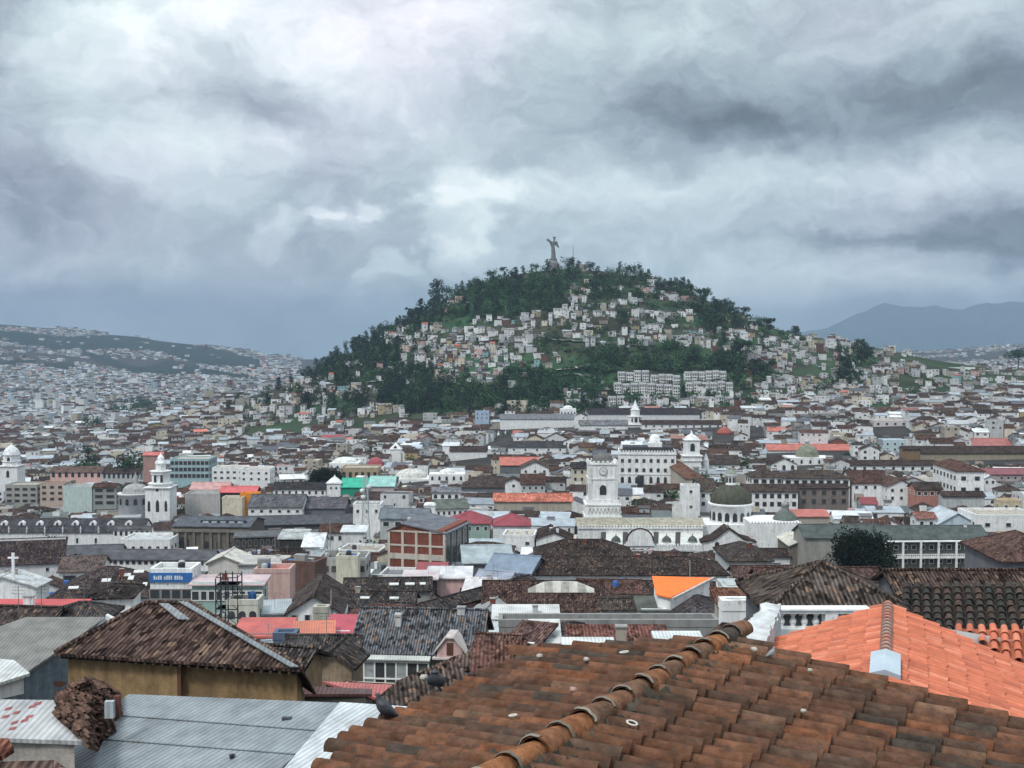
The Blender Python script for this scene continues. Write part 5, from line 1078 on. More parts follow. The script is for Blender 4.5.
 ('house','black courtyard roof in the middle of the old block','house',300,412,606,590,6,dict(wc=(.1,.08,.07),rc=(.042,.038,.038),roof='gable',D=172,yaw=-3)),
 ('house','mottled brown hip roof before the black roofs','house',336,432,626,604,6,dict(wc=GRY,rc=(.095,.055,.048),roof='hip',D=148,yaw=-6,vb=628)),
 ('house','white shed gable with four small windows','house',288,340,613,598,7,dict(wc=W,rc=(.06,.05,.048),roof='gablef',D=150,yaw=4,win=(2,4,.8,.9,2.2,.6),vb=618,rh=2.6,d=14)),
 ('house','pale grey lean-to wall left of the white shed gable','house',248,288,612,604,6,dict(wc=(.45,.5,.52),rc=(.4,.45,.47),roof='shed',rm='metal',D=152,yaw=12)),
 ('house','cream hut with three green arched windows','house',226,258,605,601,6,dict(wc=(.55,.55,.48),rc=CONC,roof='flat',rm='flat',D=150,win=(1,3,.9,1.0,3,1.3),wk=ARCH,vb=616)),
 ('shed','coral pink sheet roof before the lean-to','shed',236,285,634,620,5,dict(wc=GRY,rc=(.55,.12,.1),roof='shed',rm='metal',D=118,vb=637)),
 ('shed','blue tarpaulin box on a cluttered terrace','shed',273,296,640,635,4,dict(wc=(.1,.14,.2),rc=(.12,.28,.55),roof='flat',rm='metal',D=110)),
 ('shed','orange sheet roof on white frame','shed',297,330,638,628,5,dict(wc=W2,rc=(.6,.19,.11),roof='shed',rm='metal',D=112,yaw=8,win=(1,5,1.0,.8,3,.9))),
 ('water_tank_house','tall beige concrete water tank block','water tank',313,328,613,611,9,dict(wc=(.4,.39,.33),rc=CONC,roof='flat',rm='flat',D=128,vb=630)),
 ('shed','small maroon and white awning roof','shed',328,350,631,623,5,dict(wc=W2,rc=(.5,.07,.1),roof='shed',rm='metal',D=116)),
 # --- right of centre, rows 538-650
 ('convent','huge dark hip roof of the convent in front of the white church','convent',516,728,574,556,9,dict(wc=W2,rc=(.04,.031,.028),roof='hip',D=225,vb=578,pitch=.36)),
 ('convent','dark pyramid roof peak rising over the left end of the huge roof','convent',536,634,558,539,9,dict(wc=GRY,rc=(.04,.031,.028),roof='hip',D=243,vb=560,pitch=.5)),
 ('convent','dark hip roof peak right of the small white turret','convent',728,772,560,543,8,dict(wc=GW,rc=(.052,.043,.04),roof='hip',D=245,vb=565)),
 ('convent','low brown roof range running right below the dark peak','convent',735,830,576,565,6,dict(wc=BGE,rc=(.08,.05,.045),roof='gable',D=225)),
 ('convent','brown mottled roof with pale curved skylight','convent',484,604,606,580,7,dict(wc=(.16,.09,.07),rc=(.055,.036,.032),roof='gable',D=165,vb=614)),
 ('convent','brown lower roof left of the arched hall','convent',545,602,622,608,5,dict(wc=(.1,.06,.05),rc=(.07,.045,.04),roof='shed',D=150)),
 ('shed','long white translucent canopy','shed',495,557,617,607,5,dict(wc=GRY,rc=(.62,.63,.61),roof='shed',rm='metal',D=150,vb=618)),
 ('hall','white arched hall with dark opening under grey vault','hall',601,641,608,598,8,dict(wc=W2,rc=(.055,.045,.04),roof='gable',D=152,vb=622,win=(1,1,4.5,2.0,3,1.6))),
 ('house','white blank wall house below the bright orange roof','house',641,672,609,600,8,dict(wc=W,rc=(.1,.11,.1),roof='shed',rm='flat',D=140,vb=623)),
 ('house','dark slate house peak right of the bright orange roof','house',676,722,618,598,7,dict(wc=GRY,rc=(.06,.055,.06),roof='hip',D=135,yaw=-8,vb=620)),
 ('pavilion','glazed roof pavilion with pale flat canopy','pavilion',727,780,585,580,6,dict(wc=(.42,.45,.44),rc=(.5,.56,.55),roof='shed',rm='metal',D=120,win=(1,6,.85,.9,3,.8),wk='s',vb=594,d=3,rh=.1)),
 ('house','brown tile band roof under the glazed pavilion','house',722,768,604,594,5,dict(wc=BGE,rc=(.14,.065,.045),roof='shed',D=110,vb=606)),
 ('house','white stepped terrace wall left of the balustrade','house',722,774,611,607,6,dict(wc=W,rc=W2,roof='flat',rm='flat',D=75,vb=622,d=1.2)),
 ('house','broad dark tile hip roof behind the balustrade','house',772,905,607,562,8,dict(wc=GRY,rc=(.075,.06,.052),roof='hip',rm='tilen',D=60,vb=610,pitch=.55)),
 ('house','brown tile roofs stepping down at the right edge','house',1002,1080,560,532,8,dict(wc=GRY,rc=(.085,.052,.044),roof='hip',D=150,vb=570,yaw=-3,d=14,rh=2.6)),
 ('house','long brown tile roof behind the dark barrel tiles','house',900,1060,592,570,6,dict(wc=GRY,rc=(.06,.042,.035),roof='gable',rm='tilen',D=80,vb=594)),
 ('house','narrow brown roof linking towards the broad dark hip','house',760,880,580,567,6,dict(wc=W2,rc=(.06,.035,.032),roof='gable',D=150)),
 ('terrace','long grey flat parapet walkway crossing the brown roofs','terrace',498,720,627,618,5,dict(wc=(.26,.26,.25),rc=(.3,.3,.29),roof='flat',rm='flat',D=108,d=2.6,vb=631)),
 ('house','reddish brown roof with seams below the walkway','house',575,668,650,632,5,dict(wc=GRY,rc=(.12,.055,.045),roof='shed',D=78,vb=652,yaw=0)),
 ('shed','white sheet canopy on the reddish brown roof','shed',570,609,649,640,4,dict(wc=GRY,rc=(.66,.68,.66),roof='shed',rm='metal',D=72,vb=650,d=1.8,rh=.3)),
 ('shed','white sheet roof beside the old tile ridge','shed',664,700,645,633,4,dict(wc=GRY,rc=(.62,.66,.66),roof='shed',rm='metal',D=76,vb=650,d=2.6,rh=.3)),
 ('house','leaning white side wall hut with brown roof','house',508,534,642,624,5,dict(wc=W,rc=(.1,.06,.055),roof='shed',D=92,yaw=-22,vb=648)),
 ('house','white walled yard hut right of the leaning hut','house',535,556,640,630,5,dict(wc=W2,rc=(.55,.56,.54),roof='shed',rm='flat',D=94)),
 ('house','small white chimney house with tiny dark hip top','house',558,582,635,626,6,dict(wc=W,rc=(.06,.05,.05),roof='hip',D=96,win=(1,1,1,1))),
 ('house','brown roof at the left end of the walkway','house',476,512,652,636,5,dict(wc=BGE,rc=(.1,.06,.05),roof='gable',D=88,yaw=-10)),
 ('house','grey gabled shed left of the white translucent canopy','house',468,505,616,600,6,dict(wc=(.4,.4,.38),rc=(.3,.31,.3),roof='gablef',rm='metal',D=160,vb=620,yaw=-12)),
 ('shed','rust streaked white sheet roof behind the slate veranda house','shed',418,496,641,622,5,dict(wc=(.4,.3,.28),rc=(.5,.54,.54),roof='shed',rm='metal',D=132,vb=648)),
 ('house','brown seamed roof right of the pink dormer','house',478,520,670,655,5,dict(wc=(.14,.08,.06),rc=(.11,.055,.045),roof='shed',D=70,vb=672)),
 ('house','tan plaster gable end left of the veranda','house',312,352,664,648,9,dict(wc=(.27,.21,.145),rc=(.055,.048,.045),roof='gablef',D=92,wm='rough',vb=682,yaw=-8,rh=1.3,d=3.5)),
 ('house','cluttered dark roof with skylights behind the tan gable','house',286,356,650,634,7,dict(wc=W2,rc=(.06,.055,.055),roof='gable',D=104)),
 ('house','tan walled house end at the side of ochre house','house',258,298,668,655,8,dict(wc=(.3,.21,.12),rc=(.05,.045,.042),roof='gable',D=66,wm='rough',vb=700,yaw=-14,rm='tilen',d=3.6,rh=.9)),
]
for t in T:
    r = bld(t[0], t[1], t[2], t[3], t[4], t[5], t[6], t[7], **t[8])
    t[8]['_r'] = r
def find(lab):
    for t in T:
        if t[1].startswith(lab): return t[8]['_r']
# cross
c = find('white church gable carrying'); r = thing('cross', 'tall white cross on the church gable at left', 'cross', (wx(10,205), 205, wz(579,205))); lo = r.location
b = MB(); b.box(lo.x-.22, lo.x+.22, 204.8, 205.2, lo.z-.5, wz(553,205), W); b.box(lo.x-.9, lo.x+.9, 204.82, 205.18, wz(558.6,205), wz(557,205), W); b.build('beam', M['plain'], r, lo)
# blue sign band
c = find('shop building'); b = MB(); b.box(-c['w']/2-.1, c['w']/2+.1, -.25, -.02, c['H']-1.35, c['H']+.05, (.03,.13,.36)); sg = b.build('sign_board', M['plain'], c['root'])
b = MB()
for k in range(12):
    x = -c['w']/2+.6+k*.33+(k//4)*.25; b.box(x, x+.22, -.29, -.25, c['H']-.95, c['H']-.95+random.choice((.45,.6,.6)), (.6,.65,.7))
b.build('lettering', M['plain'], sg)
# curved skylight on the brown mottled roof
c = find('brown mottled roof with pale'); b = MB(); s_ = c['s']; x0 = -3.4; rows = []
for j in range(9):
    t_ = j/8; rows.append([(-c['w']/2+(x_-484)*s_, 2.6+y_*2.6, c['H']+.2+.46*(2.6+y_*2.6)+.5*math.sin(math.pi*y_)) for x_, y_ in [(528+68*t_, yy*(math.sin(math.pi*min(max(t_,.06),.94)))) for yy in np.linspace(0, 1, 7)]])
b.grid(rows, (.4,.4,.36), 0, False, colf=lambda i, j: (.5,.49,.44) if j % 2 else (.33,.32,.29)); b.build('skylight', M['flat'], c['root'])
# skylights / white patches on dark roofs
def patches(lab, items):
    c = find(lab); sl = c['rh']/(c['d']/2)
    for (px, t_, w_, l_) in items:
        x = (px-(c['e'].x/c['D']*F+512))*c['s']; y0 = t_*c['d']/2; z0 = c['H']+sl*y0+.1
        b = MB(); b.prism([(x-w_/2,y0,z0),(x+w_/2,y0,z0),(x+w_/2,y0+l_,z0+sl*l_),(x-w_/2,y0+l_,z0+sl*l_)], (0,0,.12), (.55,.56,.55)); b.build('skylight', M['plain'], c['root'])
patches('wide dark brown roof', [(98,.45,1.6,.8),(115,.62,2,.7),(122,.5,1,1),(128,.72,1.8,.7),(68,.25,1.8,.6),(138,.3,.8,.8)])
patches('broad black roof with three', [(393,.3,1.6,.5),(409,.3,1.6,.5),(422,.3,1,.5)])
patches('black courtyard roof', [(362,.4,1.4,.4),(392,.4,1.4,.4)]); patches('mottled brown hip', [(357,.5,.8,.5),(377,.45,.9,.4)])

def pole(px, row, D, label):
    p = P(px, row, D); g = zg(p.x, p.y); r = thing('utility_pole', label, 'pole', (p.x, p.y, g)); H = p.z-g
    b = MB(); b.tube((0,0,0), (0,0,H), .16, (.3,.29,.27), 0, 8, .1); b.build('post', M['plaster'], r)
    b = MB(); b.box(-.8, .8, -.06, .06, H-.5, H-.38, (.1,.08,.07)); b.build('cross_arm', M['bark'], r); return Vector((p.x, p.y, g+H-.4))
PL = [pole(*a) for a in ((196,601,150,'grey concrete pole before the teal building beside the scaffold tower'),(330,521,290,'pale street pole in front of the dark arcade'),(275,528,300,'thin pole at the left end of the dark arcade'),(200,586,185,'thin pole right of the blue sign shop'),(331,590,150,'grey pole above the white shed gable'),(690,560,210,'thin pole over the huge dark roof'))]
for k, (i, j) in enumerate(((0,3),(2,1),(1,4))):
    b = MB(); n_ = 14
    for o_ in (-.5, .5):
        pts = [PL[i].lerp(PL[j], t)-Vector((o_, 0, 1.6*math.sin(math.pi*t))) for t in np.linspace(0, 1, n_)]
        for a, q in zip(pts[:-1], pts[1:]): b.tube(a, q, .025, (.03,.03,.03), 0, 3)
    tag(b.build('overhead_wire', M['plain'], None, PL[i]), ('pair of black wires near the blue sign shop','pair of black wires along the dark arcade','pair of black wires running down to the white shed gable')[k], 'wire')
UPV = Vector((0,0,1))
# ================================================================= NEAR BUILDINGS
# ---- veranda house with slate roof and pink dormer
c = bld('veranda_house', 'slate roofed house with white glazed veranda and pink dormer', 'house', 353, 478, 652, 631, h=8, D=104, yaw=-5, roof='gable', wc=(.3,.28,.25), rc=(.1,.105,.115), rm='tilen', d=9.5, rh=3.0, vb=686)
rt = c['root']; w_ = c['w']; H = c['H']; s_ = c['s']; X = lambda px: (px-415.5)*s_
b = MB(); b.prism([(X(352),-1.1,H-.45),(X(432),-1.1,H-.45),(X(432),.6,H+.25),(X(352),.6,H+.25)], (0,0,-.1), (.5,.52,.48)); b.build('veranda_roof', M['metal'], rt)
b = MB(); xs = np.linspace(X(353.5), X(430), 8)
for x in xs: b.box(x-.07, x+.07, -.8, -.68, H-3.2, H-.45, W)
for z in (H-.6, H-1.1+.35, H-2.3, H-3.2): b.box(xs[0]-.07, xs[-1]+.07, -.82, -.7, z-.07, z+.06, W)
fr = b.build('veranda_frame', M['plain'], rt)
for i in range(7):
    b = MB(); cg = [(.1,.12,.12),(.35,.38,.38),(.05,.055,.06)][i % 3]; b.face([(xs[i]+.07,-.72,H-3.1),(xs[i+1]-.07,-.72,H-3.1),(xs[i+1]-.07,-.72,H-.55),(xs[i]+.07,-.72,H-.55)], cg); b.build('pane', M['glass'], fr)
    if i % 2 == 0: b = MB(); b.box(xs[i]+.2, xs[i]+.75, -.66, -.6, H-2.9, H-.8, (.5,.52,.5)); b.build('curtain', M['plain'], fr)
b = MB(); xm = X(452); b.prism([(xm-1.25,-.9,H-.2),(xm+1.25,-.9,H-.2),(xm+1.1,-.9,H+.5),(xm+.35,-.9,H+1.5),(xm-.35,-.9,H+1.5),(xm-1.1,-.9,H+.5)], (0,2.6,0), (.6,.42,.4)); dm = b.build('dormer', M['plaster'], rt)
b = MB(); b.box(xm-.3, xm+.3, -.94, -.9, H, H+1.15, (.1,.045,.03)); b.build('door', M['plain'], dm)
b = MB()
for a, q in (((xm-1.5,H+.25),(xm-.35,H+1.68)),((xm-.35,H+1.68),(xm+.35,H+1.68)),((xm+.35,H+1.68),(xm+1.5,H+.25))): b.prism([(a[0],-1.1,a[1]),(q[0],-1.1,q[1]),(q[0],1.8,q[1]),(a[0],1.8,a[1])], (0,0,-.12), (.5,.45,.42))
b.box(xm-1.6, xm+1.6, -1.15, -.5, H-.35, H-.2, (.55,.52,.5)); b.build('dormer_roof', M['plaster'], dm)
b = MB(); b.box(X(389), X(395), 2.6, 3.3, H+.8, H+2.6, (.5,.5,.48)); b.box(X(388.4), X(395.6), 2.5, 3.4, H+2.6, H+2.8, (.4,.4,.39)); b.build('chimney', M['plaster'], rt)
# ---- ochre house with big weathered hip roof
FL_, FR_ = P(55,653,57), P(303,669,53.6); RL_, RR_ = P(146,603.5,60.8), P(190,603.5,60.4)
root = thing('ochre_house', 'ochre walled adobe house under a big weathered dark tile hip roof', 'house', (-15.5, 59, -27)); lo = root.location; ALLB.append((root, 180, 650, 56)); HR = (.075,.05,.042)
BL_, BR_ = Vector((FL_.x+2.5, 66, FL_.z-.3)), Vector((FR_.x+.1, 56.5, FR_.z-2.0)); BK2 = Vector((RR_.x+1, 66, RR_.z-3.4))
b = MB(); b.prism([FL_, FR_, RR_, RL_], (0,0,-.16), HR); b.prism([RR_, FR_, BR_, BK2], (0,0,-.16), HR); b.prism([FL_, RL_, BL_], (0,0,-.16), HR); b.prism([RL_, RR_, BK2, BL_], (0,0,-.16), HR)
for p, q in ((FL_,RL_),(RL_,RR_),(RR_,FR_)): b.tube(p+Vector((0,0,.05)), q+Vector((0,0,.05)), .14, (.1,.07,.058), 0, 6)
rf = b.build('roof', M['tilen'], root, lo)
b = MB(); w1_, w2_, wm_ = FL_+Vector((.45,.5,0)), FR_+Vector((-.45,.5,0)), None; wm_ = w1_.lerp(w2_, .505)
for a, q in ((w1_, wm_), (wm_+Vector((.05,.35,0)), w2_+Vector((0,.35,0))), (w2_+Vector((0,.35,0)), Vector((BR_.x-.5, BR_.y-.3, BR_.z))), (Vector((BL_.x+.4, BL_.y-.4, BL_.z)), w1_), (Vector((BR_.x-.5, BR_.y-.3, BR_.z)), Vector((BK2.x,BK2.y-.4,BK2.z))), (Vector((BK2.x,BK2.y-.4,BK2.z)), Vector((BL_.x+.4, BL_.y-.4, BL_.z)))):
    b.face([(a.x,a.y,-27),(q.x,q.y,-27),(q.x,q.y,q.z-.1),(a.x,a.y,a.z-.1)], (.3,.2,.1))
b.face([(wm_.x,wm_.y,-27),(wm_.x+.05,wm_.y+.35,-27),(wm_.x+.05,wm_.y+.35,wm_.z-.1),(wm_.x,wm_.y,wm_.z-.1)], (.3,.18,.08)); b.build('wall', M['rough'], root, lo)
b = MB(); b.prism([w1_+Vector((-.3,-.2,-.35)), w2_+Vector((.3,-.2,-.35)), w2_+Vector((.3,-.2,-.2)), w1_+Vector((-.3,-.2,-.2))], (0,.15,0), (.03,.025,.022))
b.build('eave_beam', M['bark'], root, lo)
b = MB(); 
for k in range(26): p = w1_.lerp(w2_, (k+.5)/26); b.box(p.x-.06, p.x+.06, p.y-.48, p.y, p.z-.32, p.z-.2, (.06,.045,.035))
b.box(w1_.x, w2_.x, w1_.y-.02, w1_.y+.0, w1_.z-.33, w1_.z-.3, (.06,.045,.035)); tag(b.build('rafter_ends', M['bark'], root, lo), kind='stuff')
b = MB(); b.box(wm_.x-.09, wm_.x+.09, wm_.y-.1, wm_.y-.01, -27, wm_.z-.4, (.12,.06,.035)); b.build('groove_strip', M['plain'], root, lo)  # brown strip added at the wall step, stands for a dark groove
b = MB(); p = P(59.5,684,w1_.y-.04); b.prism([(p.x+.33*math.cos(t)*(1+.2*math.sin(3*t)), p.y, p.z+.15*math.sin(t)) for t in np.linspace(0, 6.283, 11)[:-1]], (0,.03,0), (.09,.035,.025)); b.build('wall_patch', M['rough'], root, lo)
b = MB(); up = Vector((0,0,.13)); dv = (RR_-RL_).normalized()
for t0, t1, o0, o1 in ((-.02,.5,-.75,-.1),(.51,1.0,-.68,-.12)):
    a, q = RR_.lerp(FR_, t0), RR_.lerp(FR_, t1); inn = Vector((-1,0,0)); nn2 = Vector((0,-.1,.06)); b.prism([a+inn*.62+up, q+inn*.62+up, q+inn*.2+up, a+inn*.2+up], (0,0,-.05), (.2,.225,.235))
p0 = RR_+(FL_-RL_)*.03+Vector((-1.5,0,.09)); e1_ = (FR_-RR_).normalized(); b.prism([p0, p0+e1_*2.6+Vector((-.35,0,0)), p0+e1_*2.6+Vector((.25,0,0)), p0+Vector((.5,0,0))], (0,0,-.05), (.25,.27,.28)); b.build('ridge_flashing', M['metaln'], root, lo)
foot(-15.5, 60.5, 0, 6.5, 5); guard(55, 303, 603, 700, 52)
# grey cement sheet roof left of it
s1 = slab('grey_roof_house', 'grey weathered cement sheet roof house left of the ochre house', 'house', [(26,617),(106,617),(55,653),(6,686),(-40,704),(-40,640)], 80, a=.2, b=0, rc=(.2,.195,.175), wc=(.14,.17,.19), rm='metaln', wm='rough', zb=-36)
s2 = slab('white_sheet_roof', 'bright white sheet lean-to under the grey cement roof at left', 'lean-to roof', [(-30,656),(14,660),(30,673),(2,682),(-30,690)], 62, a=.12, rc=(.62,.64,.62), rm='metaln', wall=True, drop=1.0)
t3 = MB(); 
slab('gable_vent_house', 'blue-grey triangular gable between grey and dark tile roofs', 'house gable', [(106,616),(129,628),(74,651)], 71, a=.32, b=.05, rc=(.09,.115,.135), rm='metaln', wall=True, drop=2.5, wc=(.08,.1,.11))
b = MB(); p_, q_ = P(105.5,615,70.5), P(129,627.5,69); b.prism([p_, q_, q_+Vector((0,.4,.0)), p_+Vector((0,.4,.0))], (0,0,-.28), (.55,.57,.56)); tag(b.build('white_gutter', M['plain'], None, p_), 'white sloping gutter along the blue-grey gable', 'gutter')
# big grey ribbed metal roof, with its brighter sheet strip
pts = [(128,694),(346,703),(250,800),(20,800)]
s3 = slab('metal_roof_hall', 'blue-grey ribbed metal roof in front of the ochre wall', 'shed', pts, 48, a=.20, b=.2, rc=(.25,.28,.295), rm='metaln', wc=(.25,.25,.24), zb=-26)
pl = s3['pl']; lo = s3['loc']
b = MB(); q = [on_plane(x, y, pl)+Vector((0,0,.05)) for x, y in ((340,703.2),(412,708),(345,800),(258,800))]; b.prism(q, (0,0,-.06), (.58,.62,.63)); b.build('translucent_sheet', M['metaln'], s3['root'], lo)
for (x0, y0, x1, y1) in ((80,738,300,755),(120,716,330,732)):
    b = MB(); b.tube(on_plane(x0, y0, pl)+Vector((0,0,.02)), on_plane(x1, y1, pl)+Vector((0,0,.02)), .03, (.17,.2,.22), 0, 4); b.build('seam', M['metaln'], s3['root'], lo)
b = MB(); v_ = on_plane(232, 758, pl); b.lathe(v_.x, v_.y, [(.09,v_.z-.02),(.09,v_.z+.1),(.12,v_.z+.12),(.02,v_.z+.16)], (.04,.045,.05), 0, 10); b.build('vent_cap', M['plain'], s3['root'], lo)
b = MB(); v_ = on_plane(287, 719, pl); b.box(v_.x-.18, v_.x+.18, v_.y-.1, v_.y+.1, v_.z-.02, v_.z+.07, (.05,.055,.06)); b.build('roof_hatch', M['plain'], s3['root'], lo)
# rusty roof and stained wall in the corner
s4 = slab('rusty_roof_house', 'pale corrugated roof with red rust streaks over stained white wall', 'shed', [(-30,699),(57,700),(81,741),(-30,737)], 44, a=.3, b=.06, rc=(.43,.44,.44), rm='metaln', wc=(.4,.37,.33), wm='rough', zb=-24)
b = MB()
for (x, y) in ((6,708),(14,712),(3,716),(30,706),(27,716),(22,720),(35,703),(12,722),(10,728)):
    q = [on_plane(x+dx, y+dy, s4['pl'])+Vector((0,0,.012)) for dx, dy in ((0,0),(7,-1.5),(5.4,1.4),(-2,3))]; b.face(list(reversed(q)), (.3,.075,.07))
b.build('red_paint', M['metaln'], s4['root'], s4['loc'])
slab('low_tile_roof', 'low broken brown tile roof in the bottom left corner', 'roof', [(-20,762),(55,760),(75,775),(60,800),(-20,800)], 30, a=.3, rc=(.09,.06,.05), rm='tilen', drop=1.5)
slab('brown_roof_edge', 'strip of red-brown tiles at left edge below rusty roof', 'roof', [(-20,739),(8,738),(14,748),(2,756),(-20,758)], 36, a=.3, rc=(.16,.07,.05), rm='tilen', drop=1.0)
# broken tile mound
def tiles_scatter(b, pts, pl, n, L, col0):
    cen = sum((on_plane(x, y, pl) for x, y in pts), Vector())/len(pts)
    xs = [p[0] for p in pts]; ys = [p[1] for p in pts]; k = 0; tries = 0
    while k < n and tries < n*6:
        tries += 1; x = random.uniform(min(xs), max(xs)); y = random.uniform(min(ys), max(ys)); ins = False; j = len(pts)-1
        for i in range(len(pts)):
            if (pts[i][1] > y) != (pts[j][1] > y) and x < (pts[j][0]-pts[i][0])*(y-pts[i][1])/(pts[j][1]-pts[i][1])+pts[i][0]: ins = not ins
            j = i
        if not ins: continue
        k += 1; p = on_plane(x, y, pl)+Vector((0,0,.05+.05*random.random())); a = random.uniform(-.35,.35); dx = Vector((math.cos(a)*.5+.3, -math.cos(a), -.34)).normalized()*L/2; sd_ = Vector((dx.y, -dx.x, 0)).normalized(); kk = random.uniform(.4,1.8); c_ = tuple(v*kk for v in col0)
        rows = [[p+s_*dx+sd_*(.085*math.cos(t))+Vector((0,0,.06*math.sin(t)+(.03 if s_ > 0 else 0))) for t in np.linspace(0, math.pi, 5)] for s_ in (-1, 1)]
        b.grid(rows, c_, 0, True)
HP = [(85,683),(98,682),(108,688),(119,697),(121,712),(113,722),(104,738),(84,740),(66,727),(55,717),(57,702),(70,691)]
def in_poly(pts, x, y):
    ins = False; j = len(pts)-1
    for i in range(len(pts)):
        if (pts[i][1] > y) != (pts[j][1] > y) and x < (pts[j][0]-pts[i][0])*(y-pts[i][1])/(pts[j][1]-pts[i][1])+pts[i][0]: ins = not ins
        j = i
    return ins
def mound_pt(px, row):
    d = P(px, row, 1.0); ys = [on_plane(px, row, s3['pl']).y]
    if px < 92: ys.append(on_plane(px, row, s4['pl']).y)
    return d*(min(ys)-.12)
HP = [(85,683),(93,681),(100,686),(110,688),(121,696),(119,706),(124,713),(113,724),(116,732),(104,741),(98,752),(87,749),(84,741),(70,733),(62,722),(54,718),(58,708),(55,700),(66,692)]
ring_ = [mound_pt(x, y) for x, y in HP]; cen_ = sum(ring_, Vector())/len(ring_); rs = np.random.RandomState(4); rows = []
for s_, hh in ((1.0,0),(.93,.16),(.78,.36),(.55,.55),(.3,.68),(.08,.72)): rows.append([cen_+(p-cen_)*s_+UPV*(hh*rs.uniform(.75,1.2))+Vector((rs.randn()*.05, 0, 0)) for p in ring_])
root = thing('tile_heap', 'collapsed mound of old brown roof tiles beside grey metal roof', 'tile heap', ring_[11]); lo = root.location; ALLB.append((root, 88, 714, 43))
b = MB(); b.grid(rows, (.06,.04,.032), 0, False, True); b.build('mound', M['tilen'], root, lo); s5 = dict(root=root, loc=lo)
b = MB()
for k in range(420):
    i_ = rs.randint(0, len(ring_)); s_ = rs.rand()**.5; p = cen_+(ring_[i_].lerp(ring_[(i_+1) % len(ring_)], rs.rand())-cen_)*s_+UPV*(.76*(1-s_**2.2)+.03+.05*rs.rand())
    a_ = rs.uniform(-.3,.3); dx = Vector((math.cos(a_)*.5+.35, -math.cos(a_)*.8, -.4+rs.uniform(-.15,.15))).normalized()*.17; sd_ = Vector((dx.y, -dx.x, 0)).normalized(); kk = rs.uniform(.4,1.9)
    b.grid([[p+q_*dx+sd_*(.075*math.cos(t))+UPV*(.055*math.sin(t)+(.03 if q_ > 0 else 0)) for t in np.linspace(0, math.pi, 5)] for q_ in (-1, 1)], (.085*kk,.05*kk,.038*kk), 0, True)
tag(b.build('loose_tiles', M['clay'], root, lo), kind='stuff')
b = MB(); w0 = P(108,706,43.4); b.box(w0.x-.1, w0.x+.24, 43.3, 43.5, w0.z-.45, w0.z+.2, (.5,.55,.58)); b.build('tin_patch', M['metaln'], s5['root'], s5['loc'])
b = MB(); w0 = P(117,706,43.6); b.box(w0.x-.1, w0.x+.12, 43.5, 43.7, w0.z-.45, w0.z+.4, (.13,.05,.04)); b.build('brown_board', M['rough'], s5['root'], s5['loc'])
# yard sheds between metal hall and veranda house
slab('coral_lean_to', 'coral painted sheet roof below the glazed veranda', 'lean-to roof', [(321,681),(397,685),(375,698),(366,694)], 76, a=.15, rc=(.42,.12,.11), rm='metaln', wc=(.05,.045,.045), drop=5)
slab('yard_shed', 'long dark yard shed with block wall behind grey metal roof', 'shed', [(252,683),(372,689),(372,694),(300,694),(255,690)], 66, a=.1, rc=(.1,.05,.045), rm='metaln', wc=(.1,.095,.085), wm='masonry', drop=5)
slab('low_tile_wing', 'dark barrel tiled low roof where the pigeon looks', 'roof', [(396,682),(432,668),(452,660),(472,678),(466,700),(380,708),(374,700)], 62, a=.3, b=-.05, rc=(.075,.058,.05), rm='tilen', drop=4, wc=(.2,.17,.14), wm='rough')
slab('slate_side_roof', 'steep brown tile slope running up beside the pink dormer', 'roof', [(396,681),(457,655),(474,652),(478,668),(440,676)], 74, a=.25, rc=(.10,.07,.06), rm='tilen', drop=3)
# bright orange painted roof
slab('orange_roof_house', 'flat bright orange roof on white walled house', 'house', [(652,576),(712,577.5),(670,597.5),(656,594)], 145, a=.28, b=0, rc=(.85,.17,.03), rm='plain', wc=W, zb=-58)
b = MB(); p_, q_ = P(712.5,577,144), P(671,598,135); b.prism([p_, q_, q_+Vector((.35,0,0)), p_+Vector((.35,0,0))], (0,0,-.3), (.5,.46,.42)); tag(b.build('roof_verge', M['plaster'], None, p_), 'pale verge strip along the right edge of the bright orange roof', 'roof verge')

# ================================================================= REAL BARREL TILES
UP = Vector((0,0,1))
def tile_field(b, O, down, cross, nj, ni, pitch, L, R, colf, seg=7, pan=True, j0=0, clip=None, jit=.012):
    down = down.normalized(); cross = (cross-down*cross.dot(down)).normalized(); n = down.cross(cross); n = n if n.z > 0 else -n
    for i in range(ni):
        off = random.uniform(-.3, .3)*L*.3
        for j in range(j0, nj):
            o = O+cross*(i*pitch+random.gauss(0, jit))+down*(j*L+off)+n*random.uniform(0,.008)
            if clip and not clip(o+down*L*.5): continue
            dd = (down+cross*random.gauss(0, .018)).normalized(); c_ = colf(); k = random.uniform(.94,1.05)
            def arc(p, r, lift, rr=1.0): return [p+cross*(r*k*math.cos(t))+n*(r*rr*k*math.sin(t)+lift) for t in np.linspace(0, math.pi, seg)]
            a0 = arc(o, R*.80, .0); a1 = arc(o+dd*L*.5, R*.91, .014); a2 = arc(o+dd*L*1.06, R*1.02, .034)
            b.grid([a0, a1, a2], c_, 0, True)
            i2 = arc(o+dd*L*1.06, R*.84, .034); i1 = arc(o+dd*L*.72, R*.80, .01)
            b.grid([a2, i2], tuple(v*.8 for v in c_), 0, False); b.grid([i2, i1], tuple(v*.5 for v in c_), 0, True)  # inside of the tile end painted darker, shade of the hollow in its colour
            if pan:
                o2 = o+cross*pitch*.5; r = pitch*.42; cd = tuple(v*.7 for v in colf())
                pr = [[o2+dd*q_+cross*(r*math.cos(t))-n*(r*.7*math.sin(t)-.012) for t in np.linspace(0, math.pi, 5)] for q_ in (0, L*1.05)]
                b.grid(pr, cd, 0, True)
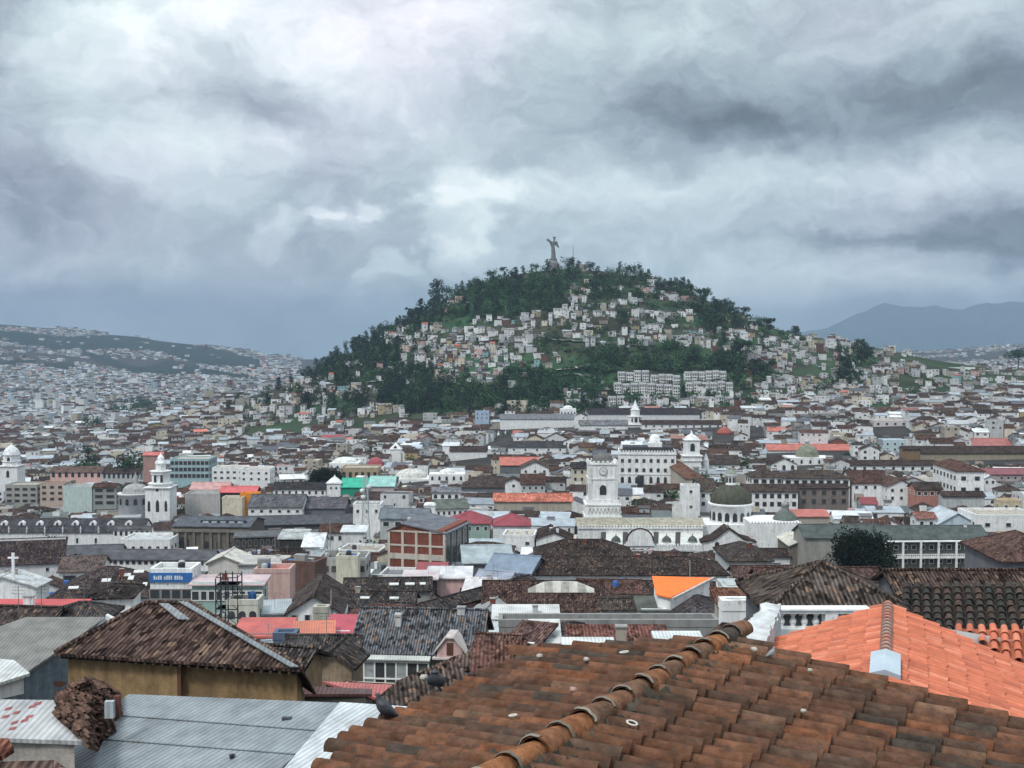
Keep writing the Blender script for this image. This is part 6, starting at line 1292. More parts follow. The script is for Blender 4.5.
def brown():
    q = random.random()*1.0
    k = random.uniform(.78,1.18); c_ = (.18,.075,.04) if q < .10 else (.135,.064,.038) if q < .42 else (.11,.057,.037) if q < .75 else (.085,.052,.037) if q < .90 else (.06,.046,.037) if q < .97 else (.16,.09,.058); return tuple(v*k for v in c_)
r_dir = Vector((.58,1,-.02)).normalized(); a1 = Vector((-.88,.45,-.17)).normalized(); a2 = Vector((4.5,-1,-1.12)).normalized()
R0 = P(652,686,10.5)
def solve_plane(px, row, u, v):      # coefficients on (u, v) of the plane point seen at px,row
    d = P(px, row, 1.0).normalized(); A = np.array([[u.x, v.x, -d.x], [u.y, v.y, -d.y], [u.z, v.z, -d.z]]); s = np.linalg.solve(A, -np.array(R0)); return s
te = None
for k in range(400):
    t = k*.02; p = R0+r_dir*t
    if proj(p.x, p.y, p.z)[0] > 729: te = t; break
te = te or 2.5; tb = -7.0
L1 = float(solve_plane(352, 742, r_dir, a1)[1]); PIT, TL, TR = .205, .40, .093
pq = PIT/math.sqrt(max(.05, 1-(r_dir.dot(a1))**2)); pq2 = PIT/math.sqrt(max(.05, 1-(r_dir.dot(a2))**2))
root = thing('tiled_roof_house', 'nearest house with old brown barrel tile roof and capped ridge', 'house', (R0.x+.5, R0.y-2, -15)); lo = root.location
EV = [(600,520),(660,512),(672,486),(690,448),(708,412),(725,386),(748,346),(768,316),(800,270),(900,150)]
def eave_clip(p):
    x_, y_ = proj(p.x, p.y, p.z); return x_-12 > np.interp(y_, [e[0] for e in EV], [e[1] for e in EV])
b = MB(); nj = int(round(L1/TL)); n1 = int((te-tb)/pq)
cr1 = (r_dir-a1*r_dir.dot(a1)).normalized()
for i in range(n1):
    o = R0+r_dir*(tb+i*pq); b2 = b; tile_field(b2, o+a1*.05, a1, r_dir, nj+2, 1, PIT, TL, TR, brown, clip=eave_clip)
q = [R0+r_dir*tb-UP*.07, R0+r_dir*(te-.05)-UP*.07]+[R0+r_dir*v_[0]+a1*v_[1]-UP*.07 for v_ in (solve_plane(x_+22, y_, r_dir, a1) for x_, y_ in ((505,664),(448,690),(412,708),(386,725),(346,748),(316,768),(270,800)))]; b.prism(q, (0,0,-.12), (.05,.035,.03))
left = b.build('roof', M['clay'], root, lo)
b = MB(); n2 = int((te-tb)/pq2); nj2 = 19
for i in range(n2+1):
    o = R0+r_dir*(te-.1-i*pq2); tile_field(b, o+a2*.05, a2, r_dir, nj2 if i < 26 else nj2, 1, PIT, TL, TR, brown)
q = [R0+r_dir*tb-UP*.07, R0+r_dir*(te-.05)-UP*.07, R0+r_dir*(te-.05)+a2*(nj2*TL)-UP*.07, R0+r_dir*tb+a2*(nj2*TL)-UP*.07]; b.prism(list(reversed(q)), (0,0,-.12), (.05,.035,.03))
right = b.build('roof', M['clay'], root, lo)
# ridge caps, each lapping the next, with pale mortar lips
b = MB(); m2 = MB(); t = tb; RL = .40; side = r_dir.cross(UP).normalized()
while t < te+.15:
    p = R0+r_dir*t+UP*.035; r0 = .125*random.uniform(.95,1.05); c_ = random.choice(((.27,.115,.052),(.25,.105,.05),(.22,.10,.052),(.19,.095,.055),(.15,.085,.055),(.075,.06,.05))); dd = (r_dir+side*random.gauss(0,.02)).normalized()
    sec = lambda q_, r, lf: [p+dd*q_+side*(r*math.cos(a))+UP*(r*math.sin(a)*.95+lf-.02) for a in np.linspace(-.25, math.pi+.25, 12)]
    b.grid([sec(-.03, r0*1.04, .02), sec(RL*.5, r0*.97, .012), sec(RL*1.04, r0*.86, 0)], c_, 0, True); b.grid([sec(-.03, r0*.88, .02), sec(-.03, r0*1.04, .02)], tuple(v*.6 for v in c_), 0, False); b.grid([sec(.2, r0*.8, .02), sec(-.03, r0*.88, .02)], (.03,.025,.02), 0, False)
    for q_, rr_2 in ((-.035, 1.09), (-.012, 1.13), (.012, 1.08)): pass
    aa_ = sorted((random.uniform(-.2,1.4), random.uniform(1.9,3.3))); k_ = random.uniform(.5,1.0)
    arc_ = lambda q_, r, lf: [p+dd*(q_+.008*math.sin(9*a+t*7))+side*(r*math.cos(a))+UP*(r*math.sin(a)*.95+lf-.02) for a in np.linspace(aa_[0], aa_[1], 12)]
    m2.grid([arc_(-.045, r0*1.02, .022), arc_(-.036, r0*(1.03+.05*k_), .024), arc_(-.02, r0*(1.04+.05*k_), .024), arc_(-.004, r0*1.02, .02)], tuple(v*k_ for v in (.26,.235,.19)), 0, True)
    t += RL
rd = b.build('ridge', M['clay'], root, lo); m2.build('mortar', M['rough'], rd, lo)
# moss and dirt packed along both sides of the ridge
b = MB(); rs = np.random.RandomState(5)
for k in range(900):
    t = tb+(te-tb)*rs.rand(); sgn = 1 if rs.rand() < .68 else -1; ax = a2 if sgn > 0 else a1; p = R0+r_dir*t+ax*(.11+.20*rs.rand()**1.7)+UP*(.05-.05*rs.rand()); r = .02+.05*rs.rand(); c_ = (.045,.042,.03) if rs.rand() < .75 else (.075,.065,.05)
    V8 = [p+Vector((r*math.cos(a)*rs.uniform(.6,1.3), r*math.sin(a)*rs.uniform(.6,1.3), 0)) for a in np.linspace(0, 6.28, 7)[:-1]]; top = p+UP*r*1.1
    for i in range(6): b.face([V8[i], V8[(i+1) % 6], top], c_)
tag(b.build('moss', M['rough'], root, lo), kind='stuff')
b = MB(); q = [R0+r_dir*tb, R0+r_dir*(te-.25)]; L_ = [p+a1*(L1-1.1) for p in q]; Rr = [p+a2*(nj2*TL-.3) for p in q]
for A_, B_ in ((L_[0], L_[1]), (L_[1], q[1]), (q[1], Rr[1]), (Rr[1], Rr[0])): b.face([(A_.x,A_.y,-15),(B_.x,B_.y,-15),(B_.x,B_.y,B_.z-.16),(A_.x,A_.y,A_.z-.16)], (.3,.27,.22))
b.build('wall', M['rough'], root, lo)
# small rings left on the tiles
def ring(px, row, plane_u, label, r=.042):
    s = solve_plane(px, row, r_dir, plane_u); p = R0+r_dir*s[0]+plane_u*s[1]+UP*.125; b = MB(); n = plane_u.cross(r_dir).normalized(); n = n if n.z > 0 else -n; u = plane_u
    v = n.cross(u); rows = [[p+(u*math.cos(a)+v*math.sin(a))*(r+.010*math.cos(c2))+n*.007*math.sin(c2) for c2 in np.linspace(0, 6.283, 9)[:-1]] for a in np.linspace(0, 6.283, 21)]
    b.grid(rows, (.5,.48,.42), 0, True, True); o = b.build('ring', M['plain'], None, p); tag(o, label, 'ring', 'pale rings on the tile roof')
ring(632, 738, a2, 'pale ring on a tile just right of the capped ridge'); ring(624, 664, a1, 'pale ring at the far upper edge of the left tile slope'); ring(513, 730, a1, 'pale ring low on the left tile slope near the ridge', .03)
def lump(px, row, pu, label, sz=.05, col=(.5,.46,.4)):
    s = solve_plane(px, row, r_dir, pu); p = R0+r_dir*s[0]+pu*s[1]+UP*.13; b = MB(); rs = np.random.RandomState(int(px)); rows = []
    for a in np.linspace(-1.4, 1.4, 6): rows.append([(p.x+sz*math.cos(a)*math.cos(q)*rs.uniform(.7,1.2), p.y+sz*math.cos(a)*math.sin(q)*rs.uniform(.7,1.2), p.z+sz*.7*math.sin(a)) for q in np.linspace(0, 6.283, 9)[:-1]])
    b.grid(rows, col, 0, True, True); tag(b.build('mortar_lump', M['rough'], None, p), label, 'stone', 'pale lumps lying on the tile roof')
lump(540, 668, a1, 'whitish lump near the far edge of the left tile slope', .038); lump(586, 672, a1, 'small whitish lump left of the far pale ring', .035); lump(573, 704, a1, 'pinkish lump midway on the left tile slope', .04, (.5,.33,.27)); lump(424, 690, a1, 'pale lump near the left eave of the brown tile roof', .05)
lump(754, 662, a2, 'white and brown lump on the upper edge of the right tile slope', .042); lump(803, 725-0, a2, 'tiny pale fleck low on the right tile slope', .03); lump(810, 683, a2, 'tiny pale speck on the upper right tile slope', .03)
guard(315, 1024, 640, 768, 8)

# second small tile ridge beyond
slab('old_ridge_roof', 'old small brown tiled ridge rising behind the near capped ridge', 'roof', [(664,652),(700,640),(722,622),(744,624),(730,640),(716,656)], 24, a=.18, b=.12, rc=(.085,.055,.045), rm='tilen', drop=2.0, g=False)

# ---- orange roof on the right
A = P(888,606,27); rd_ = Vector((-.32,-.95,0)).normalized(); fl = Vector((-.95,.32,-.415)).normalized(); fr_ = Vector((.95,-.32,-.415)).normalized()
root = thing('orange_roof_house', 'house with bright new orange tile roof and grey ridge flashing', 'house', (A.x, A.y-3, -17)); lo = root.location
def orange():
    q = random.random(); k = random.uniform(.88,1.06); return tuple(v*k for v in ((.53,.165,.095) if q < .6 else (.45,.14,.085) if q < .85 else (.58,.21,.13)))
PO, LO, RO = .24, .40, .088
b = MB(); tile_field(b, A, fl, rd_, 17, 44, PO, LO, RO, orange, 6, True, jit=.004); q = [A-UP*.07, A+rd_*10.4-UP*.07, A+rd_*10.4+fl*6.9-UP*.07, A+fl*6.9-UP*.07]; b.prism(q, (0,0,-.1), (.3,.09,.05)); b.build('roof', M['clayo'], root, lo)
# wing ridge and its camera-facing slope
wd = Vector((-.36,-1,-.46)).normalized(); wc_ = Vector((1,-.02,0)).normalized(); WA = P(940,626,27.6)
nw = wd.cross(wc_); nw = nw if nw.z > 0 else -nw; nr = fr_.cross(rd_); nr = nr if nr.z > 0 else -nr
above_r = lambda p: (p-WA).dot(nw) > -.02       # part of the right slope that is above the wing plane
above_w = lambda p: (p-A).dot(nr) > -.02
b = MB(); tile_field(b, A, fr_, rd_, 15, 44, PO, LO, RO, orange, 6, True, clip=above_r, jit=.004); 
q = [A-UP*.12, A+fr_*2.2-UP*.12, A+rd_*3+fr_*6.0-UP*.12, A+rd_*10.4+fr_*6.0-UP*.12, A+rd_*10.4-UP*.12]; b.prism(q, (0,0,-.1), (.3,.09,.05)); b.build('roof', M['clayo'], root, lo)
b = MB(); [tile_field(b, WA+wc_*(-.9+i*.27), wd, wc_, 16, 1, .27, .34, .098, orange, 7, True, clip=above_w, jit=.004) for i in range(30)]; b.build('wing_roof', M['clayo'], root, lo)
b = MB(); t = 0
while t < 4.9:
    p = A+rd_*t+UP*.05; sdn = rd_.cross(UP); c_ = random.choice(((.5,.2,.14),(.42,.25,.2),(.35,.27,.23)))
    sec = lambda q_, r, lf: [p+rd_*q_+sdn*(r*math.cos(a))+UP*(r*math.sin(a)+lf-.02) for a in np.linspace(-.2, math.pi+.2, 9)]
    b.grid([sec(-.02,.10,0), sec(.16,.115,.01), sec(.34,.13,.02)], c_, 0, True); b.grid([sec(.34,.13,.02), sec(.34,.10,.02)], (.3,.2,.17), 0, False); t += .3
b.build('ridge', M['clayo'], root, lo)
b = MB(); e0 = A+rd_*4.9; sdn = rd_.cross(UP).normalized()
p0 = e0+UP*.22; p1 = e0+rd_*1.3+UP*.16
for sg in (-1, 1):
    f_ = fl if sg < 0 else fr_; s3_ = f_*.30+UP*.03
    b.prism([p0, p1, p1+s3_, p0+s3_], (0,0,-.05), (.4,.47,.52))
b.prism([p1, p1+fl*.30+UP*.03, p1+fl*.30-UP*.9, p1+fr_*.30-UP*.9, p1+fr_*.30+UP*.03], rd_*.03, (.33,.4,.45)); b.build('flashing', M['plain'], root, lo)
b = MB(); c4 = [A+fl*4.6, A+rd_*10+fl*4.6, A+rd_*10+fr_*5.6, A+rd_*2+fr_*5.6, A+Vector((5.5,.3,-1)), A]
for i in range(6):
    p = c4[i]; q = c4[(i+1) % 6]; b.face([(p.x,p.y,-17),(q.x,q.y,-17),(q.x,q.y,q.z-.3),(p.x,p.y,p.z-.3)], W2)
b.build('wall', M['plaster'], root, lo)
foot(A.x, A.y-4, 0, 6, 6); guard(730, 1024, 604, 700, 17)
# ---- dark barrel tiles behind it
def dark():
    q = random.random(); return (.055,.05,.045) if q < .6 else (.085,.06,.05) if q < .85 else (.04,.04,.038)
DA = P(906,584,37); root = thing('dark_tiled_house', 'house with blackened barrel tile roof behind the orange roof', 'house', (DA.x+3, DA.y-2, -22)); lo = root.location
b = MB(); dw = Vector((-.34,-1,-.40)).normalized(); dc = Vector((1,0,.0)); [tile_field(b, DA+dc*(i*.33), dw, dc, 12, 1, .33, .36, .125, dark, 7, True, jit=.01) for i in range(30)]; q = [DA-UP*.1, DA+dc*9-UP*.1, DA+dc*9+dw*5-UP*.1, DA+dw*5-UP*.1]; b.prism(q, (0,0,-.1), (.03,.028,.026)); b.build('roof', M['clay'], root, lo)
b = MB(); q = [DA+dw*4.6, DA+dw*4.6+dc*9, DA+dc*9, DA]
for i in range(4): p = q[i]; p2 = q[(i+1) % 4]; b.face([(p.x,p.y,-22),(p2.x,p2.y,-22),(p2.x,p2.y,p2.z-.25),(p.x,p.y,p.z-.25)], GW)
b.build('wall', M['plaster'], root, lo); foot(DA.x+4.5, DA.y-2.5, 0, 5, 3); guard(905, 1024, 582, 640, 30)
# ---- balustrade and the rough white parapet
Dr = 31; root = thing('balustrade', 'white stone balustrade with turned posts left of orange roof', 'balustrade', (wx(812,Dr), Dr, wz(632,Dr))); lo = root.location
b = MB(); b.box(wx(770,Dr), wx(872,Dr), Dr-.2, Dr+.2, wz(612,Dr), wz(607.6,Dr), W); b.box(wx(770,Dr), wx(872,Dr), Dr-.24, Dr+.24, wz(609,Dr), wz(607.4,Dr), W); b.build('hand_rail', M['plaster'], root, lo)
b = MB(); b.box(wx(770,Dr), wx(872,Dr), Dr-.2, Dr+.2, wz(634,Dr), wz(627.6,Dr), W); b.box(wx(770,Dr), wx(872,Dr), Dr-.05, Dr+.3, -22, wz(634,Dr), W2); b.build('base_rail', M['plaster'], root, lo)
z0 = wz(627.8,Dr); z1 = wz(611.8,Dr); hh = z1-z0; bal = None
for k, px in enumerate([771.5, 783.5, 795.3, 806.8, 818.2, 832.5, 844, 855, 866]):
    if px in (771.5, 832.5):
        b = MB(); x = wx(px, Dr); b.box(x-.17, x+.17, Dr-.19, Dr+.19, z0, z1, W); b.build('pier', M['plaster'], root, lo); continue
    if bal is None:
        b = MB(); b.lathe(0, 0, [(.10,0),(.10,hh*.1),(.05,hh*.16),(.085,hh*.3),(.10,hh*.42),(.075,hh*.55),(.042,hh*.68),(.06,hh*.8),(.10,hh*.88),(.10,hh)], W, 0, 12); bal = b.build('baluster', M['plaster'], root); bal.location = (wx(px,Dr)-lo.x, 0, z0-lo.z)
    else: child(bal, 'baluster', root, (wx(px,Dr)-lo.x, 0, z0-lo.z))
root = thing('parapet_wall', 'thick lumpy white plastered parapet sloping down beside balustrade', 'wall', (wx(762,27), 27, -12)); lo = root.location
b = MB(); A0 = P(771,607,30.4); A1 = P(738,655,23.5); rows = []; rs = np.random.RandomState(9)
for t in np.linspace(0, 1, 40):
    c_ = A0.lerp(A1, t); wd_ = .30+.22*t; st_ = -.16*((t*6) % 1)+.08; prof = [(-wd_,-4),(-wd_,-1.2),(-wd_,-.5),(-wd_,st_-.03),(-wd_*.5,st_),(wd_*.5,st_),(wd_,st_-.03),(wd_,-.5),(wd_,-1.2),(wd_,-4)]
    rows.append([(c_.x+a_+rs.randn()*.025, c_.y+a_*.35+rs.randn()*.02, c_.z+h_+rs.randn()*.03) for a_, h_ in prof])
b.grid(rows, (.6,.62,.62), 0, False); b.face(rows[-1], (.6,.62,.62)); b.face(list(reversed(rows[0])), (.6,.62,.62)); b.build('coping', M['rough'], root, lo); foot(wx(762,27), 27, 0, 1, 4); guard(734, 790, 605, 655, 22)

# ================================================================= BIRDS
def bird(name, label, px, row, D, size, face=-1, col=(.02,.022,.028), col2=None, loc=None, head=True):
    """one skinned body: tail, body, neck, head, beak and two legs"""
    p = P(px, row, D) if loc is None else loc; me = bpy.data.meshes.new(name); s = size; f = face
    V = [(0,0,.50),(-.17*f,0,.40),(-.38*f,0,.27),(-.56*f,0,.16),(.11*f,0,.66),(.15*f,0,.84),(.18*f,0,.98),(.30*f,0,.95),(.03*f,.09,.33),(.05*f,.10,.12),(.12*f,.10,.0),(.03*f,-.09,.33),(.05*f,-.10,.12),(.12*f,-.10,.0)]
    Rd = [.33,.28,.15,.06,.25,.12,.125,.022,.07,.02,.018,.07,.02,.018]; E = [(0,1),(1,2),(2,3),(0,4),(4,5),(5,6),(6,7),(0,8),(8,9),(9,10),(0,11),(11,12),(12,13)]
    me.from_pydata([tuple(c*s for c in v) for v in V], E, [])
    o = bpy.data.objects.new(name, me); COL.objects.link(o); o.location = p
    m = o.modifiers.new('skin', 'SKIN')
    for i, r in enumerate(Rd): me.skin_vertices[0].data[i].radius = (r*s, r*s*.85)
    me.skin_vertices[0].data[0].use_root = True; o.modifiers.new('sub', 'SUBSURF').levels = 2; o.modifiers['sub'].render_levels = 2
    bm_ = bpy.data.materials.new('plumage'); bm_.use_nodes = True; bn = bm_.node_tree.nodes; bs = bn['Principled BSDF']; bs.inputs['Roughness'].default_value = .5
    tn = bn.new('ShaderNodeTexNoise'); tn.inputs['Scale'].default_value = 30; cr_ = bn.new('ShaderNodeValToRGB'); cr_.color_ramp.elements[0].color = (*col, 1); cr_.color_ramp.elements[1].color = (*(col2 or tuple(v*2.2 for v in col)), 1); cr_.color_ramp.elements[0].position = .45; cr_.color_ramp.elements[1].position = .6
    bm_.node_tree.links.new(tn.outputs[0], cr_.inputs[0]); bm_.node_tree.links.new(cr_.outputs[0], bs.inputs['Base Color']); me.materials.append(bm_)
    tag(o, label, 'bird'); return o
s = solve_plane(383, 729, r_dir, a1); pb = R0+r_dir*s[0]+a1*s[1]+UP*.08
bird('pigeon', 'dark pigeon perched on the left eave of the brown tiles', 0, 0, 0, .245, -1, loc=pb)
s = solve_plane(434, 697, r_dir, a1); pb = P(433, 699, pb.y+1.5) 
s = solve_plane(436, 697, r_dir, a1); pb = R0+r_dir*s[0]+a1*s[1]+UP*.05
o = bird('pigeon', 'plump black pigeon facing away behind the far left tiles', 0, 0, 0, .27, -1, loc=pb); o.rotation_euler.z = R_(78); o.scale = (1,1.35,.85)
s = solve_plane(772, 668, r_dir, a2); pb = R0+r_dir*s[0]+a2*s[1]+UP*.10
bird('small_bird', 'small grey and white bird on the upper edge of right tiles', 0, 0, 0, .12, 1, (.05,.05,.055), (.5,.5,.5), loc=pb)
bird('blackbird', 'black bird sitting on the white terrace wall', 797-0, 624, 60, .2, 1, loc=P(746, 624, 26.5))
# ================================================================= TOWN FILL
def small_house(b, x, y, z, w, d, h, yaw, rt, rh, wc, rc, nw, fl=1, back=False, rm=1):
    c, s = math.cos(yaw), math.sin(yaw)
    T_ = lambda p: (x+c*p[0]-s*p[1], y+s*p[0]+c*p[1], z+p[2])
    n0 = len(b.v); nf = len(b.f)
    hw = w/2; f = lambda pts, col, m: b.face([T_(p) for p in pts], col, m)
    for a, q in (((-hw,0),(hw,0)),((hw,0),(hw,d)),((hw,d),(-hw,d)),((-hw,d),(-hw,0))):
        f([(a[0],a[1],0),(q[0],q[1],0),(q[0],q[1],h),(a[0],a[1],h)], wc, 0)
    o = .35
    if rt == 'flat':
        f([(-hw,0,h-.3),(hw,0,h-.3),(hw,d,h-.3),(-hw,d,h-.3)], rc, 2)
    elif rt == 'gable':
        e = h-.1; f([(-hw-o,-o,e),(hw+o,-o,e),(hw+o,d/2,e+rh),(-hw-o,d/2,e+rh)], rc, rm); f([(hw+o,d+o,e),(-hw-o,d+o,e),(-hw-o,d/2,e+rh),(hw+o,d/2,e+rh)], rc, rm)
        for sx in (-hw, hw): f([(sx,0,h),(sx,d,h),(sx,d/2,h+rh-.15)], wc, 0)
    elif rt == 'gablef':
        e = h-.1; f([(-hw-o,-o,e),(0,-o,e+rh),(0,d+o,e+rh),(-hw-o,d+o,e)], rc, rm); f([(0,-o,e+rh),(hw+o,-o,e),(hw+o,d+o,e),(0,d+o,e+rh)], rc, rm)
        for sy in (0, d): f([(-hw,sy,h),(hw,sy,h),(0,sy,h+rh-.15)], wc, 0)
    elif rt == 'shed':
        f([(-hw-o,-o,h),(hw+o,-o,h),(hw+o,d+o,h+rh),(-hw-o,d+o,h+rh)], rc, rm); f([(hw,0,h),(hw,d,h),(hw,d,h+rh)], wc, 0); f([(-hw,0,h),(-hw,d,h),(-hw,d,h+rh)], wc, 0)
    else:
        r = min(w, d)/2; e = h-.1
        if w >= d: A_, B_ = (-hw+r,d/2,e+rh), (hw-r,d/2,e+rh)
        else: A_, B_ = (0,r,e+rh), (0,d-r,e+rh)
        k = [(-hw-o,-o,e),(hw+o,-o,e),(hw+o,d+o,e),(-hw-o,d+o,e)]
        fs = ([k[0],k[1],B_,A_],[k[1],k[2],B_],[k[2],k[3],A_,B_],[k[3],k[0],A_]) if w >= d else ([k[0],k[1],A_],[k[1],k[2],B_,A_],[k[2],k[3],B_],[k[3],k[0],A_,B_])
        for q in fs: f(q, rc, rm)
    dk = (.05,.055,.06)
    for fl_ in range(fl):
        zz = h-1.9-2.9*fl_
        if zz < .2: break
        for j in range(nw):
            if random.random() < .4: continue
            xx = -hw+w*(j+.5)/nw; ww = random.uniform(.3,.75); hh_ = random.uniform(.8,1.5); f([(xx-ww,-.04,zz),(xx+ww,-.04,zz),(xx+ww,-.04,zz+hh_),(xx-ww,-.04,zz+hh_)], dk, 3)
        ns = max(1, int(d/3.6)); sx = -hw-.04 if yaw < 0 else hw+.04
        for j in range(ns):
            yy = d*(j+.5)/ns; f([(sx,yy-.45,zz),(sx,yy+.45,zz),(sx,yy+.45,zz+1.15),(sx,yy-.45,zz+1.15)], dk, 3)
HM = [M['plaster'], M['tile'], M['flat'], M['glass'], M['metal']]
def palette(far=False):
    q = random.random()
    wc = W if q < .36 else W2 if q < .56 else CRM if q < .68 else GW if q < .77 else BGE if q < .86 else PINK if q < .89 else CONC if q < .94 else (.16,.09,.07) if q < .955 else (.45,.5,.55) if q < .985 else (.45,.36,.2)
    v = random.uniform(.82, 1.05); wc = tuple(c*v for c in wc); q = random.random()
    if q < .42: rt, rc, rm = random.choice(('hip','gable','gable','gablef')), DB, 1
    elif q < .62: rt, rc, rm = random.choice(('hip','gable','gable','gablef')), BR, 1
    elif q < .69: rt, rc, rm = random.choice(('gable','gablef')), SL, 4
    elif q < .76: rt, rc, rm = random.choice(('shed','gable')), SV, 4
    elif q < .80: rt, rc, rm = random.choice(('shed','gable')), PW, 4
    elif q < .815: rt, rc, rm = 'gable', random.choice((CO, (.3,.12,.09), (.3,.12,.09), RD)), 4
    elif q < .845: rt, rc, rm = 'shed', GN, 4
    else: rt, rc, rm = 'flat', random.choice((CONC, GRY, (.15,.15,.15), BGE)), 2
    v = random.uniform(.7, 1.35); rc = tuple(min(.85, c*v) for c in rc)
    return wc, rt, rc, rm
def fits(x, y, zt, hw, D, dd=0):
    """highest top allowed by the landmarks behind this spot"""
    pl_, rt_ = proj(x-hw, y, zt)[0], proj(x+hw, y, zt)[0]; top = zt
    for g0, g1, r0, r1, gD in GUARD:
        if D < gD and pl_ < g1 and rt_ > g0:
            lim = P(0, r1, D+dd).z
            if top > lim: top = lim
    return top
CELLS = []
def blocks():
    # three street grids, turned as the old town turns
    for (yw, x0, x1, y0, y1, a0, a1) in ((R_(-7), -900, 900, 60, 1010, -.18, 2), (R_(14), -1100, 200, 60, 1500, -2, -.18)):
        c, s = math.cos(yw), math.sin(yw); v = -300
        while v < 1700:
            rowd = random.uniform(7.5, 11)*(1 if v > 250 else 1.12); u = -1300
            gap = 4.5 if random.random() < .3 else .6
            while u < 1300:
                w_ = random.uniform(5.5, 12.5)*(1 if v > 250 else 1.15)
                if random.random() < .12: w_ *= 1.5
                x = c*(u+w_/2)-s*v; y = s*(u+w_/2)+c*v
                if y > 62 and y < (1010 if x > -240 else 1500) and abs(x)/y < .56 and a0 <= x/y < a1: CELLS.append((x, y, w_-.3, rowd-.2, yw+random.uniform(-.05,.05)))
                u += w_+(.2 if random.random() < .75 else random.uniform(2, 5))
            v += rowd+gap
blocks()
cand = []
for (x, y, w_, d_, yw) in CELLS:
    if y > 905 and hillz(np.array([x]), np.array([y]))[0]-zbase(np.array([x]), np.array([y]))[0] > (45 if 512+F*x/y < 240 else 8): continue
    cx_, cy_ = x-math.sin(yw)*d_/2, y+math.cos(yw)*d_/2
    if not free(cx_, cy_, 3.2 if y < 300 else 4.2): continue
    if y < 75 and -12 < x < 40: continue
    g = zg(x, y)-.6; wc, rt, rc, rm = palette(); h = random.choice((5, 6, 6.5, 7, 7, 8, 9, 10))+random.uniform(-.5,.5)
    if rt == 'flat' and random.random() < .35: h += 3
    rh = {'flat':.5,'shed':1.2}.get(rt, random.uniform(.38,.5)*(w_/2 if rt == 'gablef' else min(w_, d_)/2 if rt == 'hip' else d_/2))
    top = fits(x, y, g+h+rh, w_/2, y, d_ if rt in ('flat','shed') else d_*.55)
    if top < g+h+rh:
        h = top-g-rh
        if h < 3.0:
            if rt != 'flat' and h > 1.6: rh *= .5; h += rh
            if h < 2.2: continue
    cand.append((x, y, g, w_, d_, h, yw, rt, rh, wc, rc, rm))
cand.sort(key=lambda k: k[1])
print('cells', len(cand))
# nearest ones that stand in the picture become houses of their own
GEN = []; rest = []
for k in cand:
    px, row = proj(k[0], k[1], k[2]+k[5])
    (GEN if len(GEN) < N_GEN and -15 < px < 1040 and row < 790 else rest).append(k)
for (x, y, g, w_, d_, h, yw, rt, rh, wc, rc, rm) in GEN:
    root = thing('house', '-', 'house', (x, y, g), yw, 'old town houses')
    b = MB(); small_house(b, 0, 0, 0, w_, d_, h, 0, 'none_', 0, wc, rc, 0) if False else None
    b = MB(); hw = w_/2; b.box(-hw, hw, 0, d_, 0, h, wc); b.build('wall', M['plaster'], root)
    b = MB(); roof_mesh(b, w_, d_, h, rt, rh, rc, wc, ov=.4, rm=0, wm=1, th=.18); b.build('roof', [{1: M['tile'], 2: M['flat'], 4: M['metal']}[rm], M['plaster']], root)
    nw = max(1, int(w_/3.4)); fl = 1 if h < 7 else 2; wk = random.choice('wdsss')
    for f in range(fl):
        for j in range(nw):
            if random.random() < .3: continue
            child(WIN[wk], 'window', root, (-hw+w_*(j+.5+random.uniform(-.12,.12))/nw, -.01, h-1.6-2.9*f+random.uniform(-.2,.2)), 0, (random.uniform(.7,1.5), 1, random.uniform(.8,1.7)))
    sx = -hw if yw < 0 else hw
    for j in range(max(1, int(d_/4))): child(WIN[wk], 'window', root, (sx+(.01 if sx > 0 else -.01), d_*(j+.5)/max(1, int(d_/4)), h-1.6), (math.pi/2 if sx > 0 else -math.pi/2), (1.0, 1, 1.2))
    feat = ''
    for _rep in range(random.choice((0,1,1,2,3)) if y < 330 else 0):
        b = MB(); q = random.random(); xx = random.uniform(-hw*.6, hw*.6); yy = d_*random.uniform(.2,.6)
        zb_ = h+(0 if rt == 'flat' else rh*.5)
        if q < .4: b.lathe(xx, yy, [(.55,zb_-.3),(.6,zb_+.9),(.5,zb_+1.15),(.15,zb_+1.25)], random.choice(((.03,.1,.3),(.04,.04,.045),(.4,.42,.42))), 0, 12); b.build('water_tank', M['plain'], root); feat = 'water tank'
        elif q < .75: b.box(xx-.35, xx+.35, yy-.35, yy+.35, zb_-.4, zb_+1.3, wc); b.box(xx-.42, xx+.42, yy-.42, yy+.42, zb_+1.3, zb_+1.45, wc); b.build('chimney', M['plaster'], root); feat = 'chimney'
        else:
            b.tube((xx,yy,zb_-.3), (xx,yy,zb_+2.6), .04, (.3,.3,.3), 0, 4)
            for z_ in (2.1, 2.4): b.tube((xx-.5,yy,zb_+z_), (xx+.5,yy,zb_+z_), .025, (.3,.3,.3), 0, 4)
            b.build('antenna', M['plain'], root); feat = 'antenna'
    ALLB.append((root, None, None, y)); root['_a'] = '|'.join((rt, feat)); root['_wc'] = wc; root['_rc'] = rc; root['_s'] = (w_, h)
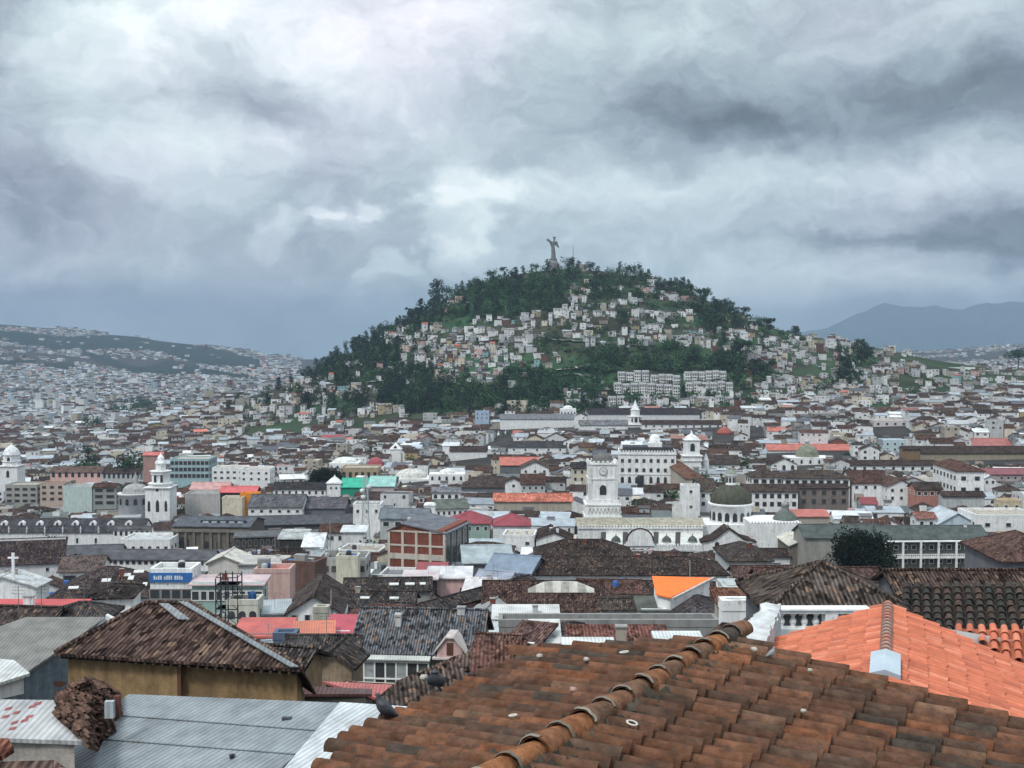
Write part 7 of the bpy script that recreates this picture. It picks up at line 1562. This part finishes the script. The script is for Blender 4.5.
# everything farther: one mass of roofs
b = MB()
for (x, y, g, w_, d_, h, yw, rt, rh, wc, rc, rm) in rest:
    px = proj(x, y, g)[0]
    if not -150 < px < 1180: continue
    if y < 160: continue
    small_house(b, x, y, g, w_, d_, h, yw, rt, rh, wc, rc, max(1, int(w_/3.2)) if y < 1100 else 0, 2 if h > 7 else 1, rm=rm)
    if y < 800 and random.random() < .5:        # yard sheds, roof rooms and tanks
        a = random.uniform(2, 4); xx = x+random.uniform(-w_/3, w_/3); yy = y+random.uniform(1, d_-1); zt = g+h+(.0 if rt == 'flat' else rh*.5)
        wc2, _, rc2, rm2 = palette(); small_house(b, xx, yy, zt-1.5, a, a*.8, random.uniform(2, 3.4), yw, random.choice(('flat','shed')), .5, wc2, rc2, 1, 1, rm=4)
tag(b.build('distant_houses', HM), kind='stuff', label='old town roofs crowding the valley floor behind the nearer houses')
# the far valley: a grain of thousands of small houses
b = MB(); cnt = 0; rs = np.random.RandomState(21)
N_TRY = 33000
for k in range(N_TRY):
    px = rs.uniform(-120, 560) if rs.rand() < .80 else rs.uniform(560, 1150)
    y = math.exp(rs.uniform(math.log(1350), math.log(5600))) if rs.rand() < .62 else rs.uniform(3000, 5600); x = (px-512)/F*y
    if 900 < y < 1880 and x > -480 and x < 740 and float(hillz(np.array([x]), np.array([y]))[0]-zbase(np.array([x]), np.array([y]))[0]) > (40 if px < 240 else 5): continue
    if y < 1500 and x > -240: continue
    z = zg(x, y); row = proj(x, y, z)[1]
    if px > 300 and px < 860 and y > 1900: continue
    if in_belt(px, row) and rs.rand() < .985: continue
    if row > 420 and y > 2600: continue
    n_ = fbm(np.array([x/160]), np.array([y/260]), 3)[0]
    if n_ < -.13 and rs.rand() < .75: continue
    q = rs.rand(); wc = W if q < .46 else W2 if q < .66 else CRM if q < .76 else BGE if q < .84 else PINK if q < .89 else BRK if q < .93 else (.4,.5,.62); q = rs.rand(); rc = DB if q < .3 else BR if q < .45 else GRY if q < .62 else CONC if q < .82 else SV if q < .985 else CO
    kk_ = rs.uniform(.45, 1.0)*(.8 if row < 366 else 1); wc = tuple(c_*kk_ for c_ in wc)
    if row < 366 and fbm(np.array([x/330]), np.array([y/330]), 3)[0] < -.09: continue
    sc = 1+max(0, (y-2000))/4500; w_ = rs.uniform(6, 13)*sc; d_ = rs.uniform(6, 11)*sc; h = rs.choice([4, 6, 7, 9])*(1+.15*(sc-1)); yaw = rs.choice([-.3, .1, .35, .8])
    if rs.rand() < .02: h *= 2.2
    c, s = math.cos(yaw), math.sin(yaw); T_ = lambda p: (x+c*p[0]-s*p[1], y+s*p[0]+c*p[1], z-1+p[2]); hw = w_/2
    for a_, q_ in (((-hw,0),(hw,0)),((hw,0),(hw,d_)),((-hw,d_),(-hw,0))): b.face([T_((a_[0],a_[1],0)),T_((q_[0],q_[1],0)),T_((q_[0],q_[1],h)),T_((a_[0],a_[1],h))], wc, 0)
    if rs.rand() < .5: b.face([T_((-hw,0,h)),T_((hw,0,h)),T_((hw,d_,h)),T_((-hw,d_,h))], rc, 1)
    else: rh = d_*.22; b.face([T_((-hw,-.3,h)),T_((hw,-.3,h)),T_((hw,d_/2,h+rh)),T_((-hw,d_/2,h+rh))], rc, 1); b.face([T_((hw,d_,h)),T_((-hw,d_,h)),T_((-hw,d_/2,h+rh)),T_((hw,d_/2,h+rh))], rc, 1)
    cnt += 1
print('far houses', cnt)
tag(b.build('far_city', [M['plain'], M['flat']]), kind='stuff', label='pale far city filling the valley and its slopes')
# hill houses: nearest / largest 300 single, the rest one mass
random.shuffle(HH); HH.sort(key=lambda k: -k[1]*k[3]/k[0].y); one = HH[:N_HILL]; more = HH[N_HILL:]
HHT = []
for (p, w_, d_, h, yw, wc, rc, px, row) in one:
    rt = random.choice(('flat','flat','gable','shed')) 
    b = MB(); small_house(b, 0, 0, 0, w_, d_, h+1.5, 0, rt, 1.3, wc, rc, max(1, int(w_/3)), 3 if h > 7 else 2, rm=1)
    o = b.build('hillside_house', HM, None, (0,0,0)); o.location = (p.x, p.y, p.z-1.5); o.rotation_euler.z = yw; tag(o, '-', 'hillside house', 'houses on the hill'); o['_wc'] = wc; o['_rc'] = rc; o['_a'] = rt+'|'; o['_s'] = (w_, h); HHT.append(o)
b = MB()
for (p, w_, d_, h, yw, wc, rc, px, row) in one+more:
    for k in range(2):
        a = random.uniform(2, 4.5); xx = p.x+random.uniform(-w_, w_); yy = p.y+random.uniform(-3, d_+3); zz = zg(xx, yy); kk = random.uniform(.45,1); q_ = random.choice((W2, BGE, GW, CONC, (.16,.09,.07))); small_house(b, xx, yy, zz-1, a, a, random.uniform(2.5, 4.5), yw, random.choice(('flat','shed')), .5, tuple(c*kk for c in q_), random.choice((GRY, DB, CONC, BR, SV)), 1, 1, rm=4)
for (p, w_, d_, h, yw, wc, rc, px, row) in more: small_house(b, p.x, p.y, p.z-1.5, w_, d_, h+1.5, yw, random.choice(('flat','flat','gable','shed')), 1.3, wc, rc, max(1, int(w_/3)), 2, rm=1)
if more: tag(b.build('hillside_houses_beyond', HM), kind='stuff', label='remaining small houses packed between the larger ones on the hill')
# hill trees: named skyline trees and the largest as objects, the rest one wood
first = HT[:29]; others = HT[29:]; random.shuffle(others); others.sort(key=lambda k: -k[1]); one_t = first+others[:N_TREE]; wood = others[N_TREE:]
for (p, h, kind, px, row) in one_t:
    r = tree(p.x, p.y, p.z, h, kind, '-', 'trees on the hill', random.uniform(.95,1.35) if kind != 'tall' else random.uniform(1.0,1.4)); r['_k'] = kind; r['_h'] = h
rs = np.random.RandomState(8); Vs = []; Cs = []; protos = {k: leaf_arrays(rs, clumps(rs, k), 110, .05 if k != 'tall' else .04) for k in ('round','tall','pine')}
cols = {'round': (.026,.056,.026), 'tall': (.018,.036,.024), 'pine': (.022,.043,.025)}
def add_wood(x, y, z, h, kind, w=1.1):
    V, t = protos[kind]; a = rs.rand()*6.28; c, s = math.cos(a), math.sin(a); U = V.copy(); U[..., 0] = (V[..., 0]*c-V[..., 1]*s)*h*w+x; U[..., 1] = (V[..., 0]*s+V[..., 1]*c)*h*w+y; U[..., 2] = V[..., 2]*h+z-.2*h; Vs.append(U); Cs.append(np.array((.042,.082,.034) if rs.rand() < .4 else cols[kind])[None]*(t*rs.uniform(.7,1.4))[:, None])
for (p, h, kind, px, row) in wood: add_wood(p.x, p.y, p.z, h, kind, 1.25)
# undergrowth shrubs on the hill face
for k in range(3200):
    px = rs.uniform(225, 800); row = rs.uniform(270, 420)
    if any(z0 < px < z1 and r0 < row < r1 for z0, z1, r0, r1, dn in HOUSEZ) and rs.rand() < .93: continue
    h_ = hill_hit(px, row, st=6.0)
    if h_ is None or h_.y < 925: continue
    add_wood(h_.x, h_.y, h_.z, rs.uniform(2.5, 6), 'round', 1.6)
# scattered trees in town and valley
for k in range(420):
    px = rs.uniform(-40, 1060); y = rs.uniform(330, 1250) if rs.rand() < .6 else rs.uniform(1250, 3200); x = (px-512)/F*y
    if (900 < y < 1880 and x > -480) or not free(x, y, 4): continue
    z = zg(x, y); h = rs.uniform(6, 12)
    if fits(x, y, z+h, 4, y) < z+h: continue
    add_wood(x, y, z+2, h, 'round', 1.1)
for (x0, x1, r0, r1, n) in ((112,158,404,416,60),(165,200,408,416,30),(20,300,336,346,0)):
    for k in range(n):
        px = rs.uniform(x0, x1); row = rs.uniform(r0, r1); d = P(px, row, 1.0); ys = np.arange(1000, 3000, 8.0); m_ = np.nonzero(zbase(d[0]*ys, ys) >= d[2]*ys)[0]
        if len(m_): y = ys[m_[0]]; add_wood(d[0]*y, y, d[2]*y, rs.uniform(12, 20), 'round', 1.1)
V = np.concatenate(Vs); C_ = np.concatenate(Cs); me = leaf_mesh('woodland', V, np.ones(len(V)), C_, M['leaf']); o = bpy.data.objects.new('woodland', me); COL.objects.link(o); tag(o, 'dark woodland and bushes covering the hill between houses', kind='stuff')
print('wood faces', len(V), 'hill houses', len(HH), 'hill trees', len(HT))

# ================================================================= LABELS that single out each repeat
REFS = [('the square clock tower',602,480),('the big mossy dome',732,495),('the big white hotel',648,468),('the brick panelled building',416,550),('the emerald sheet roof',355,484),('the spired bell tower',160,485),('the balcony school',935,550),('the big dark tree',863,548),
 ('the stone church',210,535),('the crimson roofs',485,518),('the huge convent roof',620,555),('the bright orange roof',682,586),('the slate veranda house',415,650),('the ochre house',180,640),('the blue sign shop',171,580),('the white cross',10,565),('the three storey hospital',958,474),('the stone block',824,498),
 ('the long dormered roof',70,522),('the pink based tower',635,418),('the ribbed white dome',411,476),('the red dome',375,463),('the grey-green dome',808,452),('the ochre garden wall',970,455),('the teal office block',190,470),('the gabled villa',901,488),('the balustrade',815,620),('the white terraces',665,392),('the dark scaffold tower',224,598),('the long coral roof',810,447)]
HREFS = [('the winged statue',553,255),('the white terraces',650,390),('the right terraces',708,390),('the left slope village',440,355),('the crest village',580,296),('the summit trees',630,275),('the left shoulder trees',340,345),('the grassy bank',680,360),('the right shoulder pines',722,318),('the pale path',580,370),('the pale blue tall house',482,415),('the right shoulder skyline',850,350),('the long white wall',537,424),('the low left village',320,390)]
def cname(c, roof=False):
    r, g, b = c; m = max(c); mn = min(c)
    if m-mn < .05*m+.015:
        return ('black' if m < .052 else 'charcoal' if m < .1 else 'dark grey' if m < .17 else 'mid grey' if m < .3 else 'light grey' if m < .5 else 'off-white' if m < .66 else 'bright white')
    if r > g*1.6 and m > .12: return 'coral' if r > .35 else 'brick red'
    if r >= g >= b: return ('dark brown' if m < .058 else 'brown' if m < .085 else 'reddish brown' if m < .16 else 'tan' if m < .4 else 'cream' if m < .56 else 'pale cream') if roof or m < .3 or mn > .1 else 'ochre'
    return 'pale blue' if b > .4 else 'silver grey' if m > .25 else 'greenish' if g > b and g > r else 'slate'
def where(px, row, refs):
    n, rx, ry = min(refs, key=lambda q: (q[1]-px)**2+((q[2]-row)*1.6)**2); dx = px-rx; dy = row-ry
    v = 'above' if dy < 0 else 'below'; hz_ = 'left of' if dx < 0 else 'right of'
    if abs(dx) > 2*abs(dy): return hz_+' '+n
    if abs(dy) > 2*abs(dx): return v+' '+n
    return v+' '+hz_+' '+n
def relabel(items):
    """items: (object, base phrase, px, row, extras, refs); duplicates take a further trait, then their order"""
    labs = {}
    for it in items: labs.setdefault((it[1], where(it[2], it[3], it[5])), []).append(it)
    for (base_, wh), L_ in labs.items():
        sub = {}
        for it in L_: sub.setdefault(it[4] if len(L_) > 1 else '', []).append(it)
        for ex, LL in sub.items():
            LL.sort(key=lambda t: t[2]); n = len(LL); ords = ['leftmost','second','third','fourth','fifth','sixth','seventh','eighth','ninth','tenth','eleventh','twelfth']
            for i, it in enumerate(LL):
                bs_ = (ex+' '+base_).strip()
                if n > 1: o_ = 'leftmost' if i == 0 else 'rightmost' if i == n-1 else (ords[i]+' from left' if i < 12 else str(i+1)+'th from left'); bs_ = o_+' '+bs_ if i in (0, n-1) else bs_+', '+o_
                txt = bs_+' '+wh if ',' not in bs_ else bs_+', '+wh
                it[0]['label'] = ' '.join(txt.split()[:16])
RT = {'flat':'flat roofed','gable':'gabled','gablef':'front gabled','hip':'hip roofed','shed':'lean-to roofed'}
items = []
bpy.context.view_layer.update()
for root, px, row, D in ALLB:
    if root.get('label') == '-':
        p = root.location; w_, h = root['_s']; px, row = proj(p.x, p.y, p.z+h); rt, feat = root['_a'].split('|')
        base_ = cname(tuple(root['_wc']))+' '+RT[rt]+' house with '+cname(tuple(root['_rc']), True)+' roof'
        ex = ('wide' if w_ > 13 else 'narrow' if w_ < 9 else '')+(' tall' if h > 8 else ' low' if h < 5 else ''); items.append((root, base_, px, row, (ex.strip()), REFS))
relabel(items); items = []
for o in HHT:
    p = o.location; w_, h = o['_s']; px, row = proj(p.x, p.y, p.z+h); rt = o['_a'].split('|')[0]
    items.append((o, cname(tuple(o['_wc']))+' '+RT[rt]+' house, '+cname(tuple(o['_rc']), True)+' roof,', px, row, 'tall' if h > 8 else 'low' if h < 5 else '', HREFS))
for it in items: pass
relabel([(a, b_.replace(', ', ' with ').replace('roof,', 'roof'), c_, d_, e_, f_) for a, b_, c_, d_, e_, f_ in items]); items = []
for r in TREES:
    if r.get('label') == '-':
        p = r.location; h = r['_h']; px, row = proj(p.x, p.y, p.z+h/2); k = r['_k']
        items.append((r, {'round':'dark bushy tree','tall':'dark slender tree','pine':'dark flat topped tree'}[k], px, row, 'very tall' if h > 17 else 'tall' if h > 14 else 'mid sized' if h > 12 else 'small', HREFS))
relabel(items)
for o in bpy.data.objects:
    for k in ('_a','_wc','_rc','_s','_k','_h'):
        if k in o: del o[k]
